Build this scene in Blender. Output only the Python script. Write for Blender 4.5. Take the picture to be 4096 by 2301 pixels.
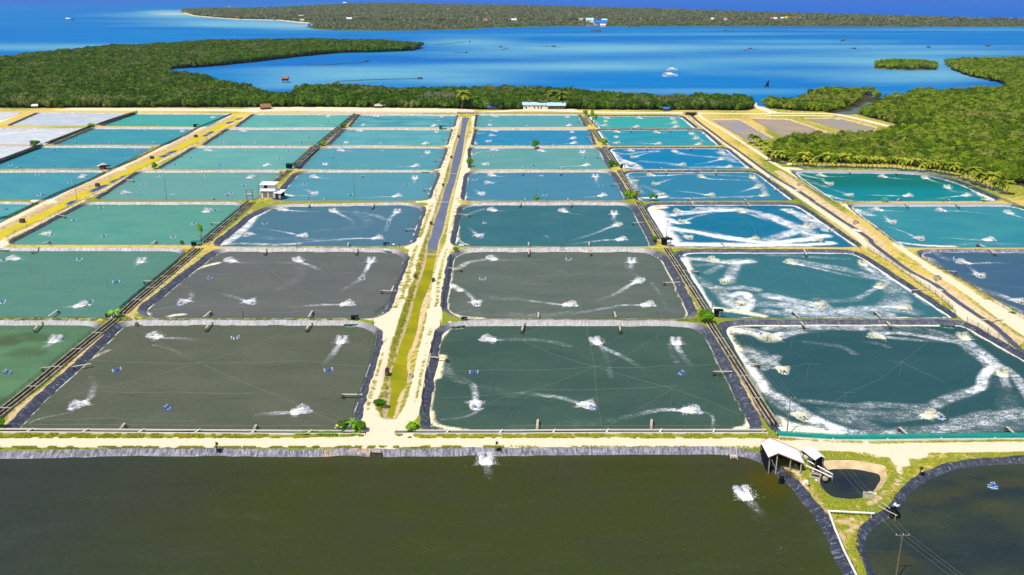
import bpy, bmesh, math, random
import numpy as np
from mathutils import Vector, Matrix, noise as mnoise
from mathutils.geometry import delaunay_2d_cdt

for o in list(bpy.data.objects): bpy.data.objects.remove(o)
sc = bpy.context.scene
COL = sc.collection
R = math.radians

# ------------------------------------------------------------------ camera
TH = R(18.6); FL = 3600.0; CAMH = 100.0
cam = bpy.data.cameras.new('camera'); cam.sensor_width = 36; cam.lens = FL / 4096 * 36
cam.clip_start = 1; cam.clip_end = 120000
camo = bpy.data.objects.new('camera', cam); COL.objects.link(camo)
camo.location = (0, 0, CAMH); camo.rotation_euler = (R(90) - TH, 0, 0)
sc.camera = camo
# ------------------------------------------------------------------ world, sun, exposure
SUNV = Vector((-0.34, -0.40, 0.86)).normalized()
w = bpy.data.worlds.new('World'); sc.world = w; w.use_nodes = True
nt = w.node_tree; nt.nodes.clear()
wo = nt.nodes.new('ShaderNodeOutputWorld'); bg = nt.nodes.new('ShaderNodeBackground')
sky = nt.nodes.new('ShaderNodeTexSky'); sky.sky_type = 'NISHITA'; sky.sun_disc = False
sky.sun_elevation = math.asin(SUNV.z); sky.sun_rotation = math.atan2(SUNV.x, SUNV.y)
sky.dust_density = 0.6; sky.ozone_density = 1.6; sky.altitude = 50
bg.inputs[1].default_value = 0.10
nt.links.new(sky.outputs[0], bg.inputs[0]); nt.links.new(bg.outputs[0], wo.inputs[0])
sl = bpy.data.lights.new('sun', 'SUN'); sl.energy = 4.0; sl.angle = R(0.5); sl.color = (1, .955, .88)
slo = bpy.data.objects.new('sun', sl); COL.objects.link(slo)
slo.rotation_euler = SUNV.to_track_quat('Z', 'Y').to_euler()
sc.view_settings.view_transform = 'Standard'; sc.view_settings.look = 'None'
sc.view_settings.gamma = 1; sc.view_settings.exposure = 0.16

# ------------------------------------------------------------------ pixel <-> ground helpers
VS = 4096 / 2576
_F = np.array([0, math.cos(TH), -math.sin(TH)]); _U = np.array([0, math.sin(TH), math.cos(TH)])
def Gf(u, v, z=0.0):
    d = np.array([(u - 2048) / FL, 0, 0]) + _U * ((1150.5 - v) / FL) + _F
    t = (z - CAMH) / d[2]
    return np.array([d[0] * t, d[1] * t])
def V(x, y, z=0.0): return Gf(x * VS, y * VS, z)
WIN = {'a': (0, 2.5156), 'b': (400, 2.4121), 'c': (960, 2.5156), 'd': (1260, 2.4121), 'e': (1660, 2.2578)}
def ZF(wn, x, y):
    if wn == 's': return 2950 + x / 3.4457, 1700 + y / 3.4457
    if wn == 'h': return 1000 + x / 10.335, 680 + y / 10.335
    y0, s = WIN[wn[0]]; return (int(wn[1]) - 1) * 1024 + x / s, y0 + y / s
def Z(wn, x, y, z=0.0):
    u, v = ZF(wn, x, y); return Gf(u, v, z)
def ZP(wn, s, z=0.0):
    """'x,y x,y ...' in window wn -> list of ground points ('b3:' switches window)"""
    out = []
    for t in s.split():
        if ':' in t: wn, t = t.split(':')
        x, y = t.split(','); out.append(Z(wn, float(x), float(y), z))
    return out
def VP(s, z=0.0):
    return [V(float(t.split(',')[0]), float(t.split(',')[1]), z) for t in s.split()]
def dist(p): return math.hypot(p[0], p[1])

def lin(c): 
    return tuple(((x / 255 / 12.92) if x / 255 <= .04045 else ((x / 255 + .055) / 1.055) ** 2.4) for x in c)

# ------------------------------------------------------------------ numpy geometry
def arr(p): return np.asarray(p, dtype=float).reshape(-1, 2)
def resample(poly, step, closed=False):
    P = arr(poly)
    if closed: P = np.vstack([P, P[:1]])
    out = []
    for a, b in zip(P[:-1], P[1:]):
        n = max(1, int(round(np.linalg.norm(b - a) / step)))
        for i in range(n): out.append(a + (b - a) * i / n)
    if not closed: out.append(P[-1])
    return np.array(out)
def arcs(poly, step):
    P = arr(poly); c = np.concatenate([[0], np.cumsum(np.linalg.norm(np.diff(P, axis=0), axis=1))]); n = max(1, int(round(c[-1] / step))); s = np.linspace(0, c[-1], n + 1)
    return np.stack([np.interp(s, c, P[:, 0]), np.interp(s, c, P[:, 1])], 1)
def smooth(poly, closed=False, it=2):
    P = arr(poly)
    for _ in range(it):
        Q = []
        n = len(P)
        if not closed: Q.append(P[0])
        for i in range(n if closed else n - 1):
            a, b = P[i], P[(i + 1) % n]
            Q.append(a * .75 + b * .25); Q.append(a * .25 + b * .75)
        if not closed: Q.append(P[-1])
        P = np.array(Q)
    return P
def fillet(P, rad):
    P = arr(P); n = len(P); out = []
    for i in range(n):
        p = P[i]; a = P[i - 1] - p; b = P[(i + 1) % n] - p
        la, lb = np.linalg.norm(a), np.linalg.norm(b)
        r = rad[i] if hasattr(rad, '__len__') else rad
        ra = min(r, la * .48); rb = min(r, lb * .48)
        p0 = p + a / la * ra; p2 = p + b / lb * rb
        for k in range(8):
            t = k / 7; out.append((1 - t) ** 2 * p0 + 2 * t * (1 - t) * p + t * t * p2)
    return np.array(out)
def area(P): 
    x, y = P[:, 0], P[:, 1]; return .5 * float(np.sum(x * np.roll(y, -1) - np.roll(x, -1) * y))
def normals(P):
    """outward unit normals of a closed ccw loop"""
    t = np.roll(P, -1, 0) - np.roll(P, 1, 0); t /= np.linalg.norm(t, axis=1)[:, None] + 1e-9
    return np.stack([t[:, 1], -t[:, 0]], 1)
def pip(pts, poly):
    x, y = pts[:, 0], pts[:, 1]; ins = np.zeros(len(pts), bool); n = len(poly); j = n - 1
    for i in range(n):
        xi, yi = poly[i]; xj, yj = poly[j]
        if yi != yj:
            c = ((yi > y) != (yj > y)) & (x < (xj - xi) * (y - yi) / (yj - yi) + xi)
            ins ^= c
        j = i
    return ins
def pdist(pts, line, closed=False):
    """distance to a polyline"""
    L = arr(line)
    if closed: L = np.vstack([L, L[:1]])
    best = np.full(len(pts), 1e9)
    for a, b in zip(L[:-1], L[1:]):
        ab = b - a; q = float(ab @ ab) + 1e-12
        t = np.clip(((pts - a) @ ab) / q, 0, 1)
        d = np.hypot(pts[:, 0] - a[0] - t * ab[0], pts[:, 1] - a[1] - t * ab[1])
        np.minimum(best, d, out=best)
    return best
def sdf(pts, poly):
    """negative inside"""
    lo = poly.min(0) - 40; hi = poly.max(0) + 40
    out = np.full(len(pts), 40.0)
    m = (pts[:, 0] > lo[0]) & (pts[:, 0] < hi[0]) & (pts[:, 1] > lo[1]) & (pts[:, 1] < hi[1])
    if m.any():
        q = pts[m]; d = pdist(q, poly, True); d[pip(q, poly)] *= -1; out[m] = d
    return out
def sstep(a, b, x):
    t = np.clip((x - a) / (b - a + 1e-9), 0, 1); return t * t * (3 - 2 * t)
_rng = np.random.default_rng(7)
def vnoise(pts, scale, seed=0):
    """cheap smooth value noise 0..1 for arrays of points"""
    r = np.random.default_rng(seed); T = r.random((64, 64))
    p = pts / scale + 1000; i = np.floor(p).astype(int); f = p - i; f = f * f * (3 - 2 * f)
    a = T[i[:, 0] % 64, i[:, 1] % 64]; b = T[(i[:, 0] + 1) % 64, i[:, 1] % 64]
    c = T[i[:, 0] % 64, (i[:, 1] + 1) % 64]; d = T[(i[:, 0] + 1) % 64, (i[:, 1] + 1) % 64]
    return (a * (1 - f[:, 0]) + b * f[:, 0]) * (1 - f[:, 1]) + (c * (1 - f[:, 0]) + d * f[:, 0]) * f[:, 1]

# ------------------------------------------------------------------ object helpers
def tag(o, label=None, cat=None, group=None, kind=None):
    if label: o['label'] = label
    if cat: o['category'] = cat
    if group: o['group'] = group
    if kind: o['kind'] = kind
    return o
def empty(name, loc, rz=0.0):
    o = bpy.data.objects.new(name, None); COL.objects.link(o); o.location = loc; o.rotation_euler = (0, 0, rz)
    o.empty_display_size = .5
    return o
def mesh_obj(name, verts, faces, mats, parent=None, midx=None, smooth_=False):
    me = bpy.data.meshes.new(name)
    me.from_pydata([tuple(map(float, v)) for v in verts], [], [tuple(map(int, f)) for f in faces])
    for m in (mats if isinstance(mats, (list, tuple)) else [mats]): me.materials.append(m)
    if midx is not None: me.polygons.foreach_set('material_index', midx)
    if smooth_: me.polygons.foreach_set('use_smooth', [True] * len(me.polygons))
    me.update()
    o = bpy.data.objects.new(name, me); COL.objects.link(o)
    if parent: o.parent = parent
    return o
def fattr(o, name, vals):
    a = o.data.attributes.new(name, 'FLOAT', 'POINT'); a.data.foreach_set('value', np.asarray(vals, np.float32))
def cattr(o, name, cols):
    a = o.data.attributes.new(name, 'FLOAT_COLOR', 'POINT')
    c = np.ones((len(cols), 4), np.float32); c[:, :3] = cols; a.data.foreach_set('color', c.ravel())

class MB:
    """collects boxes, tubes, quads into one mesh"""
    def __init__(s): s.v = []; s.f = []; s.m = []; s.mi = 0
    def add(s, vs, fs):
        n = len(s.v); s.v += [tuple(v) for v in vs]; s.f += [tuple(i + n for i in f) for f in fs]; s.m += [s.mi] * len(fs)
        return s
    def box(s, c, d, rz=0, rx=0, taper=1.0):
        M = Matrix.Rotation(rz, 3, 'Z') @ Matrix.Rotation(rx, 3, 'X'); vs = []
        for k in (-1, 1):
            tp = taper if k > 0 else 1
            for i, j in ((-1, -1), (1, -1), (1, 1), (-1, 1)):
                q = M @ Vector((i * d[0] / 2 * tp, j * d[1] / 2 * tp, k * d[2] / 2)); vs.append((q.x + c[0], q.y + c[1], q.z + c[2]))
        return s.add(vs, [(3, 2, 1, 0), (4, 5, 6, 7), (0, 1, 5, 4), (1, 2, 6, 5), (2, 3, 7, 6), (3, 0, 4, 7)])
    def beam(s, a, b, wd, ht=None):
        """rectangular bar from a to b"""
        a = Vector(a); b = Vector(b); ht = ht or wd; d = (b - a).normalized()
        up = Vector((0, 0, 1)) if abs(d.z) < .95 else Vector((0, 1, 0))
        sx = d.cross(up).normalized(); uz = sx.cross(d).normalized(); vs = []
        for p in (a, b):
            for i, j in ((-1, -1), (1, -1), (1, 1), (-1, 1)): vs.append(p + sx * i * wd / 2 + uz * j * ht / 2)
        return s.add(vs, [(0, 1, 2, 3), (7, 6, 5, 4), (0, 4, 5, 1), (1, 5, 6, 2), (2, 6, 7, 3), (3, 7, 4, 0)])
    def tube(s, pts, r, n=6, r2=None):
        pts = [Vector(p) for p in pts]; m = len(pts); vs = []; fs = []
        for k, p in enumerate(pts):
            d = (pts[min(k + 1, m - 1)] - pts[max(k - 1, 0)]).normalized()
            up = Vector((0, 0, 1)) if abs(d.z) < .9 else Vector((1, 0, 0))
            sx = d.cross(up).normalized(); uz = sx.cross(d)
            rr = r if r2 is None else r + (r2 - r) * k / (m - 1)
            for i in range(n):
                a = 2 * math.pi * i / n; vs.append(p + sx * math.cos(a) * rr + uz * math.sin(a) * rr)
        for k in range(m - 1):
            for i in range(n):
                j = (i + 1) % n; fs.append((k * n + i, k * n + j, (k + 1) * n + j, (k + 1) * n + i))
        fs.append(tuple(range(n))[::-1]); fs.append(tuple((m - 1) * n + i for i in range(n)))
        return s.add(vs, fs)
    def quad(s, a, b, c, d): return s.add([a, b, c, d], [(0, 1, 2, 3)])
    def slab(s, pts, th):
        """polygon pts (3D) thickened downward by th"""
        n = len(pts); vs = [tuple(p) for p in pts] + [(p[0], p[1], p[2] - th) for p in pts]
        fs = [tuple(range(n)), tuple(range(2 * n - 1, n - 1, -1))] + [(i, i + n, (i + 1) % n + n, (i + 1) % n) for i in range(n)]
        return s.add(vs, fs)
    def build(s, name, mats, parent=None, sm=False):
        return mesh_obj(name, s.v, s.f, mats, parent, s.m, sm)

def copy_tree(o, parent=None):
    c = o.copy(); COL.objects.link(c)
    if parent: c.parent = parent
    for ch in list(o.children): copy_tree(ch, c)
    return c

# ------------------------------------------------------------------ material helpers
class NG:
    def __init__(s, name):
        s.m = bpy.data.materials.new(name); s.m.use_nodes = True; s.t = s.m.node_tree; s.t.nodes.clear()
        s.out = s.n('ShaderNodeOutputMaterial'); s.b = s.n('ShaderNodeBsdfPrincipled')
        s.l(s.b.outputs[0], s.out.inputs[0]); s._pos = None
    def n(s, t, **k):
        x = s.t.nodes.new(t)
        for a, b in k.items(): setattr(x, a, b)
        return x
    def l(s, a, b): s.t.links.new(a, b)
    def put(s, sock, v):
        if hasattr(v, 'is_linked') or hasattr(v, 'links'): s.l(v, sock)
        elif isinstance(v, (tuple, list)): sock.default_value = tuple(v) + ((1,) if len(v) == 3 and len(sock.default_value) == 4 else ())
        else: sock.default_value = v
    def pos(s):
        if s._pos is None: s._pos = s.n('ShaderNodeNewGeometry').outputs['Position']
        return s._pos
    def scaled(s, sc_):
        m = s.n('ShaderNodeVectorMath', operation='MULTIPLY'); s.l(s.pos(), m.inputs[0]); m.inputs[1].default_value = sc_; return m.outputs[0]
    def noise(s, scale, detail=4, rough=.55, vec=None, dist_=0.0, col=False):
        x = s.n('ShaderNodeTexNoise'); x.inputs['Scale'].default_value = scale; x.inputs['Detail'].default_value = detail
        x.inputs['Roughness'].default_value = rough; x.inputs['Distortion'].default_value = dist_
        s.l(vec if vec is not None else s.pos(), x.inputs['Vector']); return x.outputs[1 if col else 0]
    def math(s, op, a, b=0.0, c=0.0, clamp=False):
        x = s.n('ShaderNodeMath', operation=op, use_clamp=clamp)
        s.put(x.inputs[0], a); s.put(x.inputs[1], b); s.put(x.inputs[2], c); return x.outputs[0]
    def ramp(s, v, a, b, lo=0.0, hi=1.0, sm=True):
        x = s.n('ShaderNodeMapRange', interpolation_type='SMOOTHSTEP' if sm else 'LINEAR')
        s.put(x.inputs[0], v); s.put(x.inputs[1], a); s.put(x.inputs[2], b); x.inputs[3].default_value = lo; x.inputs[4].default_value = hi; return x.outputs[0]
    def mix(s, f, a, b, mode='MIX'):
        x = s.n('ShaderNodeMix', data_type='RGBA', blend_type=mode); s.put(x.inputs[0], f); s.put(x.inputs[6], a); s.put(x.inputs[7], b); return x.outputs[2]
    def attr(s, name, kind='Fac'): return s.n('ShaderNodeAttribute', attribute_name=name).outputs[kind]
    def bump(s, h, strength=.3, dist_=.1):
        x = s.n('ShaderNodeBump'); x.inputs['Strength'].default_value = strength; x.inputs['Distance'].default_value = dist_
        s.l(h, x.inputs['Height']); s.l(x.outputs[0], s.b.inputs['Normal']); return x
    def gloss(s, fac, rough):
        x = s.n('ShaderNodeBsdfGlossy'); x.inputs['Roughness'].default_value = rough; m = s.n('ShaderNodeMixShader'); s.put(m.inputs[0], fac)
        s.l(s.b.outputs[0], m.inputs[1]); s.l(x.outputs[0], m.inputs[2]); s.l(m.outputs[0], s.out.inputs[0]); return x
    def base(s, c, rough=.8, spec=.3):
        s.put(s.b.inputs['Base Color'], c); s.put(s.b.inputs['Roughness'], rough); s.put(s.b.inputs['Specular IOR Level'], spec); return s.m

def simple(name, c, rough=.7, spec=.3, var=.25, scale=2.0, bump=.0, stain=None):
    """weathered paint / wood / plastic: base colour with noise variation"""
    g = NG(name); n1 = g.noise(scale, 5, .6, vec=g.n('ShaderNodeTexCoord').outputs['Object'])
    c = lin(c)
    dk = tuple(x * (1 - var) for x in c) if stain is None else lin(stain)
    col = g.mix(g.ramp(n1, .35, .7), c, dk)
    if bump: g.bump(n1, bump, .05)
    return g.base(col, rough, spec)
# ================================================================== SETTING MATERIALS
H = 0.9          # ground height above the water of the ponds
def m_ground():
    g = NG('ground_earth'); P = g.pos()
    n1 = g.noise(.45, 6, .62); n2 = g.noise(2.2, 4, .6); n3 = g.noise(.07, 3, .5); n4 = g.noise(7, 3, .7)
    grass = g.mix(g.ramp(n2, .3, .72), lin((104, 118, 30)), lin((168, 172, 60)))
    dryc = g.mix(g.ramp(n2, .3, .7), lin((196, 168, 72)), lin((236, 206, 122)))
    dr = g.math('ADD', g.attr('dry'), g.math('MULTIPLY', g.math('SUBTRACT', n1, .5), 1.5))
    grass = g.mix(g.ramp(dr, .35, .75), grass, dryc)
    grass = g.mix(g.ramp(n4, .56, .8, 0, .55), grass, lin((52, 66, 20)))
    bare = g.math('ADD', g.math('MULTIPLY', g.math('SUBTRACT', n1, .66), 6), g.math('MULTIPLY', g.math('SUBTRACT', n4, .5), 2))
    sand = g.mix(g.ramp(n2, .35, .75), lin((248, 228, 198)), lin((232, 206, 168)))
    sand = g.mix(g.ramp(g.noise(.9, 5, .7), .5, .85, 0, .6), sand, lin((214, 186, 142)))
    sand = g.mix(g.ramp(n4, .6, .85, 0, .3), sand, lin((190, 170, 135)))
    soil = g.mix(g.ramp(n1, .35, .7), lin((228, 200, 158)), lin((196, 164, 116)))
    c = g.mix(g.ramp(bare, -.1, .6, 0, .8), grass, sand)
    ss = g.math('ADD', g.attr('soil'), g.math('MULTIPLY', g.math('SUBTRACT', n1, .5), 4.5))
    c = g.mix(g.ramp(ss, -.3, .3), c, soil)
    s1 = g.math('ADD', g.attr('sand'), g.math('ADD', g.math('MULTIPLY', g.math('SUBTRACT', n1, .5), 1.3), g.math('MULTIPLY', g.math('SUBTRACT', n4, .5), .3)))
    c = g.mix(g.ramp(s1, -.25, .25), c, sand)
    fl = g.mix(g.ramp(n2, .3, .7), lin((40, 46, 18)), lin((84, 78, 40)))
    c = g.mix(g.attr('floor'), c, fl)
    g.bump(g.math('ADD', n2, n4), .55, .25)
    return g.base(c, .95, .1)
def m_water():
    """pond water: murky body colour from the pond, foam floating on it, small ripples"""
    g = NG('pond_water')
    wc = g.attr('wcol', 'Color'); f = g.attr('foam'); cr = g.attr('cream')
    nl = g.noise(.05, 3, .5, vec=g.scaled((1, 1.6, 1))); wc2 = g.mix(g.ramp(nl, .3, .7, 0, 1), wc, g.attr('wcol2', 'Color')); st = g.noise(.16, 5, .7, vec=g.scaled((.35, 1.5, 1))); fi = g.noise(1.3, 4, .75, vec=g.scaled((.8, 1.6, 1)))
    wc2 = g.mix(g.ramp(st, .52, .76, 0, .025), wc2, lin((170, 190, 180))); wc2 = g.mix(g.ramp(st, .46, .28, 0, .14), wc2, (0, .01, .012)); wc2 = g.mix(g.ramp(fi, .42, .60, .15, 0), wc2, (0, .01, .015)); wc2 = g.mix(g.ramp(fi, .56, .72, 0, .03), wc2, lin((180, 196, 196)))
    wv = g.n('ShaderNodeVectorMath', operation='MULTIPLY'); g.l(g.pos(), wv.inputs[0]); wv.inputs[1].default_value = (1, 1.7, 1)
    n1 = g.noise(.75, 6, .68, vec=g.scaled((.75, 1.25, 1)), dist_=.6); n2 = g.noise(3.0, 4, .65, vec=g.scaled((.8, 1.3, 1)), dist_=.4)
    rd = g.math('SUBTRACT', 1.0, g.math('ABSOLUTE', g.math('SUBTRACT', g.math('MULTIPLY', g.noise(.8, 3, .6, vec=g.scaled((.7, 1.3, 1)), dist_=1.8), 2.0), 1.0)))
    n = g.math('ADD', g.math('MULTIPLY', n1, .38), g.math('MULTIPLY', n2, .42)); n = g.math('ADD', n, g.math('MULTIPLY', g.math('SUBTRACT', rd, .60), .5))
    th = g.math('SUBTRACT', g.math('SUBTRACT', .735, g.math('MULTIPLY', f, .30)), g.ramp(f, .9, 1.0, 0, .30))
    mask = g.math('MULTIPLY', g.ramp(g.math('SUBTRACT', n, th), -.03, .07), g.ramp(f, .1, .8, .72, 1))
    veil = g.math('MULTIPLY', g.ramp(f, .18, 1.0, 0, .40), g.ramp(n1, .3, .7, .3, 1))
    mask = g.math('MAXIMUM', mask, veil); mask = g.math('MULTIPLY', mask, g.ramp(f, .02, .10))
    fc = g.mix(g.ramp(n1, .3, .7), lin((248, 248, 248)), lin((216, 222, 226)))
    fcc = g.mix(g.ramp(n1, .35, .7), lin((246, 236, 205)), lin((222, 206, 150)))
    fcol = g.mix(cr, fc, fcc)
    c = g.mix(mask, wc2, fcol); sp = g.ramp(mask, 0, 1, .035, .2)
    rip = g.noise(1.6, 3, .6, vec=wv.outputs[0]); rip2 = g.noise(6.5, 2, .5, vec=wv.outputs[0])
    bp = g.bump(g.math('ADD', g.math('MULTIPLY', rip, .6), g.math('ADD', g.math('MULTIPLY', rip2, .35), g.math('MULTIPLY', mask, .8))), .8, .22)
    m = g.base(c, .8, 0.0); gl = g.gloss(g.ramp(mask, 0, 1, .034, .0), .12); g.l(bp.outputs[0], gl.inputs['Normal'])
    return m
def m_liner():
    g = NG('liner_plastic'); P = g.pos()
    uv = g.n('ShaderNodeUVMap').outputs[0]
    m = g.n('ShaderNodeVectorMath', operation='MULTIPLY'); g.l(uv, m.inputs[0]); m.inputs[1].default_value = (1.1, .35, 1)
    n1 = g.math('ADD', g.math('MULTIPLY', g.noise(1.5, 4, .65, vec=m.outputs[0], dist_=1.0), .75), g.math('MULTIPLY', g.noise(.5, 4, .6), .25)); n2 = g.noise(.25, 4, .6)
    n3 = g.noise(4.5, 3, .6, vec=m.outputs[0], dist_=1.4)
    c = g.mix(g.ramp(n1, .36, .62), lin((84, 82, 92)), lin((156, 152, 162)))
    c = g.mix(g.math('MULTIPLY', g.ramp(n3, .55, .66), g.ramp(n1, .45, .6)), c, lin((228, 226, 232)))  # whitish crinkles: highlights on the pleats, painted into the colour
    c = g.mix(g.math('MULTIPLY', g.ramp(n2, .52, .70, 0, .7), g.attr('dust')), c, lin((214, 176, 128)))
    c = g.mix(g.attr('dark'), c, g.mix(g.math('MAXIMUM', g.ramp(n1, .54, .66, 0, .45), g.ramp(g.noise(1.3, 5, .75), .57, .66, 0, .8)), lin((44, 50, 66)), lin((176, 182, 196))))  # navy of dark liners, also painted shade of side slopes; crumple highlights painted in
    c = g.mix(g.attr('pale'), c, g.mix(g.ramp(n1, .35, .6), lin((222, 216, 212)), lin((164, 160, 160))))  # sun glare on slopes facing the viewer, painted as a paler colour
    g.bump(g.math('ADD', n1, n3), .8, .18)
    return g.base(c, .5, .35)
M = {}
M['ground'] = m_ground(); M['water'] = m_water(); M['liner'] = m_liner()

# ================================================================== PONDS
# key: (corners in photo units, far ones first; corner radii m; body colours; extras)
def P(s): return [tuple(map(float, t.split(','))) for t in s.split()]
PONDS = {}
def pond(key, pts, rad, c1, c2=None, edge=.0, cream=0.0, base=0.0, w=1.2, desc='', dust=0.0, green=0, pale=0.0, lin_=True):
    PONDS[key] = dict(pts=P(pts), rad=rad, c1=c1, c2=c2 or c1, edge=edge, cream=cream, base=base, w=w, desc=desc, dust=dust, pale=pale, liner=lin_)
ROW = {8: 'corner', 1: 'front-row', 2: 'second-row', 3: 'third-row', 4: 'fourth-row', 5: 'fifth-row', 6: 'sixth-row', 7: 'backmost'}
CD = {'A': 'pond left of the canal', 'B': 'pond right of the yellow ditch', 'C': 'pond left of the yellow ditch', 'D': 'foamy pond at far left',
      'E': 'pond right of the canal', 'F': 'pond left of the right-hand road', 'G': 'pond beyond the right-hand road'}
def pd(key, *a, **k): pond(key, *a, desc='%s %s' % (ROW[int(key[1])], CD[key[0]]), **k)
g1 = (70, 76, 66)
pd('A1', '317,818 900,819 944,838 946,870 886,1056 868,1084 60,1084 36,1075', [4, 4, 3, 3, 3, 1, 1, 3], (96, 102, 82), (104, 108, 90), edge=0.30, w=1.5, dust=.25)
pd('A2', '552,633 992,634 1019,649 969,781 940,799 380,799 362,779', [6, 6, 4, 6, 3, 2, 4], (104, 108, 104), (112, 114, 108), edge=0.42, cream=.6, w=1.5)
pd('A3', '696,521 1030,516 1064,527 1035,609 1010,619 560,619 552,611 644,541', [8, 8, 5, 4, 3, 2, 3, 8], (80, 125, 143), (84, 122, 142), edge=0.42, w=1.4)
pd('A4', '775,434 1085,434 1100,441 1074,499 1060,504 700,504 700,495 748,441', [6, 6, 5, 4, 3, 3, 4, 5], (86, 154, 168), (92, 156, 170), edge=0.36, w=1.4)
pd('A5', '830,373 1110,374 1121,378 1100,424 1090,426 755,425 800,377', [5, 5, 4, 4, 2, 3, 4], (84, 158, 172), (96, 160, 168), w=1.4)
pd('A6', '870,327 1135,328 1121,365 829,365', 4, (104, 176, 178), (88, 164, 174), edge=0.24)
pd('A7', '905,291 1149,292 1138,320 879,320', 4, (104, 178, 180), (70, 146, 166), edge=0.24)
pd('B1', '-360,819 232,819 242,833 -45,1084 -860,1084', 4, (90, 128, 94), (104, 142, 100), w=1.4)
pd('B2', '-20,632 440,632 459,640 305,778 290,798 -330,798', 5, (100, 148, 126), (112, 152, 124), w=1.4)
pd('B3', '215,515 600,515 606,526 514,609 505,615 35,615 29,608', 6, (90, 158, 142), (102, 164, 146), edge=0.20, w=1.3)
pd('B4', '350,435 700,434 706,438 640,503 240,503', 6, (112, 168, 158), (104, 164, 160), edge=0.20, w=1.3)
pd('B5', '490,373 782,373 744,425 398,425', 5, (112, 180, 168), (104, 170, 166), w=1.2)
pd('B6', '574,327 845,327 804,366 510,366', 4, (112, 176, 168), (104, 168, 168))
pd('B7', '638,290 894,290 860,320 594,320', 4, (104, 184, 170), (98, 174, 170))
pd('C3', '-330,514 62,514 80,518 -90,605 -700,612', 6, (96, 176, 172), (80, 164, 170), w=1.2)
pd('C4', '-85,435 255,434 260,438 126,498 118,502 -300,502', 5, (82, 162, 172), (72, 152, 168), w=1.2)
pd('C5', '101,372 384,373 284,423 -62,425', 4, (72, 156, 170), (66, 146, 168))
pd('C6', '237,325 490,326 418,364 132,364', 4, (66, 152, 168), (72, 160, 168))
pd('C7', '338,288 580,289 517,319 252,317', 4, (72, 172, 160), (78, 174, 166))
pd('D5', '-130,372 88,372 -60,418 -250,420', 4, (222, 226, 230), (210, 216, 224), base=.62, edge=0.00)
pd('D6', '-20,327 216,326 118,364 -150,364', 5, (216, 222, 228), (206, 214, 222), base=.62, edge=0.00)
pd('D7', '95,286 322,288 236,316 18,317', 5, (200, 208, 216), (190, 200, 210), base=.55, edge=0.00)
pd('D8', '-60,286 52,286 0,302 -100,302', 4, (216, 222, 228), base=.62)
pd('E1', '1160,819 1720,821 1769,835 1890,1071 1868,1084 1086,1084 1077,1056 1112,834', [5, 7, 6, 5, 4, 2, 5, 6], (66, 92, 80), (74, 100, 86), edge=0.52, cream=.7, w=1.9)
pd('E2', '1180,633 1630,634 1668,655 1734,786 1715,800 1170,800 1121,775 1143,646', [5, 8, 8, 5, 4, 3, 5, 6], (98, 108, 99), (106, 116, 103), edge=0.72, cream=.7, w=1.8)
pd('E3', '1190,517 1560,516 1588,522 1637,614 1625,619 1152,619 1146,608 1162,525', [5, 8, 6, 4, 3, 2, 4, 5], (54, 112, 122), (66, 118, 126), edge=0.65, cream=.5, w=1.6)
pd('E4', '1195,435 1515,434 1537,438 1573,496 1560,504 1172,504 1168,496 1178,442', [5, 6, 5, 4, 3, 3, 4, 5], (70, 138, 164), (80, 142, 164), edge=0.65, cream=.4, w=1.5)
pd('E5', '1195,374 1490,373 1507,377 1530,421 1522,425 1186,425 1185,378', 4, (110, 168, 160), (98, 162, 162), edge=0.65, cream=.4, w=1.4)
pd('E6', '1200,328 1480,328 1495,365 1190,366', 4, (44, 138, 182), (58, 146, 180), edge=0.65, cream=.4)
pd('E7', '1202,291 1455,291 1474,319 1196,320', 4, (88, 162, 174), (96, 168, 172), edge=0.52, cream=.3)
pd('F1', '1850,818 2400,817 2430,822 2600,921 2800,1099 1985,1097 1948,1060 1822,828', [6, 8, 10, 4, 4, 4, 6, 6], (46, 88, 92), (52, 92, 96), edge=1.84, cream=.6, w=1.9)
pd('F2', '1730,636 2130,636 2160,642 2398,794 2390,799 1805,798 1795,782 1708,645', [5, 8, 12, 4, 3, 4, 5, 6], (54, 116, 124), (60, 120, 128), edge=2.30, cream=.15, w=1.6)
pd('F3', '1650,516 1985,516 2010,519 2160,616 2150,620 1690,620 1675,603 1626,522', [6, 8, 10, 3, 3, 4, 5, 6], (12, 116, 150), (26, 124, 154), edge=2.30, base=.2, w=1.4)
pd('F4', '1590,434 1885,434 1905,437 1999,503 1612,505 1603,494 1572,439', [5, 8, 8, 4, 3, 4, 5], (52, 132, 164), (50, 136, 166), edge=2.07, w=1.4)
pd('F5', '1545,374 1815,374 1830,377 1892,424 1570,425 1533,377', [4, 6, 6, 4, 3, 4], (8, 130, 178), (24, 134, 176), edge=2.53, w=1.3)
pd('F6', '1515,328 1750,327 1768,330 1813,366 1530,367 1503,330', 4, (38, 150, 174), (66, 160, 170), edge=2.76)
pd('F7', '1490,293 1700,293 1716,296 1753,322 1508,323 1481,295', 4, (60, 174, 168), (72, 172, 168), edge=2.76)
pd('G2', '2325,635 2800,636 2900,800 2600,800 2314,645', 5, (66, 102, 134), (72, 108, 130), edge=0.72, w=1.3)
pd('G3', '2150,518 2535,518 2580,527 2720,600 2600,622 2285,622 2258,609 2138,523', [4, 6, 6, 5, 5, 4, 4, 5], (52, 142, 156), (64, 152, 158), edge=1.80, w=1.4)
pd('G4', '2010,434 2310,437 2401,457 2506,499 2500,505 2112,505 2097,500 1998,437', [4, 14, 14, 3, 3, 4, 4, 4], (10, 134, 154), (16, 142, 140), edge=1.80, w=1.8)
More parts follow.
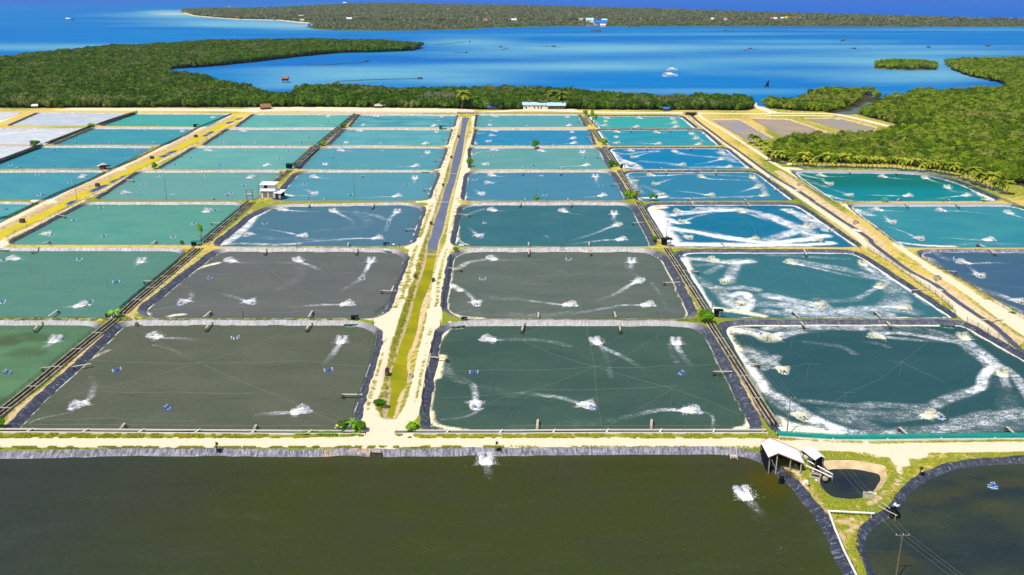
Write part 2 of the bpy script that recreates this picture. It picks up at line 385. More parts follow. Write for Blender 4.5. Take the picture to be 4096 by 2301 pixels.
pond('X1', '-400,1159 60,1154 240,1149 925,1148 1500,1146 1876,1146 1932,1176 1958,1207 1988,1222 2057,1317 2110,1420 2125,1460 2230,1700 -500,1700',
     [2, 6, 3, 3, 3, 6, 3, 3, 3, 5, 5, 5, 2, 2], (66, 71, 16), (67, 69, 36), w=1.5, desc='large olive pond at the front', dust=1.0)
pond('X2', '2217,1500 2199,1447 2177,1389 2173,1359 2191,1336 2222,1311 2248,1296 2272,1267 2291,1239 2322,1211 2389,1184 2461,1171 2576,1166 2900,1160 2900,1700 2330,1700',
     4, (44, 56, 58), (66, 74, 56), w=1.25, desc='dark pond at the lower right')
pond('X3', '2085,1179 2155,1179 2212,1191 2221,1202 2212,1222 2190,1243 2168,1258 2138,1264 2099,1259 2077,1239 2060,1212 2062,1196',
     2, (34, 46, 58), (40, 50, 60), w=.5, desc='small teardrop pond beside the shed', lin_=False)
pond('Y1', '1790,303 1858,302 1945,347 1887,355', 3, (190, 166, 138), (160, 158, 172), w=1.5, desc='brown pond nearest the right-hand road', lin_=False)
pond('Y2', '1888,299 1982,302 2118,344 1975,346', 3, (172, 158, 148), (192, 168, 136), w=1.5, desc='middle one of the three brown ponds', lin_=False)
pond('Y3', '2022,300 2112,299 2202,322 2190,336 2160,342', 3, (182, 164, 126), (166, 160, 158), w=1.5, desc='brown pond nearest the mangroves', lin_=False)

for k, (a_, b_) in {'A1': (.7, .0), 'A2': (.8, .0), 'A3': (.9, .1), 'A4': (.9, .1), 'A5': (1.2, 0), 'A6': (1.2, 0), 'E1': (.0, .5), 'E2': (.0, .6), 'E3': (.1, .6), 'E4': (.2, .8), 'E5': (.3, .9), 'F1': (.4, -.7), 'F2': (.3, -.6), 'F3': (0, -.5), 'F4': (0, -.4), 'F5': (0, -.4), 'X1': (0, .3), 'X3': (.3, .8)}.items(): PONDS[k].update(wl=a_, wr=b_)
PONDS['X3']['wt'] = 1.9
for k, p in PONDS.items():
    pts = p['pts']; ym = .5 * (min(y for _, y in pts) + max(y for _, y in pts)); W = []
    for x, y in pts:
        near = y > ym + .25 * (max(q[1] for q in pts) - ym) and k[0] not in 'X'
        q = V(x, y, 0 if near else -H)
        if near and y > max(q[1] for q in pts) - 3: q = q + np.array([0, .8])
        W.append(q)
    W = arr(W); rad = p['rad']
    if area(W) < 0:
        W = W[::-1]; rad = rad[::-1] if hasattr(rad, '__len__') else rad
    D = float(np.hypot(W[:, 0], W[:, 1]).mean()); p['D'] = D
    L = fillet(W, rad)
    keep = [i for i in range(len(L)) if np.linalg.norm(L[i] - L[i - 1]) > .25]
    L = resample(L[keep], max(.8, D / 300), True)
    n = normals(L); jit = (vnoise(L, 3.0, 3) - .5) * .5 + (vnoise(L, 9.0, 5) - .5) * .6
    if k in ('A1', 'A2', 'E1', 'E2', 'A3', 'X1'): jit = jit * 1.5
    L = L + n * jit[:, None] * .7
    n = normals(L); p['poly'] = L; p['n'] = n
    wv = np.full(len(L), p['w']) + p.get('wl', 0) * sstep(.3, .8, -n[:, 0]) + p.get('wr', 0) * sstep(.3, .8, n[:, 0]) + p.get('wt', 0) * sstep(.1, .8, n[:, 1]); p['wv'] = wv
    p['rim'] = L + n * (wv[:, None] + (vnoise(L, 2.0, 9)[:, None] - .5) * .3)
def pond_at(q):
    for k, p in PONDS.items():
        if pip(np.array([q[:2]]), p['rim'])[0]: return k
    return None

# ---- liners
def liner(k, p):
    L, n, w = p['poly'], p['n'], p['wv']; N = len(L); D = p['D']
    wr = (vnoise(L, .9, 11) - .5) * .26 + (vnoise(L, 2.5, 12) - .5) * .4; wr = wr * (1 + .5 * np.clip(w - 1.4, 0, 2))
    lipw = .25 + vnoise(L, 1.7, 13) * .5
    rings = [(L + n * (w + lipw)[:, None], np.full(N, .05)), (L + n * w[:, None], .04 + wr * .1), (L + n * (w * .62 + wr * .5)[:, None], -H * .38 + wr * .5),
             (L + n * (w * .3 - wr * .5)[:, None], -H * .70 - wr * .3), (L - n * .05, np.full(N, -H - .02)), (L - n * 1.3, np.full(N, -H - 1.1))]
    if not p['liner']: rings[0] = (L + n * w[:, None], np.full(N, .0)); rings[1] = (L + n * (w * .93)[:, None], -.06 + wr * .1)
    vs = []; 
    for q, z in rings: vs += [(a[0], a[1], b) for a, b in zip(q, np.broadcast_to(z, (N,)))]
    m = len(rings); fs = [(r * N + i, (r + 1) * N + i, (r + 1) * N + (i + 1) % N, r * N + (i + 1) % N) for r in range(m - 1) for i in range(N)]
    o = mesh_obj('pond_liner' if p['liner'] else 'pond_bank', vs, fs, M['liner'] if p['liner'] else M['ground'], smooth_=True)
    tag(o, kind='structure')
    if p['liner']:
        cum = np.concatenate([[0], np.cumsum(np.linalg.norm(np.diff(L, axis=0), axis=1))])
        uv = o.data.uv_layers.new(name='UVMap'); lp = np.zeros(len(o.data.loops), int); o.data.loops.foreach_get('vertex_index', lp)
        U = np.stack([cum[lp % N], (lp // N) * .5], 1); uv.data.foreach_set('uv', U.astype(np.float32).ravel())
        if k in ('X1',):
            q = Z('e2', 880, 340); dust = np.exp(-((L[:, 0] - q[0]) / 13) ** 2) * 1.2 * (L[:, 0] < q[0] + 9)
        elif k == 'F1': dust = np.full(N, .3)
        else: dust = np.full(N, p['dust'])
        dark = np.clip(np.abs(n[:, 0]) * 1.5 - .55, 0, 1)  # sideways slopes coloured darker by their normal, standing in for shade
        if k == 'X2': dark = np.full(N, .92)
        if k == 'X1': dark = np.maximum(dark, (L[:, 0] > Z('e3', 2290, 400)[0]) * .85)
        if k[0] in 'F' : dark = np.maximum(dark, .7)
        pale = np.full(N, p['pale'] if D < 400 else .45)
        if k[0] in 'ABCDE': pale = (.35 if D < 300 else .5) + .45 * np.clip(n[:, 1], 0, 1)  # glare of the far slopes put into the colour by facing
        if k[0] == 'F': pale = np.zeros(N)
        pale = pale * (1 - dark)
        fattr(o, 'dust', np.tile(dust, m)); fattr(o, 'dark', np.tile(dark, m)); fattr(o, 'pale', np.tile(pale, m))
    else:
        t = np.tile
        fattr(o, 'sand', t(np.full(N, -2.0), m)); fattr(o, 'soil', t(np.full(N, 3.0 if k == 'X3' else .3), m)); fattr(o, 'dry', t(np.full(N, .5), m)); fattr(o, 'floor', t(np.zeros(N), m))
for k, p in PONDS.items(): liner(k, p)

# ================================================================== CANALS AND DITCHES
def poly2(l, r): return np.vstack([arr(l), arr(r)[::-1]])
canL = ZP('b2', '1992,170 1985,250 1960,370 1925,480 1895,600 1870,750 1820,870 1790,1000 1750,1100 1715,1200 1690,1330 c2:1735,0 1728,130 1695,300 1655,400 1620,520 1600,600 1560,730 1530,830 1490,960 1440,1107 d2:1380,350 1330,500 1290,600 1310,700 1290,850 1262,985', -H)
canR = ZP('b2', '2060,170 2030,250 2010,370 1985,560 1940,700 1920,800 1890,880 1860,1000 1835,1100 1810,1230 1780,1330 c2:1835,0 1815,150 1780,300 1760,440 1700,560 1660,680 1640,780 1620,900 1580,1020 1555,1107 d2:1480,330 1450,450 1470,640 1400,740 1350,860 1340,950 1315,1000', -H)
CANAL = poly2(smooth(canL), smooth(canR))
ZYEL = '-250,1440 0,1300 300,1165 560,1045 760,925 900,868 1050,790 1240,690 1450,595 1620,510 1790,430 1950,350 2080,275 2200,215 2330,165'
YEL = smooth(ZP('b1', ZYEL, -H))
ZDIT = '1725,140 1800,215 1960,330 2060,410 2200,500 2300,575 b4:20,715 130,785 240,845 380,930 480,1005 600,1085 700,1155 800,1215 900,1285 1000,1350 c4:1030,20 1200,150 1400,300 1560,385 1700,455 1800,540 1960,660 2130,770 2300,880 2480,1050 2620,1180'
DIT = smooth(ZP('b3', ZDIT, -H))
CREEK = smooth(ZP('a4', '1180,1010 1060,960 1040,1060 920,1100 b4:860,110 760,120 700,140', -H))
def ribbon(line, wd):
    P_ = arr(line); t = np.gradient(P_, axis=0); t /= np.linalg.norm(t, axis=1)[:, None]; nn = np.stack([-t[:, 1], t[:, 0]], 1)
    wd = np.broadcast_to(wd, (len(P_),)); return poly2(P_ + nn * wd[:, None], P_ - nn * wd[:, None])
def ww(line, near, far):
    d = np.hypot(line[:, 0], line[:, 1]); return near + (far - near) * np.clip((d - 250) / 450, 0, 1)
YELP = ribbon(YEL, ww(YEL, 2.6, 3.6)); DITP = ribbon(DIT, ww(DIT, 1.0, 1.1)); CREEKP = ribbon(CREEK, 9.0)

# ================================================================== GROUND
def band(x0, x1, y0, y1, s):
    xs = np.arange(x0, x1, s); ys = np.arange(y0, y1, s); X, Y = np.meshgrid(xs, ys)
    q = np.stack([X.ravel(), Y.ravel()], 1) + _rng.uniform(-.3, .3, (X.size, 2)) * s
    return q[np.abs(q[:, 0]) < .64 * q[:, 1] + 25]
pts = np.vstack([band(-260, 260, 125, 262, .95), band(-330, 330, 262, 400, 1.35), band(-460, 460, 400, 590, 2.0), band(-560, 560, 590, 820, 3.0), band(-1000, 1000, 820, 1500, 22.0)])
keep = np.ones(len(pts), bool)
for k, p in PONDS.items():
    lo = p['rim'].min(0) - 1; hi = p['rim'].max(0) + 1
    m = keep & (pts[:, 0] > lo[0]) & (pts[:, 0] < hi[0]) & (pts[:, 1] > lo[1]) & (pts[:, 1] < hi[1])
    idx = np.where(m)[0]
    if len(idx): keep[idx[sdf(pts[idx], p['rim']) < .35]] = False
pts = pts[keep]
# extra points along canal banks
ex = []
for ln, offs in ((CANAL, (-1.0, 0, .7, 1.5, 2.4)), (YELP, (-1, 0, 1, 2)), (DITP, (-.7, 0, .7, 1.4))):
    C = ln if area(ln) > 0 else ln[::-1]
    C = resample(C, 1.5, True); nn = normals(C)
    for o_ in offs: ex.append(C + nn * o_)
ex = np.vstack(ex)
for k, p in PONDS.items(): 
    ex = ex[sdf(ex, p['rim']) > .35] 
pts = np.vstack([pts, ex])
coast = VP('-300,168 0,158 200,133 300,125 420,118 560,112 760,107 950,110 1040,116 1066,121 1040,128 960,132 860,134 760,143 620,160 540,168 430,175 432,190 520,208 600,228 640,238 700,250 730,252 738,232 800,228 900,231 980,243 1080,240 1200,238 1290,238 1400,238 1500,252 1600,260 1700,259 1760,262 1860,256 1880,252 1912,252 1918,268 2000,262 2075,234 2180,234 2232,246 2262,250 2300,242 2330,243 2500,234 2535,222 2505,208 2440,195 2390,178 2370,160 2450,157 2576,155 2750,150', -1.5)
outer = np.vstack([[(-340, 60), (-560, 420), (-1100, 900)], arr(coast), [(1100, 900), (560, 420), (340, 60)]])
if area(outer) < 0: outer = outer[::-1]
outer_s = resample(outer, 15, True)
vin = [Vector(q) for q in pts[pip(pts, outer)]]; edges = []; faces = []
def addloop(Lp):
    b = len(vin); vin.extend(Vector(q) for q in Lp); n = len(Lp); edges.extend((b + i, b + (i + 1) % n) for i in range(n))
addloop(outer_s)
for k, p in PONDS.items(): addloop(p['rim'] + p['n'] * .04)
vo, eo, fo, _, _, _ = delaunay_2d_cdt([v.to_2d() for v in vin], edges, [], 0, 1e-4)
vo = np.array([(v.x, v.y) for v in vo]); fo = np.array([f for f in fo if len(f) == 3])
cen = vo[fo].mean(1); ok = pip(cen, outer_s)
for k, p in PONDS.items():
    lo = p['rim'].min(0); hi = p['rim'].max(0)
    idx = np.where(ok & (cen[:, 0] > lo[0]) & (cen[:, 0] < hi[0]) & (cen[:, 1] > lo[1]) & (cen[:, 1] < hi[1]))[0]
    if len(idx): ok[idx[pip(cen[idx], p['rim'])]] = False
fo = fo[ok]
# heights: canal and ditch banks fall to the water, the coast slopes under the sea
z = np.zeros(len(vo))
for poly, bw in ((CANAL, 2.6), (YELP, 2.4), (DITP, 1.6), (CREEKP, 4)):
    d = sdf(vo, poly); zz = np.where(d > 0, -H * (1 - sstep(0, bw, d)) - .02 * (d < bw), -H - .5 * sstep(0, 1, -d)); z = np.minimum(z, np.where(d < bw, zz, 0))
ne = np.full(len(vo), 99.0); i_ = np.where(vo[:, 1] > 780)[0]; ne[i_] = pdist(vo[i_], outer_s, True)
z = np.where(ne < 12, z - 2.2 * (1 - ne / 12), z)

RUT = []   # (line, half width)
def rut(wn, s, hw, off=0):
    L = smooth(ZP(wn, s)); t = np.gradient(L, axis=0); t /= np.linalg.norm(t, axis=1)[:, None]; L = L + np.stack([-t[:, 1], t[:, 0]], 1) * off
    RUT.append((L, hw * ((.78 if L[:, 1].mean() < 300 else .95) if hw < 1.15 else .95)))
rut('b2', '1955,150 1925,230 1905,300 1870,410 1850,500 1810,620 1770,730 1735,830 1690,960 1650,1080 1590,1230 1530,1370 c2:1560,150 1520,330 1450,520 1390,680 1300,840 1290,960 d2:1230,280 1190,420 1150,550 1110,700 1060,850 1050,960 1110,1060 1180,1130', .85, -.55)
rut('b2', '1975,160 1940,270 1920,350 1885,440 1865,540 1830,640 1800,750 1770,850 1720,990 1690,1100 1650,1200 1600,1340 c2:1610,150 1570,350 1510,520 1450,660 1410,780 1370,900 1330,1000 d2:1262,280 1240,400 1213,530 1180,660 1140,790 1100,900 1120,990', .85, .35)
rut('b2', '2095,150 2075,280 2050,420 2020,560 1985,700 1950,850 1920,1000 1880,1200 1850,1390 c2:1870,150 1830,290 1800,420 1790,600 1760,780 1700,1000 d2:1640,200 1605,350 1568,520 1530,720 1470,900', .9, -.25)
rut('b2', '2115,160 2100,280 2080,400 2050,540 2020,700 1985,850 1960,1000 1930,1180 1890,1400 c2:1945,80 1910,200 1880,380 1850,560 1840,740 1790,900 1760,1060 d2:1700,180 1670,330 1640,500 1600,720 1560,880 1480,1000 1380,1100', .9, .3)
rut('d2', '1100,960 1150,1060 1250,1110 1350,1080 1450,1000 1530,880', 2.6)
rut('d2', '1250,1090 1240,1200', 6.0); rut('d2', '1170,1100 1240,1180 1340,1190', 3.0)
rut('c2', '1340,720 1300,830 1290,950', 3.6); rut('c2', '1120,790 1220,800 1320,790', 1.2)
rut('b2', '1560,985 1680,975 1710,960', 1.8); rut('b2', '1480,1420 1560,1340', 2.2); rut('b2', '1740,670 1790,650', 1.6); rut('b2', '1830,445 1870,440', 1.6); rut('b2', '1895,268 1940,265', 1.6)
rut('c2', '1790,700 1800,780 1770,860', 2.6); rut('b2', '2050,600 2030,680 2010,720', 2.2)
rut('e1', '-300,247 0,247 1100,250 2312,250 e2:1100,243 2312,250 e3:1100,247 2200,252 e4:300,272 1200,300 2312,285 2700,280', 2.5)
rut('e2', '950,235 1300,230', 4.0); rut('e4', '900,310 1300,330', 3.5); rut('e4', '1180,340 1200,430', 2.0); rut('e4', '1210,430 1190,520', .9)
rut('b1', '-200,1300 0,1210 400,1010 700,850 1000,735 1250,615 1600,445 1950,265 2230,150', 1.7)
rut('b1', '1050,690 1150,660', 4.0); rut('b1', '360,970 480,985', 3.5)
rut('b1', '-50,1420 60,1335 400,1180 830,960 1170,775 1440,640 1920,410 2200,260 2420,150', 1.1)
rut('b1', '-60,1430 40,1385', 3.0)
rut('b3', '1700,170 1850,270 2000,370 2200,530 2330,630 2450,710 b4:0,735 150,820 300,925 500,1060 700,1195 850,1300 1000,1430 c4:1130,130 1350,270 1600,440 1800,580 1950,720 2150,860 2350,1000 2480,1107 2576,1200', 1.9)
rut('c4', '960,20 1130,115 1350,250 1600,410 1820,570 2000,700 2200,850 2400,1010 2576,1160', .6)
rut('c4', '1900,720 2100,850', 2.0); rut('c4', '950,10 1020,70', 2.0)
rut('b3', '1800,150 1920,225 2100,325 2260,430 2470,570 b4:0,575 120,650 250,715 400,825 600,945 720,1000 900,1120 1100,1250 1350,1430 c4:1250,20 1420,140 1620,270 1850,400 2100,570 2300,720 2600,900', 1.6)
rut('c4', '1560,260 1850,430 2120,610 2300,760 2600,960', 1.2); rut('c4', '2250,640 2600,830', 3.5)
rut('b3', '1700,128 2000,130 2470,135 b4:0,125 300,130 600,130 800,165 1050,225 1250,275 1370,310', 3.2); rut('b4', '0,150 300,150 600,155', 3.0)
rut('b3', '1800,150 1760,120', 3.0)
rut('b3', '2270,-10 2330,40 2420,90 2520,120', 4.5); rut('a3', '2360,1000 2450,1000', 10.0)
rut('b1', '150,125 60,170 -80,230', 5.0); rut('b1', '550,96 1200,98 2200,104 2400,110 b2:0,115 900,118 1980,120', 3.5)
rut('b2', '0,95 300,85 700,88 1200,95 1700,100 1970,108', 13.0); rut('b1', '700,86 1400,90 2300,96', 6.5)
rut('b2', '2080,125 2400,110 b3:0,98 300,100 560,108 900,122 1650,125', 4.5); rut('b3', '150,96 560,98', 7)
rut('b4', '150,600 240,630 400,645 900,655 1300,668 1600,690 1850,745 2050,810 2250,890', 2.2)
rut('b4', '190,660 280,665', 3.5)
sand = np.full(len(vo), -6.0)
for ln, hw in RUT:
    lo = ln.min(0) - 12; hi = ln.max(0) + 12
    i = np.where((vo[:, 0] > lo[0]) & (vo[:, 0] < hi[0]) & (vo[:, 1] > lo[1]) & (vo[:, 1] < hi[1]))[0]
    if len(i): sand[i] = np.maximum(sand[i], hw - pdist(vo[i], ln))
soil = np.full(len(vo), -6.0)
for ln, hw in ((smooth(ZP('b1', '-200,1370 0,1255 400,1060 700,905 1000,775 1250,660 1600,485 1950,305 2200,180')), 3.4),
               (smooth(ZP('c2', '1760,60 1700,250 1640,420')), 1.2), (smooth(ZP('c2', '1740,520 1680,680 1640,820 d2:1560,120 1500,330')), 1.4),
               (smooth(ZP('c4', '1100,60 1300,230 1500,340 1700,420 1900,570 2200,780 2500,1000')), 2.3),
               (smooth(ZP('b4', '100,690 300,830 500,970 700,1100 900,1240 1100,1400')), 2.4),
               (smooth(ZP('d2', '1240,720 1250,850 1240,960')), .8), (smooth(ZP('d2', '1420,700 1380,850 1330,960')), .8), (smooth(ZP('c1', '1900,260 1600,480 1400,660 1200,860 900,1100')), .5),
               (smooth(ZP('s', '600,590 780,600 1250,1250')), 1.0), (ZP('d1', '1080,150 800,370 500,660 180,900 60,1050'), .9), (ZP('c1', '1990,160 1700,410 1480,610 1290,760'), .6), (ZP('b1', '2440,1060 2200,1260 2020,1390'), .6),
               (ZP('c3', '1590,250 1720,440 1860,700'), .5), (ZP('d3', '1960,250 2200,620 2400,950'), .7), (ZP('b3', '1170,1060 1290,1240 1390,1370'), .9), (ZP('b3', '1000,700 1150,920'), .7), (ZP('b3', '850,450 960,630'), .7), (ZP('b2', '940,200 880,255'), 1.0), (ZP('b2', '820,300 700,410'), 1.2), (ZP('b2', '620,470 420,640'), 1.2),
               (smooth(ZP('e4', '1200,560 1160,640 1000,760 900,800')), .7), (smooth(ZP('e4', '640,960 780,940 850,960 700,1100')), .8), (smooth(ZP('e4', '620,1020 720,1200 800,1400')), .2)):
    soil = np.maximum(soil, hw - pdist(vo, ln))
d = sdf(vo, CANAL); soil = np.maximum(soil, np.where(d < 1.6, .6 - np.abs(d - .3) * .9, -6))
dr = .36 + (vnoise(vo, 30, 21) - .5) * .5
dr += .22 * sstep(0, 160, vo[:, 0] - .25 * vo[:, 1] + 20) * (vo[:, 1] > 235)          # parched banks on the right
dr -= .10 * (vo[:, 1] < 205) * 1.0
dr += .30 * sstep(380, 640, vo[:, 1]) * (vo[:, 0] < .28 * vo[:, 1]); dr += .5 * np.exp(-(pdist(vo, YEL) / 9) ** 2); dr += .2 * np.exp(-(pdist(vo, DIT) / 9) ** 2); dr += .2 * np.exp(-((vo[:, 1] - V(0, 622)[1]) / 4) ** 2)
fpoly = np.vstack([arr(VP('-400,271 0,272 640,270 1165,275 1300,277 1440,276 1880,278 1905,270 2000,279 2150,284 2175,293 2290,322 2295,332 2180,346 1950,362 1930,400 1985,408 2250,414 2420,436 2576,470 2700,490')), [(1200, 600), (1100, 2500), (-1500, 2500), (-1100, 800)]])
floor_ = sstep(2, -4, sdf(vo, fpoly)); floor_ = np.where(pip(vo, fpoly), 1.0, floor_); floor_ = np.where(sand > -.5, 0, floor_)
go = mesh_obj('ground', np.column_stack([vo, z]), fo, M['ground'], smooth_=True); tag(go, kind='structure')
fattr(go, 'sand', sand); fattr(go, 'soil', soil); fattr(go, 'dry', dr); fattr(go, 'floor', floor_)
# underside soil sheet so that nothing is open below the farm
for nme, poly, zz in (('ground', outer, -3.4),):
    o = mesh_obj('ground', [(a, b, zz) for a, b in poly], [tuple(range(len(poly)))], M['ground']); tag(o, kind='structure')
    for a in ('sand', 'soil', 'dry'): fattr(o, a, np.full(len(poly), -3.0))
    fattr(o, 'floor', np.ones(len(poly)))
# ================================================================== AERATORS AND FOAM
# 'window | x,y[>tail points] ...'  an aerator with > runs and throws its foam trail that way; '>' alone: running, foam stays around it
AER = '''e2|2073,375>2085,480;2120,600
e3|2060,680>2130,770;2240,880
d1|1460,205>1560,225;1700,222;1900,240|2270,225|1130,540|715,895>800,860;880,790;900,700;910,640|1620,905|560,225>500,270;420,325|75,560
d2|838,232>790,310;700,430;650,480|700,540|485,930>400,940;200,945;0,965
c1|40,215|100,192>170,195;270,200|800,205|1435,205>1400,240;1350,275|1170,430|22,632|905,632|868,658>760,670;630,675
c1|2285,210>2400,225;2560,240|2115,390|1828,645>1900,610;1940,560;1900,490|2540,640>2440,600;2320,560;2160,530
c2|400,200>480,235;570,265;650,310|1165,200>1130,260;1080,360;1000,430;860,510|1068,397|960,652>820,650;600,655;330,680
b2|235,1062>400,1072;640,1080|730,1070>830,1110;940,1170;930,1210|1370,1075>1300,1130;1280,1190;1240,1280|1280,1195|85,1197|475,1320>350,1290;200,1260;0,1235|1205,1338>900,1335;600,1365;200,1390
b1|2385,1312>2440,1290
b2|540,745>650,758;780,770|1037,742|1535,750>1530,780;1520,820|472,820|1452,822|575,912>520,880;430,850|912,922|1390,932>1250,932;1000,945
b2|800,490>870,493;1000,497|1217,490|1655,505>1655,530|743,552|1608,550|665,620>|1033,635|1565,640>1450,645;1300,650
b2|985,300>1060,306|1325,305|1745,308>|945,355|1700,352|870,410>|1200,415|1655,422>1570,430
b2|1145,160>1190,162|1432,162|1787,162>|1103,193|1762,200|1045,242>|1325,247|1735,250>1680,256
b2|120,162|718,157>640,166|752,160|705,208|30,202|258,247|642,250|515,255
b2|230,298|582,308|510,362|440,415|5,412
b1|2330,300>2420,308|2235,352|2140,408|2176,412|2325,243
b2|315,493|348,495|225,572|130,632>0,640
b1|1985,490>2050,490;2110,492|1843,563|1690,632|2118,632|2388,488
b1|1527,742|1552,734|1990,738|2440,745>2380,760|1380,822|2353,828|1190,905>1270,888|1670,912|2198,922|2226,908
b1|972,1050|1480,1065|2018,1068>1950,1095|2078,1072|715,1170|1870,1205|500,1312|465,1302>430,1290|1003,1320|1672,1330
b1|1337,200|2065,168>|1525,247|1178,240|1170,180
b1|1050,297|1410,298|1770,302>|878,347|1657,342|1073,412|1490,412|715,408|742,412
b1|498,490|528,485|957,487|1325,488|1358,490|330,557|1232,560|100,632|525,637|1010,630>900,645
b1|360,727|820,738>760,752|675,803|375,922|415,915
b1|12,1052|60,1056
b2|2285,160>2380,162|2265,197|2258,242>|2236,258
b3|165,160|527,165>|540,212|143,250|570,247>480,254
b2|2285,302>2400,308|2265,350>2350,338|2250,408>2225,388
b3|220,305|582,310>|605,370>520,385|192,417|615,418>500,425;350,430
b2|2275,487>2450,484|2145,525|2268,550|2228,630>2150,600
b3|262,492>400,508|680,500>685,540|710,562|210,635|742,632>600,640;300,652
b2|2255,725>2320,738;2420,745|2225,808>2340,790|2182,915>2140,880;2070,855|2112,777
b3|283,733|803,735>815,770;820,810|853,838|317,925|900,925>800,932;650,945
b2|2255,1063>2330,1075;2450,1070|2205,1190|2165,1325>2110,1280;2040,1220
b3|470,1070>560,1092;700,1112|985,1090>985,1130;980,1180|1040,1205>920,1235;830,1280;560,1360|335,1328|1090,1350>900,1350;750,1370;540,1395
c2|2345,185>2420,205;2560,205|2282,398|2225,655>2180,580;2100,510;1980,450
c3|568,203|1205,205>1200,260;1215,330|1308,408>1180,450;1080,530;860,610|625,660>480,650;270,625;20,590|1412,660>1100,652;980,680;730,725;500,750
d2|2195,240>2300,245;2470,235|2102,562|2115,895>2120,800;2110,700;2060,640;1950,580
d3|785,243>870,310;980,360;1120,430;1270,520|1578,247>1600,320;1650,400;1720,480|1635,568|765,895>620,840;450,790;200,765;0,745|1785,935>1650,920;1450,910;1300,940;1000,1010
b3|893,175>1040,182|898,205>|1212,178>1310,180|1545,180>1570,200|1580,220>1460,240|905,250>850,245|1220,260>1100,265|1600,262>1480,268
b3|992,310>1120,318|1378,315>1500,320|1725,325>1760,345|1000,357>|1785,370>1740,385|1025,422>930,395|1430,427>1280,418;1100,405|1820,430>1700,435
b3|1125,492>1200,492|1090,490|1555,498>1650,515;1800,540;1950,545|2015,505>2080,530;2200,580|1165,560>1240,530;1330,510;1450,500|2035,570>1950,590;1850,610;1720,630|1175,630>1120,600;1050,570|1660,630>1500,605;1330,595;1210,590|2115,650>1900,652;1650,660
b3|1315,730>1500,730;1700,712;1950,715|1810,740>1900,765;2100,770;2350,780|2315,745>2350,780;2430,810|1370,820>1450,790;1560,755|2385,840>2300,860;2180,895|1445,925>1380,880;1250,830|1935,925>1750,895;1520,870|2460,925>2250,930;2000,935
b3|1575,1080>1700,1075;1900,1060;2180,1070|2180,1075>2300,1100;2400,1140;2560,1190|1630,1185>1700,1150;1850,1100;1960,1090|1715,1340>1640,1280;1500,1200|2365,1350>2100,1320;1900,1270;1600,1230
b4|200,1075>300,1130;400,1200;560,1260|390,1215>330,1250;250,1290;100,1330|500,1352>300,1350;0,1385|535,1378
c3|1985,200>2150,215;2300,190;2480,190|1715,175|2135,435>2190,350;2190,260|2310,660>2290,560;2250,480
c4|190,225>350,255;600,310;850,370;1050,400|940,232>1050,320;1200,420;1320,540;1330,620|1155,465>1050,500;950,570;780,610;500,620|565,665>400,620;200,590;0,560|1420,698>1200,665;900,690;600,700;300,710
d3|2400,192|2460,235>2400,200;2300,180
d4|5,238>150,220;300,170;520,150|1000,212>1150,215;1350,235;1700,260|1860,200>1950,260;2080,350;2180,440|155,555>90,480;0,420;-60,330|2245,545>2290,640;2310,760|1615,965>1500,985;1300,1010;1080,1030|1665,997|350,1005>250,940;120,860;0,770
b4|450,712|485,730>600,742;800,738|605,820>550,790;500,745|1080,740>1200,755;1450,770|1500,750>1600,785;1720,820|1720,840>1780,880;1880,905|800,930>700,885;570,850|1380,930>1200,925;1000,918;850,912|1945,925>1800,930;1650,950;1500,965
b4|1025,1062>1150,1070;1330,1072|1205,1190>1150,1150;1110,1100|1640,1070>1800,1070;2000,1085;2200,1110|2300,1085>2400,1120;2500,1150|1475,1350>1350,1290;1200,1230;1090,1215|2170,1355>2000,1350;1850,1340;1650,1325
c4|1890,197|1925,230>2100,240;2250,225;2450,240|2140,375>2080,320;2010,250|2545,635>2450,590;2300,530;2120,480
e4|2030,652
b4|675,185>'''
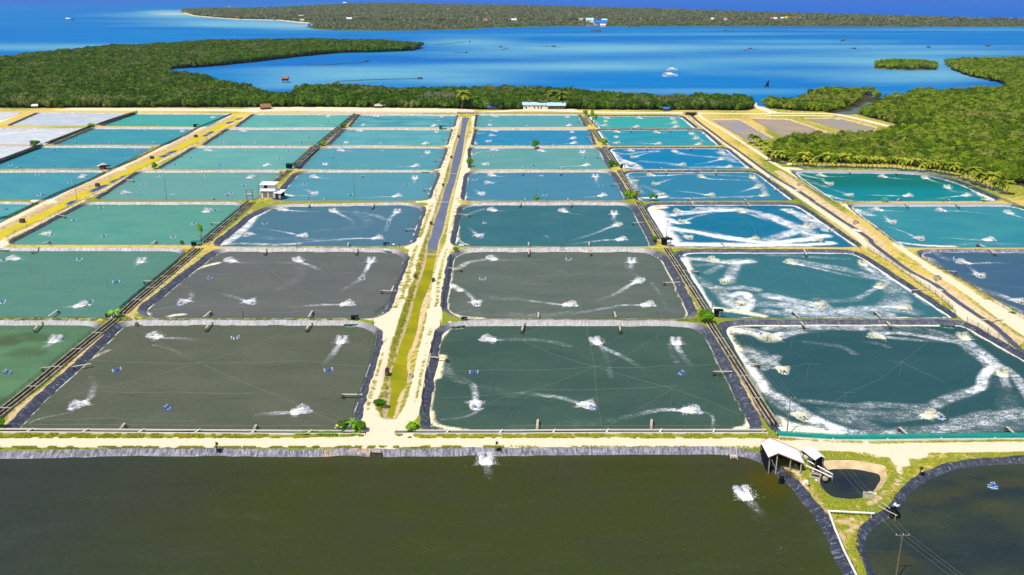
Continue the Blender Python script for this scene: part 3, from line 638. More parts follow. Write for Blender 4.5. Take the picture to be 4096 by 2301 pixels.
# extra foam strokes: window | width m | strength | cream | points
FOAM = '''d2|1.6|.95|.9|1850,150 1760,260 1735,400 1720,560 1690,800 1665,960 1690,1060 1800,1080 2050,1118
d2|3.2|1|.95|1790,400 1760,480 1735,600
d2|2.2|.95|.95|1680,930 1690,1030 1800,1090 1960,1105
d3|2.2|.95|.95|2300,1000 2290,1080 2180,1100
d3|3.0|.42|.3|0,235 300,240 550,300
d3|4.5|.3|0|20,1085 250,1075 600,1060 950,1010
d3|.9|.6|0|1830,930 1900,950 1950,1000 1930,1110
d3|2.0|.4|0|850,280 910,400 930,500 960,600
d3|2.2|.36|0|1520,300 1550,400 1600,460
d2|4.0|.42|0|1800,420 1820,500 1880,600 2000,640
d2|4.0|.30|0|2200,700 2400,740 2470,780
d2|1.2|.55|0|1800,1010 1950,1000 2070,970 2180,900
d2|3.0|.3|0|1800,200 1850,240 1950,250
d1|.7|.6|.9|170,1090 200,1000 600,640 860,420 1080,200
d1|1.6|.9|1|180,1100 330,1110
d1|1.8|.9|1|820,440 760,490
d1|2.0|.8|1|860,420 940,390 1040,345
d1|.7|.5|0|700,930 610,958 400,990 280,1045
d1|1.3|.42|0|1480,290 1620,320 1740,370
d1|2.4|.3|0|880,600 910,660
c1|2.6|.9|.8|2200,230 2080,260 1950,300 1850,340
c1|1.3|.7|.8|1950,170 1860,330 1700,500 1500,640 1440,740
c1|3.0|.95|.9|1420,745 1480,750
c1|2.2|.95|.8|1700,770 1770,755 1850,750
c1|3.0|.36|0|1720,430 1800,450 1900,480
c1|1.0|.42|0|1550,700 1750,675 1830,655
c1|.8|.45|0|1850,670 2200,660 2480,675
c2|4.5|.36|0|0,225 180,230 340,230
c2|5.0|.3|0|420,240 480,330 330,470 200,500
c2|1.4|.42|0|1060,410 960,460 840,520
c2|3.2|.62|.3|2340,190 2200,210 2100,240 2050,280 1960,310
c2|2.2|.95|.6|1960,280 1950,380 1930,460
c2|3.0|.9|.4|1940,440 1990,460 2060,510
c2|2.0|.9|.9|1910,690 1960,750 2100,780 2280,790
c2|6.0|.30|0|2050,760 2250,740 2576,750
c2|5.0|.36|0|2300,560 2480,600 2576,590
c2|1.0|.4|0|2000,740 2200,700 2260,690
c3|5.0|.42|0|0,755 300,770 600,735
c3|4.0|.32|0|0,200 150,190 300,200
c3|2.5|.34|0|1150,250 1170,300 1240,350
c3|1.6|.36|0|1400,430 1480,520 1560,700
c3|1.4|.5|.8|1530,230 1590,340 1680,520 1740,600 1780,680 1750,760
b2|2.0|.95|.9|0,1100 60,1060 150,1045 240,1050
b2|3.4|.75|.2|0,1130 -100,1200 -200,1290 -280,1370
b1|4.5|.92|.15|2440,1120 2400,1200 2300,1300 2160,1390
b1|3.0|.7|.1|2200,1395 2330,1380 2470,1395
b2|4.0|.7|.0|0,1390 200,1400 400,1385
b2|6.0|.38|0|60,1330 400,1345 800,1350
b2|6.0|.34|0|900,1080 1050,1130 1100,1190 1000,1230 600,1260
b2|4.0|.5|0|780,1080 1000,1080 1180,1120 1270,1160
b2|4.0|.34|0|1240,1280 1180,1290
b2|1.6|.85|.6|30,1115 140,1060
b2|1.6|.9|.7|1950,1180 1940,1280 1960,1370 2050,1400
b2|3.0|.5|.2|2000,1130 2060,1100 2200,1050
b2|1.4|.6|.2|2020,930 2150,965 2300,968
b2|1.4|.7|.3|2020,950 2020,850 2050,760
b2|4.0|.4|.1|2050,780 2150,750 2250,740
b2|4.0|.34|0|330,830 420,830
b2|1.4|.6|0|270,920 400,922 560,928
b2|2.6|.9|.7|270,910 350,925
b2|3.0|.5|.2|2080,540 2150,500 2280,490
b2|2.4|.8|.4|2100,400 2130,430
b2|2.4|.8|.3|2105,325 2200,318
b3|8.0|.98|.15|1310,1030 1290,1090 1370,1150 1400,1220
b3|9.0|.99|.1|1400,1080 1440,1200 1480,1300 1560,1390
b3|6.0|.99|.0|1480,1220 1600,1250 1800,1280 2000,1320 2200,1350 2400,1375
b3|7.0|.97|.0|1500,1390 1800,1395 2100,1400 2470,1400
b3|6.0|.9|.0|1540,1110 1700,1090 1900,1070 2200,1060
b3|7.0|.72|.0|1800,1050 2100,1040 2350,1080
b3|4.0|.94|0|1520,1150 1580,1190 1680,1185
b3|6|.97|1|1300,1060 1350,1050 1450,1035
b4|8.0|.85|.0|-20,1110 100,1160 200,1200 350,1250 450,1320
b4|6.0|.8|.0|180,1060 320,1110 480,1180 580,1260
b4|7.0|.8|0|500,1180 350,1240 200,1290 0,1350
b4|6.0|.95|0|560,1310 350,1350 150,1370 -50,1390
b4|5.0|.96|0|610,1380 400,1400 0,1400
b3|5.0|.85|.1|940,490 1000,540 1060,600 1100,650
b3|5.0|.62|.0|960,500 1100,530 1250,500 1400,495
b3|5.0|.9|.1|1060,580 1180,620 1230,655
b3|4.0|.95|.1|1080,650 1230,660
b3|5.0|.55|.0|1240,590 1450,610 1650,640
b3|5.0|.6|.0|1600,520 1850,545 2050,560 2150,600
b3|6.0|.55|0|1700,655 1950,640 2150,650 2280,655
b3|4.0|.6|0|1980,500 2100,560 2150,600
b3|6.0|.62|.1|1110,730 1150,770 1180,840 1230,900
b3|4.0|.9|.9|1120,770 1200,775
b3|4.0|.95|.1|1230,940 1330,950 1480,935
b3|5.0|.5|0|1260,830 1400,880 1480,920
b3|4.0|.5|0|1100,745 1300,740 1700,712 2000,725 2250,740
b3|4.0|.6|0|2330,760 2420,830 2440,900
b3|3.0|.6|0|1530,945 1750,950 1950,940 2300,935
b3|6.0|.6|.2|830,320 870,360 900,400
b3|5.0|.6|.1|740,180 800,210 830,245 930,255
b3|4|.5|0|1540,175 1600,215 1580,250
b3|4|.5|0|1730,320 1800,370 1850,400
c3|3.5|.97|.75|1690,160 1750,190 1760,240 1780,290
c3|5.0|.8|.3|1710,190 1900,190 2050,215 2250,235 2400,215
c3|4.0|.5|.0|1750,250 1900,260 2100,230
c3|5.0|.7|.0|2250,250 2210,330 2180,420
c3|4.0|.6|.0|2100,260 2000,310 1960,330
c3|5.0|.5|.1|1800,350 1880,400 1950,430
c3|5.0|.62|.0|1950,450 2100,500 2300,470 2450,500
c3|6.0|.72|.1|2040,480 2150,560 2200,650 2300,700
c3|4.0|.9|.0|2220,560 2350,520 2420,640 2330,710
c3|4.0|.95|.8|2020,690 2150,705 2350,730 2520,765
c3|7.0|.6|.0|2350,600 2500,650 2576,640
c3|5.0|.5|.1|1900,560 1950,620 1980,680
c3|6.0|.42|0|2350,560 2576,590
c4|6.0|.75|.0|0,560 200,600 400,640 550,670
c4|6.0|.68|.0|0,640 200,660 450,690 600,690
c4|7.0|.66|.0|250,720 600,740 900,700 1300,690 1450,720
c4|6.0|.6|.0|0,720 200,750 500,760 900,750 1200,750
c4|6.0|.62|.0|280,210 500,250 800,300 1050,380
c4|6.0|.6|.0|1000,280 1200,400 1320,520 1380,620 1250,680
c4|6.0|.5|.0|1050,230 1250,360 1450,500 1650,640
c4|5.0|.5|.0|1200,480 1250,600 1150,660
c4|4.0|.45|0|0,150 300,160 550,180 800,190
c4|5.0|.45|.1|500,600 700,620 900,590
d3|5.0|.99|.85|2040,140 2060,220 2110,280 2160,330
d3|6.0|.9|.4|2090,150 2250,150 2400,180 2470,230
d3|4.0|.9|.3|2150,360 2230,430 2300,520 2380,620 2460,740
d3|6.0|.6|.1|2250,330 2350,400 2470,480
d4|4.5|.62|.0|0,130 200,130 500,120 700,125 900,130
d4|6.0|.5|.0|1000,130 1300,130 1550,150 1750,220
d4|3.5|.8|.0|0,215 150,180 300,165
d4|3.0|.75|.0|1000,190 1200,170 1400,185 1600,220 1850,270
d4|4.5|.8|.0|1850,260 2000,330 2120,420 2200,480
d4|4.0|.6|.0|1950,340 2080,430 2140,490
d4|3.0|.9|.0|2170,500 2100,560 2060,640 2080,690 1950,740
d4|4.0|.62|.0|1950,740 1820,780 1700,820 1600,870
d4|4.0|.5|.0|1600,880 1450,890 1250,880 1100,860 900,880
d4|3.0|.45|.0|880,880 650,860 450,840 330,830
d4|3.0|.45|.0|350,260 500,275 700,300 830,370
d4|2.5|.45|.0|940,260 1080,280 1160,310
d4|3.0|.75|.0|2290,510 2400,600 2470,720 2576,900
d4|7.0|.34|.0|2250,650 2350,800 2300,900
d4|3.5|.6|.1|-60,520 20,480 80,400
d4|4.0|.75|.0|-120,560 0,740 80,780 200,860 330,930 430,1000
d4|4.0|.6|.0|-80,700 60,820 200,930
d4|5.0|.99|.5|80,1010 150,1060 300,1090 500,1130 700,1150
d4|4.0|.99|.8|90,1030 130,1110 300,1130 500,1150
d4|5.0|.9|.0|440,1010 550,1070 750,1130 900,1160
d4|7.0|.5|.0|600,950 800,1010 1000,1090 1100,1140
d4|6.0|.5|.0|850,950 1100,980 1350,960 1550,950
d4|5.0|.62|.0|1200,1140 1450,1120 1650,1110 1850,1060 2100,1020 2400,970
d4|5.0|.6|.0|1850,1040 2100,960 2300,960 2470,930
d4|6.0|.45|.0|1700,1140 2000,1100 2300,1060 2470,1050
b4|4.0|.6|.1|290,710 400,740 520,760
b4|5.0|.5|.1|330,760 450,800 560,840
b4|4.0|.85|.6|2000,880 2060,920 2150,960
b4|4.0|.9|.6|2180,965 2100,960
b4|3.0|.8|.2|560,910 700,960 800,970
b4|6.0|.34|0|1780,880 1950,900 2050,930
b4|5.0|.75|.1|850,1060 930,1090 1000,1110
b4|5.0|.6|.1|840,1100 920,1120 1010,1050
b4|3.0|.95|.3|1270,1375 1400,1395 1600,1410 1800,1415
b4|4.0|.4|0|1700,1415 2000,1380 2400,1390
c4|4.0|.7|.5|1560,170 1650,200 1700,280
c4|4.0|.45|.1|1700,140 1800,200 1900,210
c4|4.0|.5|.1|1980,430 2150,500 2350,570 2500,610
c4|3.0|.6|.4|2050,480 2200,570 2400,660 2576,720
e3|5|.22|0|2200,900 2300,1000 e4:40,1020 130,1180 260,1350
e2|5|.2|0|2130,560 2200,740 2230,830
b1|12|.6|0|150,220 400,200 700,200 900,200
b1|10|.7|0|0,330 400,330 600,360
e2|40|.09|0|200,1200 1200,1100 2200,1200 e3:600,1200 1300,900
e1|25|.07|0|1200,1300 2200,1100'''
# ================================================================== parse aerators
def P2(wn, s): return Z(wn, *map(float, s.split(',')), -H)
AERO = []   # dict(pos, run, tail pts, pond)
for row in AER.split('\n'):
    it = row.split('|'); wn = it[0]
    for e in it[1:]:
        a, _, tl = e.partition('>')
        q = P2(wn, a); k = pond_at(q)
        t = [P2(wn, x) for x in tl.split(';')] if tl else []
        u, v = ZF(wn, *map(float, a.split(',')))
        if k is None: print('AERATOR outside', wn, a); continue
        AERO.append(dict(q=q, run='>' in e, tail=t, k=k, u=u))
STROKE = {k: [] for k in PONDS}
for row in FOAM.split('\n'):
    wn, wd, inten, cr, s = row.split('|'); ln = smooth(ZP(wn, s, -H)); 
    for k in PONDS:
        if pip(ln, PONDS[k]['rim']).any(): STROKE[k].append((ln, float(wd), float(inten), float(inten), float(cr)))
for a in AERO:
    if not a['run']: continue
    S = STROKE[a['k']]; q = a['q']; far = 1.0 if a['k'][0] != 'F' else 1.25
    if a['tail']:
        ln = smooth([q] + a['tail']); S.append((ln, (1.0 * far, 1.6 * far), .95, .30, 0.0))
        S.append((ln[:max(3, len(ln) // 2)], (.55, .9), .95, .5, 0.0))
        d = a['tail'][0] - q; d = d / (np.linalg.norm(d) + 1e-6)
        S.append((np.array([q - d * .3, q + d * 2.4]), (1.5, 1.7), 1.0, .9, .0))
    else: S.append((np.array([q, q + np.array([.1, -.6])]), (2.0, 2.0), .97, .6, .0))
def stroke_val(pts, ln, wd, i0, i1):
    L = arr(ln); seg = np.linalg.norm(np.diff(L, axis=0), axis=1); cum = np.concatenate([[0], np.cumsum(seg)]); T = cum[-1] + 1e-6
    w0, w1 = wd if isinstance(wd, tuple) else (wd * .62, wd * .62); mw = max(w0, w1) * 1.6
    lo = L.min(0) - mw; hi = L.max(0) + mw; out = np.zeros(len(pts))
    m = np.where((pts[:, 0] > lo[0]) & (pts[:, 0] < hi[0]) & (pts[:, 1] > lo[1]) & (pts[:, 1] < hi[1]))[0]
    if not len(m): return out
    p = pts[m]; best = np.zeros(len(p))
    for a, b, c0, sg in zip(L[:-1], L[1:], cum[:-1], seg):
        ab = b - a; t = np.clip(((p - a) @ ab) / (sg * sg + 1e-9), 0, 1)
        d = np.hypot(p[:, 0] - a[0] - t * ab[0], p[:, 1] - a[1] - t * ab[1]); s = (c0 + t * sg) / T
        wv = w0 + (w1 - w0) * s; v = (i0 + (i1 - i0) * s) * (1 - sstep(.35, 1.45, d / wv)); best = np.maximum(best, v)
    out[m] = best; return out
KW = .86
def water_sheet(name, poly, z, cell, c1, c2, strokes=(), edge=0, cream=0, base=0, grow=1.1, extra=None, shallow=1.0):
    lo = poly.min(0) - 2; hi = poly.max(0) + 2
    # keep to what could be seen
    lo[0] = max(lo[0], -640); hi[0] = min(hi[0], 640); lo[1] = max(lo[1], 95)
    nx = int((hi[0] - lo[0]) / cell) + 2; ny = int((hi[1] - lo[1]) / cell) + 2
    xs = lo[0] + np.arange(nx) * cell; ys = lo[1] + np.arange(ny) * cell; X, Y = np.meshgrid(xs, ys); g = np.stack([X.ravel(), Y.ravel()], 1)
    near = np.abs(g[:, 0]) < .64 * g[:, 1] + 30
    sd = np.full(len(g), 40.0); sd[near] = sdf(g[near], poly)
    use = sd < grow; U = use.reshape(ny, nx); cellok = U[:-1, :-1] & U[1:, :-1] & U[1:, 1:] & U[:-1, 1:]
    jj, ii = np.where(cellok); f = np.stack([jj * nx + ii, jj * nx + ii + 1, (jj + 1) * nx + ii + 1, (jj + 1) * nx + ii], 1)
    used = np.unique(f); mp = np.full(len(g), -1); mp[used] = np.arange(len(used)); f = mp[f]; g = g[used]; sd = sd[used]
    if not len(g): return None
    foam = np.full(len(g), float(base)); cr = np.zeros(len(g))
    if base: foam *= .75 + .5 * vnoise(g, 9, 4)
    for ln, wd, i0, i1, c in strokes:
        v = stroke_val(g, ln, wd, i0, i1); cr = np.where(v > foam, c, cr); foam = np.maximum(foam, v)
    br = vnoise(g, 2.2, 31) * .6 + vnoise(g, 6, 32) * .4; foam = np.where(foam < .95, foam * (.62 + .75 * br), foam)
    if edge:
        ew = edge * (.45 + 1.0 * vnoise(g, 5, 8)); e = 1 - sstep(.25, 1.0, np.abs(sd + .1) / ew); e *= 1.0 if edge > .7 else .7 + .3 * sstep(.3, .6, vnoise(g, 14, 77))
        cr = np.where(e > foam, cream, cr); foam = np.maximum(foam, e * 1.05)
    c1 = np.array(lin(c1)) * KW; c2 = np.array(lin(c2)) * KW
    shal = sstep(-5, 0, sd)[:, None] * .35 * shallow
    tint = np.array(lin((120, 130, 90))) * .5
    cc1 = c1 * (1 - shal) + (c1 * .55 + tint * .45) * shal; cc2 = c2 * (1 - shal) + (c2 * .55 + tint * .45) * shal
    if extra is not None: cc1, cc2 = extra(g, cc1, cc2)
    o = mesh_obj(name, np.column_stack([g, np.full(len(g), z)]), f, M['water'], smooth_=True)
    fattr(o, 'foam', np.clip(foam, 0, 1)); fattr(o, 'cream', cr); cattr(o, 'wcol', cc1); cattr(o, 'wcol2', cc2)
    return tag(o, kind='structure')
def spots(g, c, pts, col, r):
    for q in pts:
        d = np.hypot((g[:, 0] - q[0]) / r[0], (g[:, 1] - q[1]) / r[1]); t = ((1 - sstep(.3, 1.1, d + (vnoise(g, 4, 3) - .5) * .8)) * .4)[:, None]
        c = c * (1 - t) + np.array(lin(col)) * .6 * t
    return c
def ex_X1(g, a, b):
    t = sstep(175, 120, g[:, 1])[:, None]; a = a * (1 - t) + np.array(lin((74, 84, 36))) * .68 * t; b = b * (1 - t) + np.array(lin((70, 80, 38))) * .68 * t
    t = sstep(-40, -110, g[:, 0])[:, None] * .8; gc = np.array(lin((66, 72, 70))) * .68; a = a * (1 - t) + gc * t; b = b * (1 - t) + gc * t
    q = Z('s', 420, 730); t = ((1 - sstep(.3, 1.2, np.hypot((g[:, 0] - q[0]) / 5, (g[:, 1] - q[1]) / 7))) * .8)[:, None]; yc = np.array(lin((92, 84, 10))) * .7
    return a * (1 - t) + yc * t, b * (1 - t) + yc * t
def ex_X2(g, a, b):
    S = [Z('e4', 1500, 740), Z('e4', 1700, 650), Z('e4', 1850, 590), Z('e4', 2200, 560), Z('e4', 1180, 1250), Z('e4', 1000, 1350), Z('e4', 2000, 810)]
    return spots(g, a, S, (104, 98, 44), (6, 3)), spots(g, b, S, (96, 92, 48), (6, 3))
def ex_B1(g, a, b):
    S = [Z('d1', 60, 230), Z('d1', 180, 200), Z('d1', 360, 200), Z('d1', 300, 330), Z('d1', 30, 800)]
    return spots(g, a, S, (84, 92, 60), (7, 6)), spots(g, b, S, (96, 100, 56), (7, 6))
def ex_B2(g, a, b):
    t = (sstep(240, 300, g[:, 1]) * 0 + sstep(-75, -110, g[:, 0]))[:, None] * .5; tc = np.array(lin((88, 150, 140))) * .68
    return a * (1 - t) + tc * t, b * (1 - t) + tc * t
def ex_green(g, a, b):
    q = V(2150, 450); t = ((1 - sstep(.2, 1.2, np.abs((g[:, 1] - q[1]) / 26))) * .7)[:, None]; tc = np.array(lin((16, 122, 100))) * .68
    return a * (1 - t) + tc * t, b * (1 - t) + tc * t
EXT = {'X1': ex_X1, 'X2': ex_X2, 'B1': ex_B1, 'B2': ex_B2, 'G4': ex_green}
for k, p in PONDS.items():
    cell = {'X1': .8, 'X2': .8}.get(k, min(1.8, max(.5, p['D'] / 420)))
    water_sheet('water', p['poly'], -H, cell, p['c1'], p['c2'], STROKE[k], p['edge'], p['cream'], p['base'], extra=EXT.get(k))
# canal: open slate water at the back, duckweed and algae towards the front
yc = V(1085, 632)[1]
def ex_can(g, a, b):
    alg = sstep(yc + 4, yc - 4, g[:, 1] + (vnoise(g, 2.5, 6) - .5) * 14)[:, None]; ga = np.array(lin((150, 152, 18))) * .8; gb = np.array(lin((190, 180, 16))) * .8
    return a * (1 - alg) + ga * alg, b * (1 - alg) + gb * alg
water_sheet('canal_water', CANAL, -H - .0, .9, (120, 130, 154), (110, 122, 144), extra=ex_can, grow=.8, shallow=0)
BL = [Z('b1', x, y) for x, y in ((2310, 175), (2225, 207), (2040, 302), (1985, 330), (1660, 490), (1590, 525), (1200, 730), (1120, 765), (1000, 825), (930, 850), (710, 970))]
def ex_yel(g, a, b):
    for q in BL:
        d = np.hypot(g[:, 0] - q[0], (g[:, 1] - q[1]) * .4); t = (1 - sstep(2.0, 3.2, d + (vnoise(g, 2, 3) - .5) * 2))[:, None]; c = np.array(lin((70, 96, 160))) * .8
        a = a * (1 - t) + c * t; b = b * (1 - t) + c * t
    return a, b
water_sheet('ditch_water', YELP, -H, 1.1, (236, 212, 44), (222, 204, 50), extra=ex_yel, grow=.7, shallow=0)
fq = Z('c4', 1720, 480); fq2 = Z('b4', 260, 850); fq3 = Z('b4', 820, 1225)
water_sheet('ditch_water', DITP, -H, .8, (98, 106, 126), (86, 94, 112), grow=.5, shallow=0,
            strokes=[(np.array([fq, fq + [-3, 6]]), 3.0, 1, 1, 0), (smooth(ZP('c4', '1480,330 1560,380 1620,400')), 1.5, .6, .6, 0), (np.array([fq2, fq2 + [1, -3]]), 2, 1, 1, 0), (np.array([fq3, fq3 + [1.5, -4]]), 2.4, 1, 1, 0)])
water_sheet('creek_water', CREEKP, -H - .3, 4, (96, 110, 130), (110, 120, 120), grow=0)

# ================================================================== SEA
def m_sea():
    g = NG('sea_water'); s = g.attr('shallow'); n = g.noise(.004, 5, .6, vec=g.scaled((.5, 1.6, 1))); n2 = g.noise(.05, 4, .6, vec=g.scaled((.5, 1.3, 1)))
    deep = g.mix(g.ramp(n, .3, .7), lin((22, 114, 194)), lin((2, 134, 200)))
    sh = g.math('ADD', s, g.math('MULTIPLY', g.math('SUBTRACT', n, .5), .45)); sh = g.math('ADD', sh, g.math('MULTIPLY', g.math('SUBTRACT', g.noise(.013, 6, .7, vec=g.scaled((.35, 1.3, 1))), .5), .5))
    c = g.mix(g.ramp(sh, .05, .9, sm=False), deep, lin((118, 184, 206)))
    c = g.mix(g.ramp(n2, .45, .8, 0, .18), c, lin((0, 112, 200)))
    c = g.mix(g.ramp(g.attr('outer'), 0, 1), c, lin((28, 106, 202)))
    c = g.mix(g.attr('sandy'), c, lin((205, 205, 205)))
    rp = g.noise(.09, 5, .75, vec=g.scaled((.5, 1.4, 1))); c = g.mix(g.ramp(rp, .50, .30, 0, .16), c, lin((0, 84, 160))); c = g.mix(g.ramp(rp, .54, .74, 0, .14), c, lin((130, 180, 215))); bp = g.bump(g.noise(.35, 4, .65, vec=g.scaled((.7, 1.2, 1))), .5, .8)
    gl = g.gloss(.03, .3); g.l(bp.outputs[0], gl.inputs['Normal']); return g.base(g.mix(.8, (0, 0, 0), c), .8, .0)
M['sea'] = m_sea()
ys = np.concatenate([np.linspace(292, 40, 90), np.linspace(38, -20, 36), [-26, -31, -34, -36, -37]]); xs = np.linspace(-700, 3300, 150)
g = np.array([V(x, y, -1.5) for y in ys for x in xs]); gp = np.array([(x, y) for y in ys for x in xs])
nx = len(xs); f = [(j * nx + i, j * nx + i + 1, (j + 1) * nx + i + 1, (j + 1) * nx + i) for j in range(len(ys) - 1) for i in range(nx - 1)]
SH = [(1500, 122, 330, 12, .75), (1180, 105, 120, 9, .6), (900, 175, 300, 10, .5), (1450, 168, 330, 12, .62), (1050, 190, 260, 10, .5), (820, 200, 160, 20, .35), (500, 38, 190, 8, .85), (620, 56, 260, 9, .6), (430, 30, 60, 4, .9), (100, 118, 420, 9, .55),
      (620, 64, 150, 6, .7), (780, 72, 110, 5, .55), (2150, 118, 420, 6, .5), (2000, 150, 420, 12, .45), (2350, 132, 300, 7, .55), (2280, 160, 200, 14, .45), (2000, 105, 260, 4, .4), (1700, 230, 420, 8, .35), (2050, 185, 300, 10, .3), (2450, 185, 200, 16, .5), (2250, 200, 200, 14, .4), (1500, 88, 700, 4, .2),
      (1150, 205, 160, 10, .4), (2300, 75, 500, 3, .35), (900, 18, 110, 3, .8), (2300, 50, 400, 2, .6), (700, 215, 100, 14, .35), (1850, 85, 300, 3, .25), (1200, 140, 200, 8, .35)]
s = np.zeros(len(gp))
for cx, cy, rx, ry, a in SH: s += a * 1.25 * np.exp(-(((gp[:, 0] - cx) / rx) ** 2 + ((gp[:, 1] - cy) / ry) ** 2))
so = mesh_obj('sea', np.column_stack([g, np.full(len(g), -1.5)]), f, M['sea'], smooth_=True); tag(so, kind='structure')
fattr(so, 'shallow', np.clip(s, 0, 1)); yb = 10 + np.clip((gp[:, 0] - 1000) / 1576, 0, 1) * 42
fattr(so, 'outer', sstep(2, -8, gp[:, 1] - yb) * (gp[:, 0] > 700) + sstep(26, 4, gp[:, 1]) * (gp[:, 0] <= 700) * .7)
sd_ = np.exp(-(((gp[:, 0] - 440) / 45) ** 2 + ((gp[:, 1] - 35) / 3) ** 2)) + .5 * np.exp(-(((gp[:, 0] - 760) / 60) ** 2 + ((gp[:, 1] - 65) / 3) ** 2)); fattr(so, 'sandy', np.clip(sd_, 0, 1))
isl_p = '452,31 480,40 540,46 600,50 700,52 745,57 800,62 765,68 790,74 840,77 1000,78 1160,75 1280,69 1400,67 1600,67 1800,67 2000,67 2300,68 2576,68 2800,68 2800,57 2576,54 2400,51 2200,45 2100,42 1900,36 1700,29 1500,23 1300,18 1100,15 1000,12 870,14 700,23 600,26 500,27 455,29'
ISL = np.array(VP(isl_p, -1.5)); ISLET = fillet(VP('2197,166 2240,160 2320,162 2357,168 2355,177 2280,178 2200,174', -1.5), 6)
def m_far():
    g = NG('island_soil'); n = g.noise(.03, 4, .6); return g.base(g.mix(g.ramp(n, .4, .6), lin((96, 100, 56)), lin((70, 84, 44))), .9, .1)
M['isl'] = m_far(); M['beach'] = simple('beach_sand', (226, 200, 160), .9, .1, .15, .05)
def island(poly, slope, nm, mat, top=.3):
    if area(poly) < 0: poly = poly[::-1]
    n = normals(poly); N = len(poly); q = poly - n * slope
    vs = [(a, b, -1.9) for a, b in poly] + [(a, b, top) for a, b in q]
    o = mesh_obj(nm, vs, [(i, (i + 1) % N, N + (i + 1) % N, N + i) for i in range(N)] + [tuple(range(N, 2 * N))], [M['beach'], mat], midx=[0 if (poly[i][0] < V(760, 60)[0] and poly[i][1] < 3600) else 1 for i in range(N)] + [1]); return tag(o, kind='structure')
island(resample(ISL, 90, True), 12, 'island_ground', M['isl']); island(ISLET, 2, 'islet_ground', M['isl'])
# ================================================================== FOREST
def m_leaf(name, a, b, c=None, var=.5, trans=.25):
    g = NG(name); oi = g.n('ShaderNodeObjectInfo').outputs['Random']; g2 = g.n('ShaderNodeNewGeometry').outputs['Random Per Island']
    n = g.noise(.018, 4, .6); n2 = g.noise(.12, 3, .5)
    t = g.math('ADD', g.math('MULTIPLY', oi, .5), g.math('MULTIPLY', n2, .25)); t = g.math('ADD', t, g.math('MULTIPLY', g.noise(.035, 3, .6), .3)); col = g.mix(g.ramp(t, .25, .8), lin(a), lin(b))
    col = g.mix(g.ramp(g2, 0, 1, 0, .18), col, lin(b))
    if c: col = g.mix(g.ramp(g.math('ADD', n, g.math('MULTIPLY', oi, .22)), .64, .82, 0, .8), col, lin(c))
    m = g.base(col, .8, .1); va = g.n('ShaderNodeVectorMath', operation='ADD'); ge = g.n('ShaderNodeNewGeometry'); g.l(ge.outputs['Normal'], va.inputs[0]); va.inputs[1].default_value = (0, 0, .35); vn = g.n('ShaderNodeVectorMath', operation='NORMALIZE'); g.l(va.outputs[0], vn.inputs[0]); g.l(vn.outputs[0], g.b.inputs['Normal'])
    return m
M['leaf'] = m_leaf('mangrove_leaves', (38, 66, 8), (86, 116, 24), (112, 114, 66))
M['leafR'] = m_leaf('mangrove_leaves_bright', (52, 80, 8), (122, 142, 22), (136, 134, 62))
M['leafI'] = m_leaf('island_leaves', (66, 80, 56), (112, 118, 84), (138, 134, 106))
M['bush'] = m_leaf('bush_leaves', (44, 96, 6), (120, 165, 30))
M['palm'] = m_leaf('palm_fronds', (80, 108, 14), (168, 168, 50))
M['bark'] = simple('bark', (120, 104, 84), .9, .1, .4, 4)
M['twig'] = simple('dead_twigs', (172, 160, 146), .9, .1, .3, 4)
def crown_mesh(name, seed, r, h, nleaf, leaf, mat, lobes=6, base=.15, core=True, flat=1.0):
    """uneven crown: an irregular inner mass wrapped in many small leaf faces, gathered in clumps"""
    rg = np.random.default_rng(seed); v = []; f = []
    C = []
    for i in range(lobes):
        a = rg.uniform(0, 6.28); rr = r * rg.uniform(.15, .62); C.append((math.cos(a) * rr, math.sin(a) * rr, h * rg.uniform(base + .2, .82), r * rg.uniform(.34, .58)))
    C.append((0, 0, h * .62, r * .6))
    if core:
        bm = bmesh.new(); bmesh.ops.create_icosphere(bm, subdivisions=2, radius=1)
        for (cx, cy, cz, cr) in C[:4] + C[-1:]:
            n0 = len(v)
            for q in bm.verts:
                k = cr * .86 * (1 + .25 * mnoise.noise(q.co * 2.1 + Vector((cx, cy, seed)))); v.append((cx + q.co.x * k, cy + q.co.y * k, max(.05, cz + q.co.z * k * .9)))
            f += [tuple(w.index + n0 for w in fa.verts) for fa in bm.faces]
        bm.free()
    for i in range(nleaf):
        cx, cy, cz, cr = C[rg.integers(len(C))]; d = rg.normal(size=3); d /= np.linalg.norm(d); 
        if d[2] < -.45: d[2] *= -1
        k = cr * rg.uniform(.82, 1.16); p = np.array([cx, cy, cz]) + d * k * np.array([1, 1, .9 * flat]); 
        if p[2] < .1: continue
        t = rg.normal(size=3) * .5 + d; t /= np.linalg.norm(t); u = np.cross(t, rg.normal(size=3)); u /= np.linalg.norm(u); w_ = np.cross(t, u); s = leaf * rg.uniform(.5, 1.3)
        n0 = len(v); v += [tuple(p - u * s), tuple(p + w_ * s * .6), tuple(p + u * s), tuple(p - w_ * s * .6)]; f.append((n0, n0 + 1, n0 + 2, n0 + 3))
    me = bpy.data.meshes.new(name); me.from_pydata(v, [], f); me.materials.append(mat); me.update(); return me
def trunk_mesh(name, seed, h, r, mat, limbs=4):
    rg = random.Random(seed); b = MB(); b.tube([(0, 0, -.4), (rg.uniform(-.1, .1), 0, h * .35), (rg.uniform(-.3, .3), rg.uniform(-.3, .3), h * .75)], r, 6, r * .5)
    for i in range(limbs):
        a = rg.uniform(0, 6.28); z0 = h * rg.uniform(.3, .6); l = h * rg.uniform(.25, .4); b.tube([(0, 0, z0), (math.cos(a) * l * .5, math.sin(a) * l * .5, z0 + l * .5), (math.cos(a) * l, math.sin(a) * l, z0 + l * .8)], r * .45, 5, r * .15)
    me = bpy.data.meshes.new(name); me.from_pydata(b.v, [], b.f); me.materials.append(mat); me.update(); return me
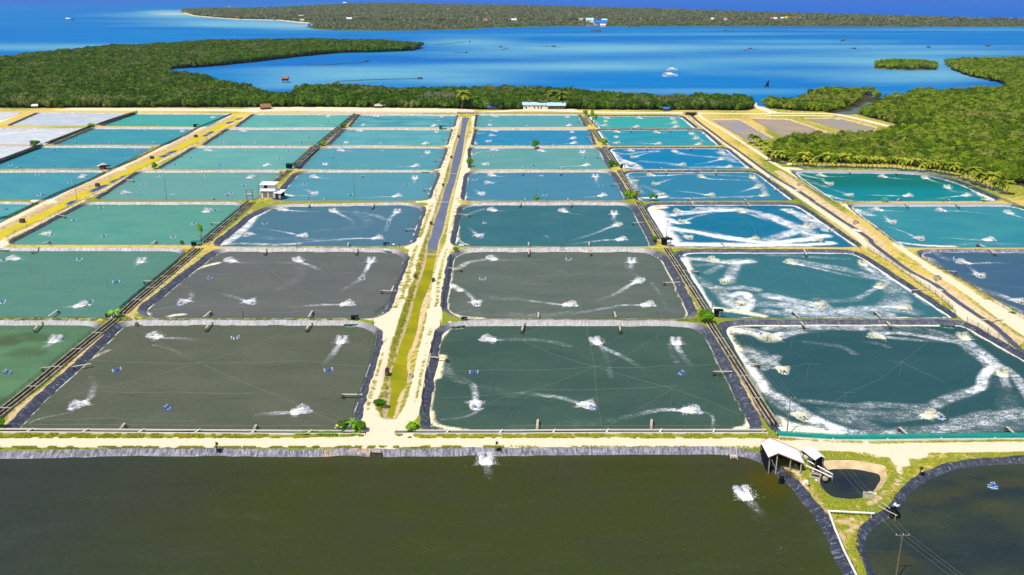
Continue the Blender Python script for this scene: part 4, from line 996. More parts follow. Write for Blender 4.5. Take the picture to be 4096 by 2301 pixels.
def palm_meshes(seed, h, n=15, fl=3.0, droop=1.0, mat=None):
    rg = random.Random(seed); lean = rg.uniform(-.12, .12); b = MB(); pts = [(lean * h * t * t, lean * .4 * h * t, h * t - .2) for t in (0, .3, .6, .85, 1)]; b.tube(pts, .17, 6, .1)
    tr = bpy.data.meshes.new('trunk'); tr.from_pydata(b.v, [], b.f); tr.materials.append(M['bark']); tr.update()
    v = []; f = []; top = Vector(pts[-1])
    for i in range(n):
        a = 6.283 * i / n + rg.uniform(-.2, .2); el = rg.choice((.15, .5, .9, 1.15)) + rg.uniform(-.15, .15); L = fl * rg.uniform(.8, 1.1); D = Vector((math.cos(a), math.sin(a), 0)); S = Vector((-math.sin(a), math.cos(a), 0)); p = top.copy(); dirz = el
        seg = 7; prev = None
        for k in range(seg + 1):
            t = k / seg; wd = .55 * math.sin(math.pi * min(1, .12 + t * .9)) * fl / 3 + .03
            L_ = p - S * wd + Vector((0, 0, -.45 * wd)); R_ = p + S * wd + Vector((0, 0, -.45 * wd)); n0 = len(v); v += [tuple(L_), tuple(p), tuple(R_)]
            if prev is not None:
                # leaflets: every segment is split so the frond has a toothed outline
                m = (Vector(v[prev]) + Vector(v[n0])) / 2 - Vector(v[n0 + 1]) * 0; 
                v.append(tuple(Vector(v[prev]) * .45 + Vector(v[n0]) * .55 + (Vector(v[prev + 1]) - Vector(v[prev])) * .45)); v.append(tuple(Vector(v[prev + 2]) * .45 + Vector(v[n0 + 2]) * .55 + (Vector(v[prev + 1]) - Vector(v[prev + 2])) * .45))
                q = len(v) - 2; f += [(prev, prev + 1, q), (q, prev + 1, n0 + 1), (q, n0 + 1, n0), (prev + 2, q + 1, prev + 1), (q + 1, n0 + 1, prev + 1), (q + 1, n0 + 2, n0 + 1)]
            prev = n0; p = p + (D * math.cos(dirz) + Vector((0, 0, math.sin(dirz)))) * (L / seg); dirz -= (.28 + .1 * t) * droop
    cr = bpy.data.meshes.new('crown'); cr.from_pydata(v, [], f); cr.materials.append(mat or M['palm']); cr.update()
    return tr, cr
def link(name, me, parent=None, loc=(0, 0, 0), rz=0, s=1):
    o = bpy.data.objects.new(name, me); COL.objects.link(o); o.location = loc; o.rotation_euler = (0, 0, rz); o.scale = (s, s, s)
    if parent: o.parent = parent
    return o

def scatter(poly, step, margin=0, seed=0, keepf=None):
    rg = np.random.default_rng(seed); lo = poly.min(0); hi = poly.max(0)
    xs = np.arange(lo[0], hi[0], step); ys = np.arange(lo[1], hi[1], step); X, Y = np.meshgrid(xs, ys); q = np.stack([X.ravel(), Y.ravel()], 1) + rg.uniform(-.48, .48, (X.size, 2)) * step
    q = q[np.abs(q[:, 0]) < .60 * q[:, 1] + 22]; q = q[pip(q, poly)]
    if margin: q = q[pdist(q, poly, True) > margin]
    if keepf is not None: q = q[keepf(q)]
    return q
def instancer(name, pts, z, meshes, scl, label_kind='stuff'):
    me = bpy.data.meshes.new(name); me.from_pydata([(a, b, z) for a, b in pts], [], []); o = bpy.data.objects.new(name, me); COL.objects.link(o)
    a = me.attributes.new('scl', 'FLOAT', 'POINT'); a.data.foreach_set('value', np.asarray(scl, np.float32))
    cl = bpy.data.collections.new(name + '_crowns')
    for i, m in enumerate(meshes): cl.objects.link(bpy.data.objects.new('%s_crown' % name, m))
    ng = bpy.data.node_groups.new(name, 'GeometryNodeTree'); ng.interface.new_socket('Geometry', in_out='INPUT', socket_type='NodeSocketGeometry'); ng.interface.new_socket('Geometry', in_out='OUTPUT', socket_type='NodeSocketGeometry')
    N = ng.nodes.new; L = ng.links.new; gi = N('NodeGroupInput'); go_ = N('NodeGroupOutput'); ip = N('GeometryNodeInstanceOnPoints'); ci = N('GeometryNodeCollectionInfo'); ci.inputs['Collection'].default_value = cl
    ci.inputs['Separate Children'].default_value = True; ci.inputs['Reset Children'].default_value = True; ip.inputs['Pick Instance'].default_value = True
    m2p = N('GeometryNodeMeshToPoints'); L(gi.outputs[0], m2p.inputs[0]); L(m2p.outputs[0], ip.inputs['Points']); L(ci.outputs[0], ip.inputs['Instance'])
    ri = N('FunctionNodeRandomValue'); ri.data_type = 'INT'; ri.inputs[4].default_value = 0; ri.inputs[5].default_value = len(meshes) - 1; L(ri.outputs[2], ip.inputs['Instance Index'])
    rv = N('FunctionNodeRandomValue'); rv.data_type = 'FLOAT_VECTOR'; rv.inputs[0].default_value = (0, 0, 0); rv.inputs[1].default_value = (.0, .0, 6.28); L(rv.outputs[0], ip.inputs['Rotation'])
    na = N('GeometryNodeInputNamedAttribute'); na.data_type = 'FLOAT'; na.inputs[0].default_value = 'scl'; L(na.outputs[0], ip.inputs['Scale'])
    L(ip.outputs[0], go_.inputs[0]); md = o.modifiers.new('scatter', 'NODES'); md.node_group = ng
    return tag(o, kind='stuff')
fl = arr(fpoly)
landF = outer
def okF(q):
    m = pip(q, fl) & (pdist(q, outer, True) > 3.0) & (sdf(q, CREEKP) > 3)
    for ln, hw in RUT:
        if ln[:, 1].max() > 480: m &= pdist(q, ln) > hw + 2.5
    for k in ('Y1', 'Y2', 'Y3'): m &= sdf(q, PONDS[k]['rim']) > 4
    return m
mg = [crown_mesh('mangrove_crown', 40 + i, 3.6, 6.4, 300, .55, M['leaf'], 7) for i in range(5)]
mgR = [crown_mesh('mangrove_crown_bright', 60 + i, 3.3, 6.0, 380, .48, M['leafR'], 7) for i in range(5)]
ptsF = scatter(outer, 4.1, 0, 5, okF)
left = ptsF[:, 0] < V(1890, 270)[0] * ptsF[:, 1] / V(1890, 270)[1]
pl_, pr_ = ptsF[left], ptsF[~left]
# the 290 trees that show largest stand as individuals
dn = np.hypot(pr_[:, 0], pr_[:, 1]); order = np.argsort(dn); ind, rest = pr_[order[:290]], pr_[order[290:]]
rg = np.random.default_rng(3)
def scl(p, lo, hi): return lo + (hi - lo) * (vnoise(p, 28, 91) * .6 + rg.random(len(p)) * .4)
fo_l = instancer('mangrove_forest', pl_, -.8, mg, scl(pl_, .72, 1.6)); tag(fo_l, 'dense dark mangrove forest behind the ponds and along the bay', 'forest')
fo_r = instancer('mangrove_forest', rest, -.8, mgR, scl(rest, .58, 1.45)); tag(fo_r, 'bright green mangrove forest filling the right side beyond the palms', 'forest')
tks = [trunk_mesh('trunk', 5 + i, 5.5, .16, M['bark']) for i in range(3)]
for i, q in enumerate(ind):
    k = random.Random(i).randint(0, 4); s = float(scl(np.array([q]), .65, 1.4)[0]); e = empty('mangrove_tree', (q[0], q[1], -.4), i * 2.4); e.scale = (s, s, s)
    tag(e, 'bushy mangrove tree at the near edge of the right-hand forest, behind the coconut palms', 'tree', 'mangrove trees at the near edge of the forest')
    link('crown', mgR[k], e); link('trunk', tks[k % 3], e)
pis = scatter(ISL, 12, 8, 9)
ci_ = [crown_mesh('island_crown', 80 + i, 6.2, 9.5, 130, 1.25, M['leafI'], 6) for i in range(4)]
ip_, icr = palm_meshes(5, 11, 12, 4.2, 1.0, M['leafI'])
bm_ = bpy.data.meshes.new('island_palm'); vv = [v.co[:] for v in icr.vertices]; n0 = len(vv); vv += [v.co[:] for v in ip_.vertices]; bm_.from_pydata(vv, [], [tuple(p.vertices) for p in icr.polygons] + [tuple(i + n0 for i in p.vertices) for p in ip_.polygons]); bm_.materials.append(M['leafI'])
back = pis[:, 1] > 2700
o = instancer('island_forest', pis, -.5, ci_ + [bm_], np.where(np.random.default_rng(8).random(len(pis)) < .5, .7, 1.0) * np.where(back, 1.05, .62)); tag(o, 'hazy tree cover on the long low island across the bay', 'forest')
pit = scatter(ISLET, 4.2, 1, 12); o = instancer('islet_forest', pit, -.8, mgR, np.full(len(pit), 1.0)); tag(o, 'mangroves covering the tiny islet in the bay', 'forest')
# shrubs and saplings growing out of the shallows at the forest edges are part of the same masses

# ---- coconut palms along the pond beyond the right-hand road
PM = [palm_meshes(20 + i, 3.6 + .5 * i, 15, 3.9, 1.0) for i in range(4)]
prow = ZP('b4', '0,590 60,600 110,615 235,640 285,645 340,640 385,645 425,652 465,652 515,655 565,658 620,658 655,655 700,655 745,658 800,660 850,660 895,662 935,665 965,662 1010,662 1045,665 1080,668 1130,665 1165,668 1195,672 1240,672 1290,680 1330,682 1375,685 1415,690 1470,692 1530,690 1580,700 1625,705 1660,715 1700,722 1745,730 1790,740 1840,760 1880,770 1925,785 1965,805 2000,820 2045,835 2090,850 2130,862 2170,875 2210,885 2255,905 2300,915 b3:2300,420 2350,445 2400,480 2440,510 2465,540')
def nth(i): return '%d%s' % (i, 'th' if 10 < i % 100 < 14 else {1: 'st', 2: 'nd', 3: 'rd'}.get(i % 10, 'th'))
for i, q in enumerate(sorted(prow, key=lambda a: a[0] / a[1])):
    t, c = PM[i % 4]; e = empty('coconut_palm', (q[0], q[1], 0), i * 1.7); s = random.Random(i + 5).uniform(1.05, 1.5); e.scale = (s, s, s)
    tag(e, 'short coconut palm, %s from left in the curving row before the mangroves' % nth(i + 1), 'palm tree', 'coconut palms along the forest edge'); link('crown', c, e); link('trunk', t, e)
# ================================================================== OBJECT MATERIALS
M['conc'] = simple('concrete', (196, 188, 172), .9, .15, .3, 1.2); M['conc_d'] = simple('dark_concrete', (96, 88, 74), .9, .15, .4, .8)
M['conc_m'] = simple('mossy_concrete', (206, 192, 164), .9, .15, .4, .6, stain=(140, 124, 94))
M['wood'] = simple('weathered_wood', (214, 200, 180), .85, .15, .35, 3); M['wood_d'] = simple('dark_wood', (92, 78, 64), .9, .1, .35, 3); M['pole'] = simple('pole_wood', (140, 122, 104), .85, .15, .35, 3)
M['white'] = simple('white_roof', (250, 250, 252), .5, .4, .06, .6); M['wall'] = simple('plaster', (226, 214, 204), .9, .2, .12, .7); M['black'] = simple('black_net', (28, 30, 34), .9, .1, .3, 2)
M['blue'] = simple('blue_plastic', (44, 100, 214), .4, .5, .15, 2); M['wfl'] = simple('white_plastic', (236, 240, 246), .45, .5, .12, 2); M['lblue'] = simple('pale_blue_plastic', (120, 180, 235), .45, .5, .12, 2)
M['moss'] = simple('algae_stained_plastic', (86, 92, 44), .7, .2, .3, 2); M['steel'] = simple('dull_steel', (120, 122, 120), .5, .5, .2, 2); M['red'] = simple('rust_red', (150, 70, 56), .7, .3, .3, 2)
M['redroof'] = simple('red_roof', (206, 104, 98), .6, .3, .2, .4); M['blueroof'] = simple('blue_roof', (36, 116, 205), .5, .4, .15, .4); M['cyanroof'] = simple('pale_blue_roof', (178, 222, 240), .5, .4, .08, .4)
M['orange'] = simple('orange_paint', (214, 96, 40), .6, .3, .2, 2); M['yellow'] = simple('yellow_plastic', (244, 214, 20), .5, .4, .1, 2); M['green'] = simple('green_paint', (34, 112, 92), .6, .3, .2, 2)
M['brownroof'] = simple('thatch', (158, 118, 84), .95, .05, .3, 1); M['dglass'] = simple('dark_opening', (44, 46, 52), .5, .3, .2, 2); M['door'] = simple('grey_door', (128, 120, 124), .7, .3, .12, 2)
M['pipe'] = simple('white_pipe', (246, 240, 240), .5, .4, .08, 2); M['wire'] = simple('wire', (150, 142, 120), .6, .3, .1, 2); M['rope'] = simple('nylon_line', (128, 146, 132), .6, .3, .1, 2)
M['conc_l'] = simple('pale_concrete', (236, 228, 212), .9, .15, .12, 1)
def m_spray(nm, c):
    g = NG(nm); g.base(lin(c), .6, .1); up = g.n('ShaderNodeCombineXYZ'); up.inputs[2].default_value = 1; up.inputs[1].default_value = -.3; g.l(up.outputs[0], g.b.inputs['Normal'])
    t = g.n('ShaderNodeBsdfTranslucent'); t.inputs[0].default_value = lin(c) + (1,); mx = g.n('ShaderNodeMixShader'); mx.inputs[0].default_value = .12
    g.l(g.b.outputs[0], mx.inputs[1]); g.l(t.outputs[0], mx.inputs[2]); g.l(mx.outputs[0], g.out.inputs[0]); return g.m
M['spray'] = m_spray('spray_droplets', (252, 252, 252)); M['sprayY'] = m_spray('spray_droplets_yellow', (252, 252, 228))
def m_net(nm, c, a):
    g = NG(nm); g.base(lin(c), .8, .1); t = g.n('ShaderNodeBsdfTransparent'); mx = g.n('ShaderNodeMixShader')
    f = g.ramp(g.noise(.8, 3, .6), .3, .7, a - .15, a + .15); g.l(f, mx.inputs[0]); g.l(t.outputs[0], mx.inputs[1]); g.l(g.b.outputs[0], mx.inputs[2]); g.l(mx.outputs[0], g.out.inputs[0]); return g.m
M['net'] = m_net('green_netting', (20, 118, 96), .5); M['netd'] = m_net('dark_netting', (24, 74, 72), .72); M['netg'] = m_net('grey_netting', (96, 110, 92), .28); M['nett'] = m_net('teal_netting', (16, 140, 124), .85)

# ================================================================== AERATORS
def spray_mesh(seed, mat, n=760):
    rg = np.random.default_rng(seed); v = []; f = []
    bm = bmesh.new(); bmesh.ops.create_icosphere(bm, subdivisions=3, radius=1)
    for (cx, cy, sx, sy, sz) in ((-1.0, .9, .55, 1.25, .42), (1.0, .9, .55, 1.25, .42), (-.85, 2.2, .6, .9, .2), (.85, 2.2, .6, .9, .2), (0, 1.9, .8, 1.1, .14)):   # boiling white water
        n0 = len(v)
        for q in bm.verts:
            k = 1 + .9 * mnoise.noise(q.co * 2.3 + Vector((cx * 3, cy, seed))) + .35 * mnoise.noise(q.co * 6 + Vector((seed, cx, cy))); v.append((cx + q.co.x * sx * k, cy + q.co.y * sy * k, q.co.z * sz * k))
        f += [tuple(w.index + n0 for w in fa.verts) for fa in bm.faces]
    bm.free()
    for s in (-1, 1):
        for i in range(n):
            t = rg.random() ** 1.25 * 3.4; a = s * (.95 + .12 * t); ht = .95 * math.sin(math.pi * min(1, (t + .45) / 3.2)) * rg.uniform(.15, 1.25)
            p = np.array([a + rg.normal() * (.24 + .20 * t), t - .5 + rg.normal() * .15, max(.02, ht)]); z_ = rg.uniform(.03, .085)
            u = rg.normal(size=3); u /= np.linalg.norm(u); w_ = np.cross(u, rg.normal(size=3)); w_ /= np.linalg.norm(w_); n0 = len(v)
            v += [tuple(p + u * z_), tuple(p + w_ * z_), tuple(p - u * z_), tuple(p - w_ * z_)]; f.append((n0, n0 + 1, n0 + 2, n0 + 3))
    me = bpy.data.meshes.new('splash'); me.from_pydata(v, [], f); me.materials.append(mat); me.update(); return me
SPR = [spray_mesh(i, M['spray']) for i in range(4)]; SPRY = [spray_mesh(10 + i, M['sprayY']) for i in range(3)]
def aer_parts(fm, cm, wm):
    """meshes of one paddlewheel aerator: two floats, frame, motor cover, shaft wheels"""
    out = []
    for s in (-1, 1):
        b = MB(); L = .95; prof = [(-L, .06, .10), (-L * .8, .15, .17), (L * .8, .15, .17), (L, .06, .12)]
        vs = []; 
        for y, wd, ht in prof: vs += [(s * .42 - wd, y, .0), (s * .42 + wd, y, .0), (s * .42 + wd * .85, y, ht), (s * .42 - wd * .85, y, ht)]
        fs = [(0, 3, 2, 1), (12, 13, 14, 15)] + [(k * 4 + i, k * 4 + (i + 1) % 4, (k + 1) * 4 + (i + 1) % 4, (k + 1) * 4 + i) for k in range(3) for i in range(4)]
        b.add(vs, fs); out.append(('float', b, fm))
    b = MB(); b.box((0, -.3, .22), (1.5, .08, .06)); b.box((0, .3, .22), (1.5, .08, .06)); b.tube([(-1.2, 0, .32), (1.2, 0, .32)], .03, 5); out.append(('frame', b, M['steel']))
    b = MB(); b.box((0, 0, .38), (.34, .50, .30)); b.box((0, .02, .63), (.24, .34, .22), taper=.6); out.append(('motor_cover', b, cm))
    for s in (-1, 1):
        b = MB()
        for i in range(6):
            a = i * math.pi / 3; ca, sa = math.cos(a), math.sin(a); x = s * 1.0
            b.beam((x, ca * .08, .32 + sa * .08), (x, ca * .42, .32 + sa * .42), .06, .04); b.add([(x - .16, ca * .26, .32 + sa * .26), (x + .16, ca * .26, .32 + sa * .26), (x + .16, ca * .46, .32 + sa * .46), (x - .16, ca * .46, .32 + sa * .46)], [(0, 1, 2, 3)])
        out.append(('paddle_wheel', b, wm))
    return out
STY = {'white': (M['wfl'], M['blue'], M['wfl']), 'blue': (M['blue'], M['blue'], M['wfl']), 'pale': (M['lblue'], M['blue'], M['wfl']), 'moss': (M['moss'], M['moss'], M['moss'])}
PM_ = {}
for k, (a, b, c) in STY.items():
    L = []
    for nm, mb, mt in aer_parts(a, b, c):
        me = bpy.data.meshes.new(nm); me.from_pydata([tuple(q) for q in mb.v], [], mb.f); me.materials.append(mt); me.update(); L.append((nm, me))
    PM_[k] = L
    J = MB(); mats = [a, b, c, M['steel']]
    for nm, mb, mt in aer_parts(a, b, c): J.mi = mats.index(mt); J.add(mb.v, mb.f)
    me = bpy.data.meshes.new('paddlewheel_aerator'); me.from_pydata(J.v, [], J.f); [me.materials.append(m) for m in mats]; me.polygons.foreach_set('material_index', J.m); me.update(); PM_[k + '_far'] = me
ORD = ['zeroth', 'first', 'second', 'third', 'fourth', 'fifth', 'sixth', 'seventh', 'eighth', 'ninth', 'tenth', 'eleventh', 'twelfth', 'thirteenth', 'fourteenth']
SDESC = {'white': 'white and blue', 'blue': 'blue', 'pale': 'pale blue', 'moss': 'algae-stained'}
BYP = {}
for a in AERO: BYP.setdefault(a['k'], []).append(a)
for k, L in BYP.items():
    L.sort(key=lambda a: a['u']); n = len(L)
    for i, a in enumerate(L):
        rg = random.Random(hash(k + 'x') % 1 + i * 7 + ord(k[0]) * 31 + ord(k[1])); q = a['q']; D = dist(q)
        st = 'moss' if k[0] in 'FG' and a['run'] else rg.choice(('white', 'white', 'pale', 'pale', 'blue') if k not in ('A1', 'X1', 'E1') else ('blue', 'blue', 'white'))
        if a['tail']: d = a['tail'][0] - q; rz = math.atan2(d[1], d[0]) - math.pi / 2
        else: rz = math.pi + rg.uniform(-.4, .4) if a['run'] else rg.uniform(-1.3, 1.3)
        s = 1.12 if k[0] == 'X' else 1.08
        if D < 430:
            o = empty('paddlewheel_aerator', (q[0], q[1], -H - .02), rz)
            for nm, me in PM_[st]: link(nm, me, o)
        else: o = link('paddlewheel_aerator', PM_[st + '_far'], None, (q[0], q[1], -H - .02), rz)
        o.scale = (s, s, s)
        if a['run']:
            sp = link('splash', (SPRY if k[0] == 'F' else SPR)[i % 3], o, (0, 0, 0)); q_ = 1.0 if a['tail'] else .8; sp.scale = (.85 * q_, 1.15 * q_, 1.2 * q_)
        pdn = PONDS[k]['desc']; wh = 'only one' if n == 1 else ORD[i + 1] + ' from left' if n > 1 else ''
        lab = '%s %s aerator%s, %s in the %s' % ('running' if a['run'] else 'idle', SDESC[st], ' throwing spray' if a['run'] and len(pdn.split()) < 7 else '', wh, pdn)
        tag(o, ' '.join(lab.split()[:16]), 'aerator', 'paddlewheel aerators floating in the ponds')

# ================================================================== PLANK WALKWAYS
WALK = '''d1|2035,65 1985,130|400,65 330,140|1155,1115 1205,1040|2445,1120 2472,1055|880,480 690,500|530,508 395,510
d2|530,70 485,135|1030,778 825,765|1675,412 1850,418
d3|115,70 95,150|1035,70 1045,150|240,1120 250,1005|1340,1118 1348,1005|2125,555 1940,545
d4|315,70 350,105|1145,70 1190,105|1350,1165 1265,1080|2390,1165 2300,1075|-180,475 -80,478
c1|1585,415 1440,413|490,775 585,700|2050,783 2120,715|395,75 320,115|1330,785 1370,830
c2|1415,522 1255,508|1925,287 2070,292|530,780 568,710|100,90 85,130|1020,88 1005,130
c3|1690,432 1525,427|265,785 265,725|1045,785 1028,720|170,90 170,140|780,85 795,135|1720,315 1880,318
c4|1615,505 1450,505|300,775 250,715|1130,775 1075,718|360,98 385,150|1760,315 1900,318|2190,75 2110,38|2220,98 2290,135
b1|410,1390 480,1360|1460,1395 1505,1355|525,1110 630,1120|2160,1187 2035,1185|905,925 1040,880|1210,772 1290,775|1690,530 1755,532|150,660 195,642|2090,325 2145,322|2040,955 2065,940
b2|885,1410 895,1375|1135,1000 1120,1035|515,990 510,1020|1555,1245 1440,1248|1950,1107 2065,1107|655,970 660,950|1690,860 1615,860|1800,583 1728,582|1865,374 1797,374|1920,215 1868,214|815,665 825,652|270,437 280,422
b3|160,1410 160,1372|745,1410 745,1365|2040,1410 2032,1372|85,982 75,1020|570,978 570,1020|1740,992 1755,1025|2275,997 2295,1030|1265,1188 1160,1186|1055,815 960,812|100,665 100,645|470,665 462,648|105,690 105,712|470,688 470,712|890,552 820,548|1450,668 1435,650|1480,685 1490,705|1965,685 1970,708|1720,968 1705,950|2260,975 2240,955|540,970 537,948|125,970 125,950|780,360 710,358|690,207 630,205|45,441 42,425|395,441 392,425|1272,440 1265,430|1300,458 1305,470|1725,460 1728,475|1145,280 1150,300|1525,280 1528,300
b4|1320,1000 1350,1025|1800,995 1845,1028|1245,975 1270,950|1760,975 1735,955|2080,1422 2020,1385|720,1245 590,1243|180,862 75,862|790,688 790,700|1230,695 1245,715|2340,1020 2380,995|1990,845 1930,840'''
def walkway(a, b, wd=.55):
    k = pond_at(b) or pond_at(a); L = np.linalg.norm(b - a); e = empty('plank_walkway', (a[0], a[1], 0), math.atan2(b[1] - a[1], b[0] - a[0])); m = MB()
    for i in range(2): m.box((L / 2, (-1, 1)[i] * wd * .27, .30 + .01 * i), (L, wd * .46, .07))
    m.build('deck', M['wood'], e); n = max(1, int(L / 3.5)); 
    for i in range(n):
        x = L * (1 - i / (n + .5)) - .25
        for s in (-1, 1): MB().tube([(x, s * wd * .45, -1.8), (x, s * wd * .45, .62)], .06, 6).build('post', M['wood_d'], e)
    b_ = MB(); b_.box((L - .25, 0, -.35), (.9, 1.1, .06)); b_.beam((L - .65, -.5, -.35), (L - .65, -.5, .3), .06); b_.beam((L - .65, .5, -.35), (L - .65, .5, .3), .06); b_.build('feed_tray', M['wood_d'], e)
    return e, k
WK = {}
for row in WALK.split('\n'):
    it = row.split('|')
    for s in it[1:]:
        a, b = ZP(it[0], s); b = Z(it[0], *map(float, s.split()[1].split(',')), .3)
        e, k = walkway(a, b); u = ZF(it[0], *map(float, s.split()[1].split(',')))
        WK.setdefault(k, []).append((u[0], u[1], e))
for k, L in WK.items():
    L.sort(key=lambda t: t[0])
    for i, (u, v, e) in enumerate(L): tag(e, 'narrow plank walkway, %s from left, reaching into the %s' % (ORD[min(i + 1, 14)], PONDS[k]['desc'] if k else 'ponds'), 'walkway', 'plank walkways at the pond banks')

# ================================================================== BIRD-NET POSTS AND LINES
HP = 4.6
NETS = {  # hub top, mid post tops, lines (points at the post tops / banks)
 'A1': ('d1', '1930,460', '2208,125 1425,190 1660,770 d2:490,437 285,805 690,205 300,155 d1:1160,990 1520,90', ['d1:850,430 1400,460 1930,460 d2:490,437 700,470 1090,500', 'd1:1210,80 1425,190 1930,460 d2:285,805 450,890 830,1055', 'd1:370,870 850,730 1930,460 d2:0,285 280,155', 'd1:2240,70 2208,125 1930,460 1660,770 1400,1095', 'd1:250,1012 1100,990 1300,1020 1900,1020', 'd1:980,740 1700,742 2470,755']),
 'E1': ('d3', '800,498', '1400,200 1475,490 1995,470 1548,708 725,140 20,205 d2:2265,300 2280,528 2440,768', ['d2:1700,545 2280,528 d3:400,525 800,498 1100,510 1475,490 1750,490 1995,470', 'd3:20,205 400,380 800,498 1150,600 1548,708 1900,830 2200,960', 'd2:1790,1010 2150,890 2440,768 d3:100,740 400,660 800,498 1100,390 1400,200 1590,115', 'd3:700,40 725,140 800,498 820,800 870,1085', 'd3:20,205 350,100', 'd3:890,1090 1200,920 1548,708', 'd2:1800,800 d3:300,720 900,715 1600,680']),
 'F1': ('d4', '1287,452', '392,468 755,748 1745,878 235,200 928,130 1605,170', ['d4:460,980 755,748 1060,630 1287,452 1540,260 1605,170', 'd4:240,500 392,468 500,480', 'd4:650,740 755,748 850,745', 'd4:1200,450 1287,452 1700,640']),
 'E2': ('c3', '613,343', '1040,190 1495,325 1315,520 565,215 80,540 c2:2255,350', ['c2:1960,355 2255,350 2576,370 c3:613,343 800,350 1100,335 1400,365', 'c3:0,150 300,260 613,343 900,280 1040,190 1300,300 1495,325', 'c3:540,110 565,215 613,343 670,570 715,740', 'c3:100,430 350,460 613,343', 'c3:700,730 1000,640 1315,520', 'c2:1980,380 2250,470 c3:80,540 300,530 613,343', 'c3:750,735 1200,735 1530,705 1700,725']),
 'F2': ('c4', '283,290', '600,555 625,160 c3:2435,460', ['c4:0,255 283,290 600,380 1000,510', 'c4:-60,460 0,440 283,290', 'c4:283,290 400,450 600,555', 'c4:0,485 200,560 600,555']),
 'A2': ('c2', '153,305', '530,522 730,160 c1:2430,250 1960,720', ['c1:1900,330 2300,345 c2:153,305 500,340 1060,320 1400,320', 'c2:153,305 370,465 530,522 700,600 900,610', 'c2:0,725 350,730 510,700 950,735 1170,715', 'c2:0,510 153,305', 'c2:550,230 730,160 870,150']),
 'E3': ('b3', '465,1125', '65,1235 1835,1230 b2:2185,1125 2360,1270', ['b2:1960,1130 2185,1125 b3:0,1130 465,1125', 'b3:240,1210 465,1125 900,1250', 'b3:465,1125 480,1300 495,1400']),
 'G3': ('b4', '1930,1108', '1100,1140 1500,1190', ['b4:1000,1130 1500,1155 1930,1108 2470,1120', 'b4:1010,1250 1600,1290 2400,1240']),
 'G2': ('c4', '2458,303', '2195,145', ['c4:2000,330 2458,303 2576,320', 'c4:1900,400 2300,450 2576,480']),
 'B2': ('c1', '430,345', '1070,365 290,215 875,580', ['c1:0,350 430,345 900,375 1470,350', 'c1:0,520 600,510 1080,500', 'c1:875,580 1050,650', 'c1:0,720 270,695 560,700']),
 'F3': ('b3', '2225,1120', '1835,1230 2350,1245', ['b3:1790,1250 2000,1180 2225,1120 2470,1330']),
}
for k, (wn, hub, mids, lines) in NETS.items():
    desc = PONDS[k]['desc']
    tops = [Z(wn, *map(float, hub.split(',')), HP - H)] + ZP(wn, mids, HP - H)
    tops = [t for t in tops if pip(np.array([t]), PONDS[k]['rim'])[0]]
    tops.sort(key=lambda t: t[0] / t[1])
    for i, q in enumerate(tops):
        b = MB(); b.tube([(0, 0, -1.2), (0, 0, HP)], .055, 6, .04); o = b.build('net_post', M['pole']); o.location = (q[0], q[1], -H)
        tag(o, 'net post, %s from left, in the %s' % (ORD[i + 1], desc), 'post', 'net posts standing in the ponds')
    b = MB(); big = k in ('A1', 'E1', 'F1', 'E2', 'F2', 'A2')
    for ln in lines:
        w0, rest_ = ln.split(':', 1); P3 = ZP(w0, rest_, HP - H - .1)
        for a, c in zip(P3[:-1], P3[1:]):
            L = np.linalg.norm(c - a); ps = [(a[0] + (c[0] - a[0]) * t, a[1] + (c[1] - a[1]) * t, HP - H - .1 - L * .012 * 4 * t * (1 - t)) for t in (0, .25, .5, .75, 1)]
            b.tube(ps, .02 if big else .015, 3)
    o = b.build('bird_net_lines', M['rope']); tag(o, 'slack bird-scaring lines radiating over the %s' % desc, 'cables')

# ================================================================== FLUMES (concrete water channels between the ponds)
def flume(wn, s, wd, hgt, label, rails=3, nt=None):
    L = smooth(ZP(wn, s), it=2); e = empty('concrete_flume', (L[0][0], L[0][1], 0)); o0 = L[0]
    t = np.gradient(L, axis=0); t /= np.linalg.norm(t, axis=1)[:, None]; n = np.stack([-t[:, 1], t[:, 0]], 1)
    b = MB()
    lo = [(q[0] - o0[0] + n[i][0] * wd / 2, q[1] - o0[1] + n[i][1] * wd / 2, .04) for i, q in enumerate(L)]; hi = [(q[0] - o0[0] - n[i][0] * wd / 2, q[1] - o0[1] - n[i][1] * wd / 2, .04) for i, q in enumerate(L)]
    for i in range(len(L) - 1): b.quad(lo[i], lo[i + 1], hi[i + 1], hi[i])
    b.build('channel_bed', M['black'] , e)
    for r in range(rails):
        off = wd * (r / (rails - 1) - .5); b = MB(); P_ = [(q[0] - o0[0] + n[i][0] * off, q[1] - o0[1] + n[i][1] * off, hgt / 2) for i, q in enumerate(L)]
        for a, c in zip(P_[:-1], P_[1:]): b.beam(a, c, .2, hgt)
        b.build('channel_wall', M['conc_m'], e)
    LL = arcs(L, 13.0); 
    for i in range(1, len(LL) - 1):
        d = LL[i + 1] - LL[i - 1]; d /= np.linalg.norm(d); nn = np.array([-d[1], d[0]]); a = LL[i] - o0 + nn * wd * .62; c = LL[i] - o0 - nn * wd * .62
        MB().beam((a[0], a[1], hgt + .06), (c[0], c[1], hgt + .06), .22, .12).build('crossbeam', M['conc'], e)
    tag(e, label, 'water channel', 'concrete flumes between the ponds'); return L
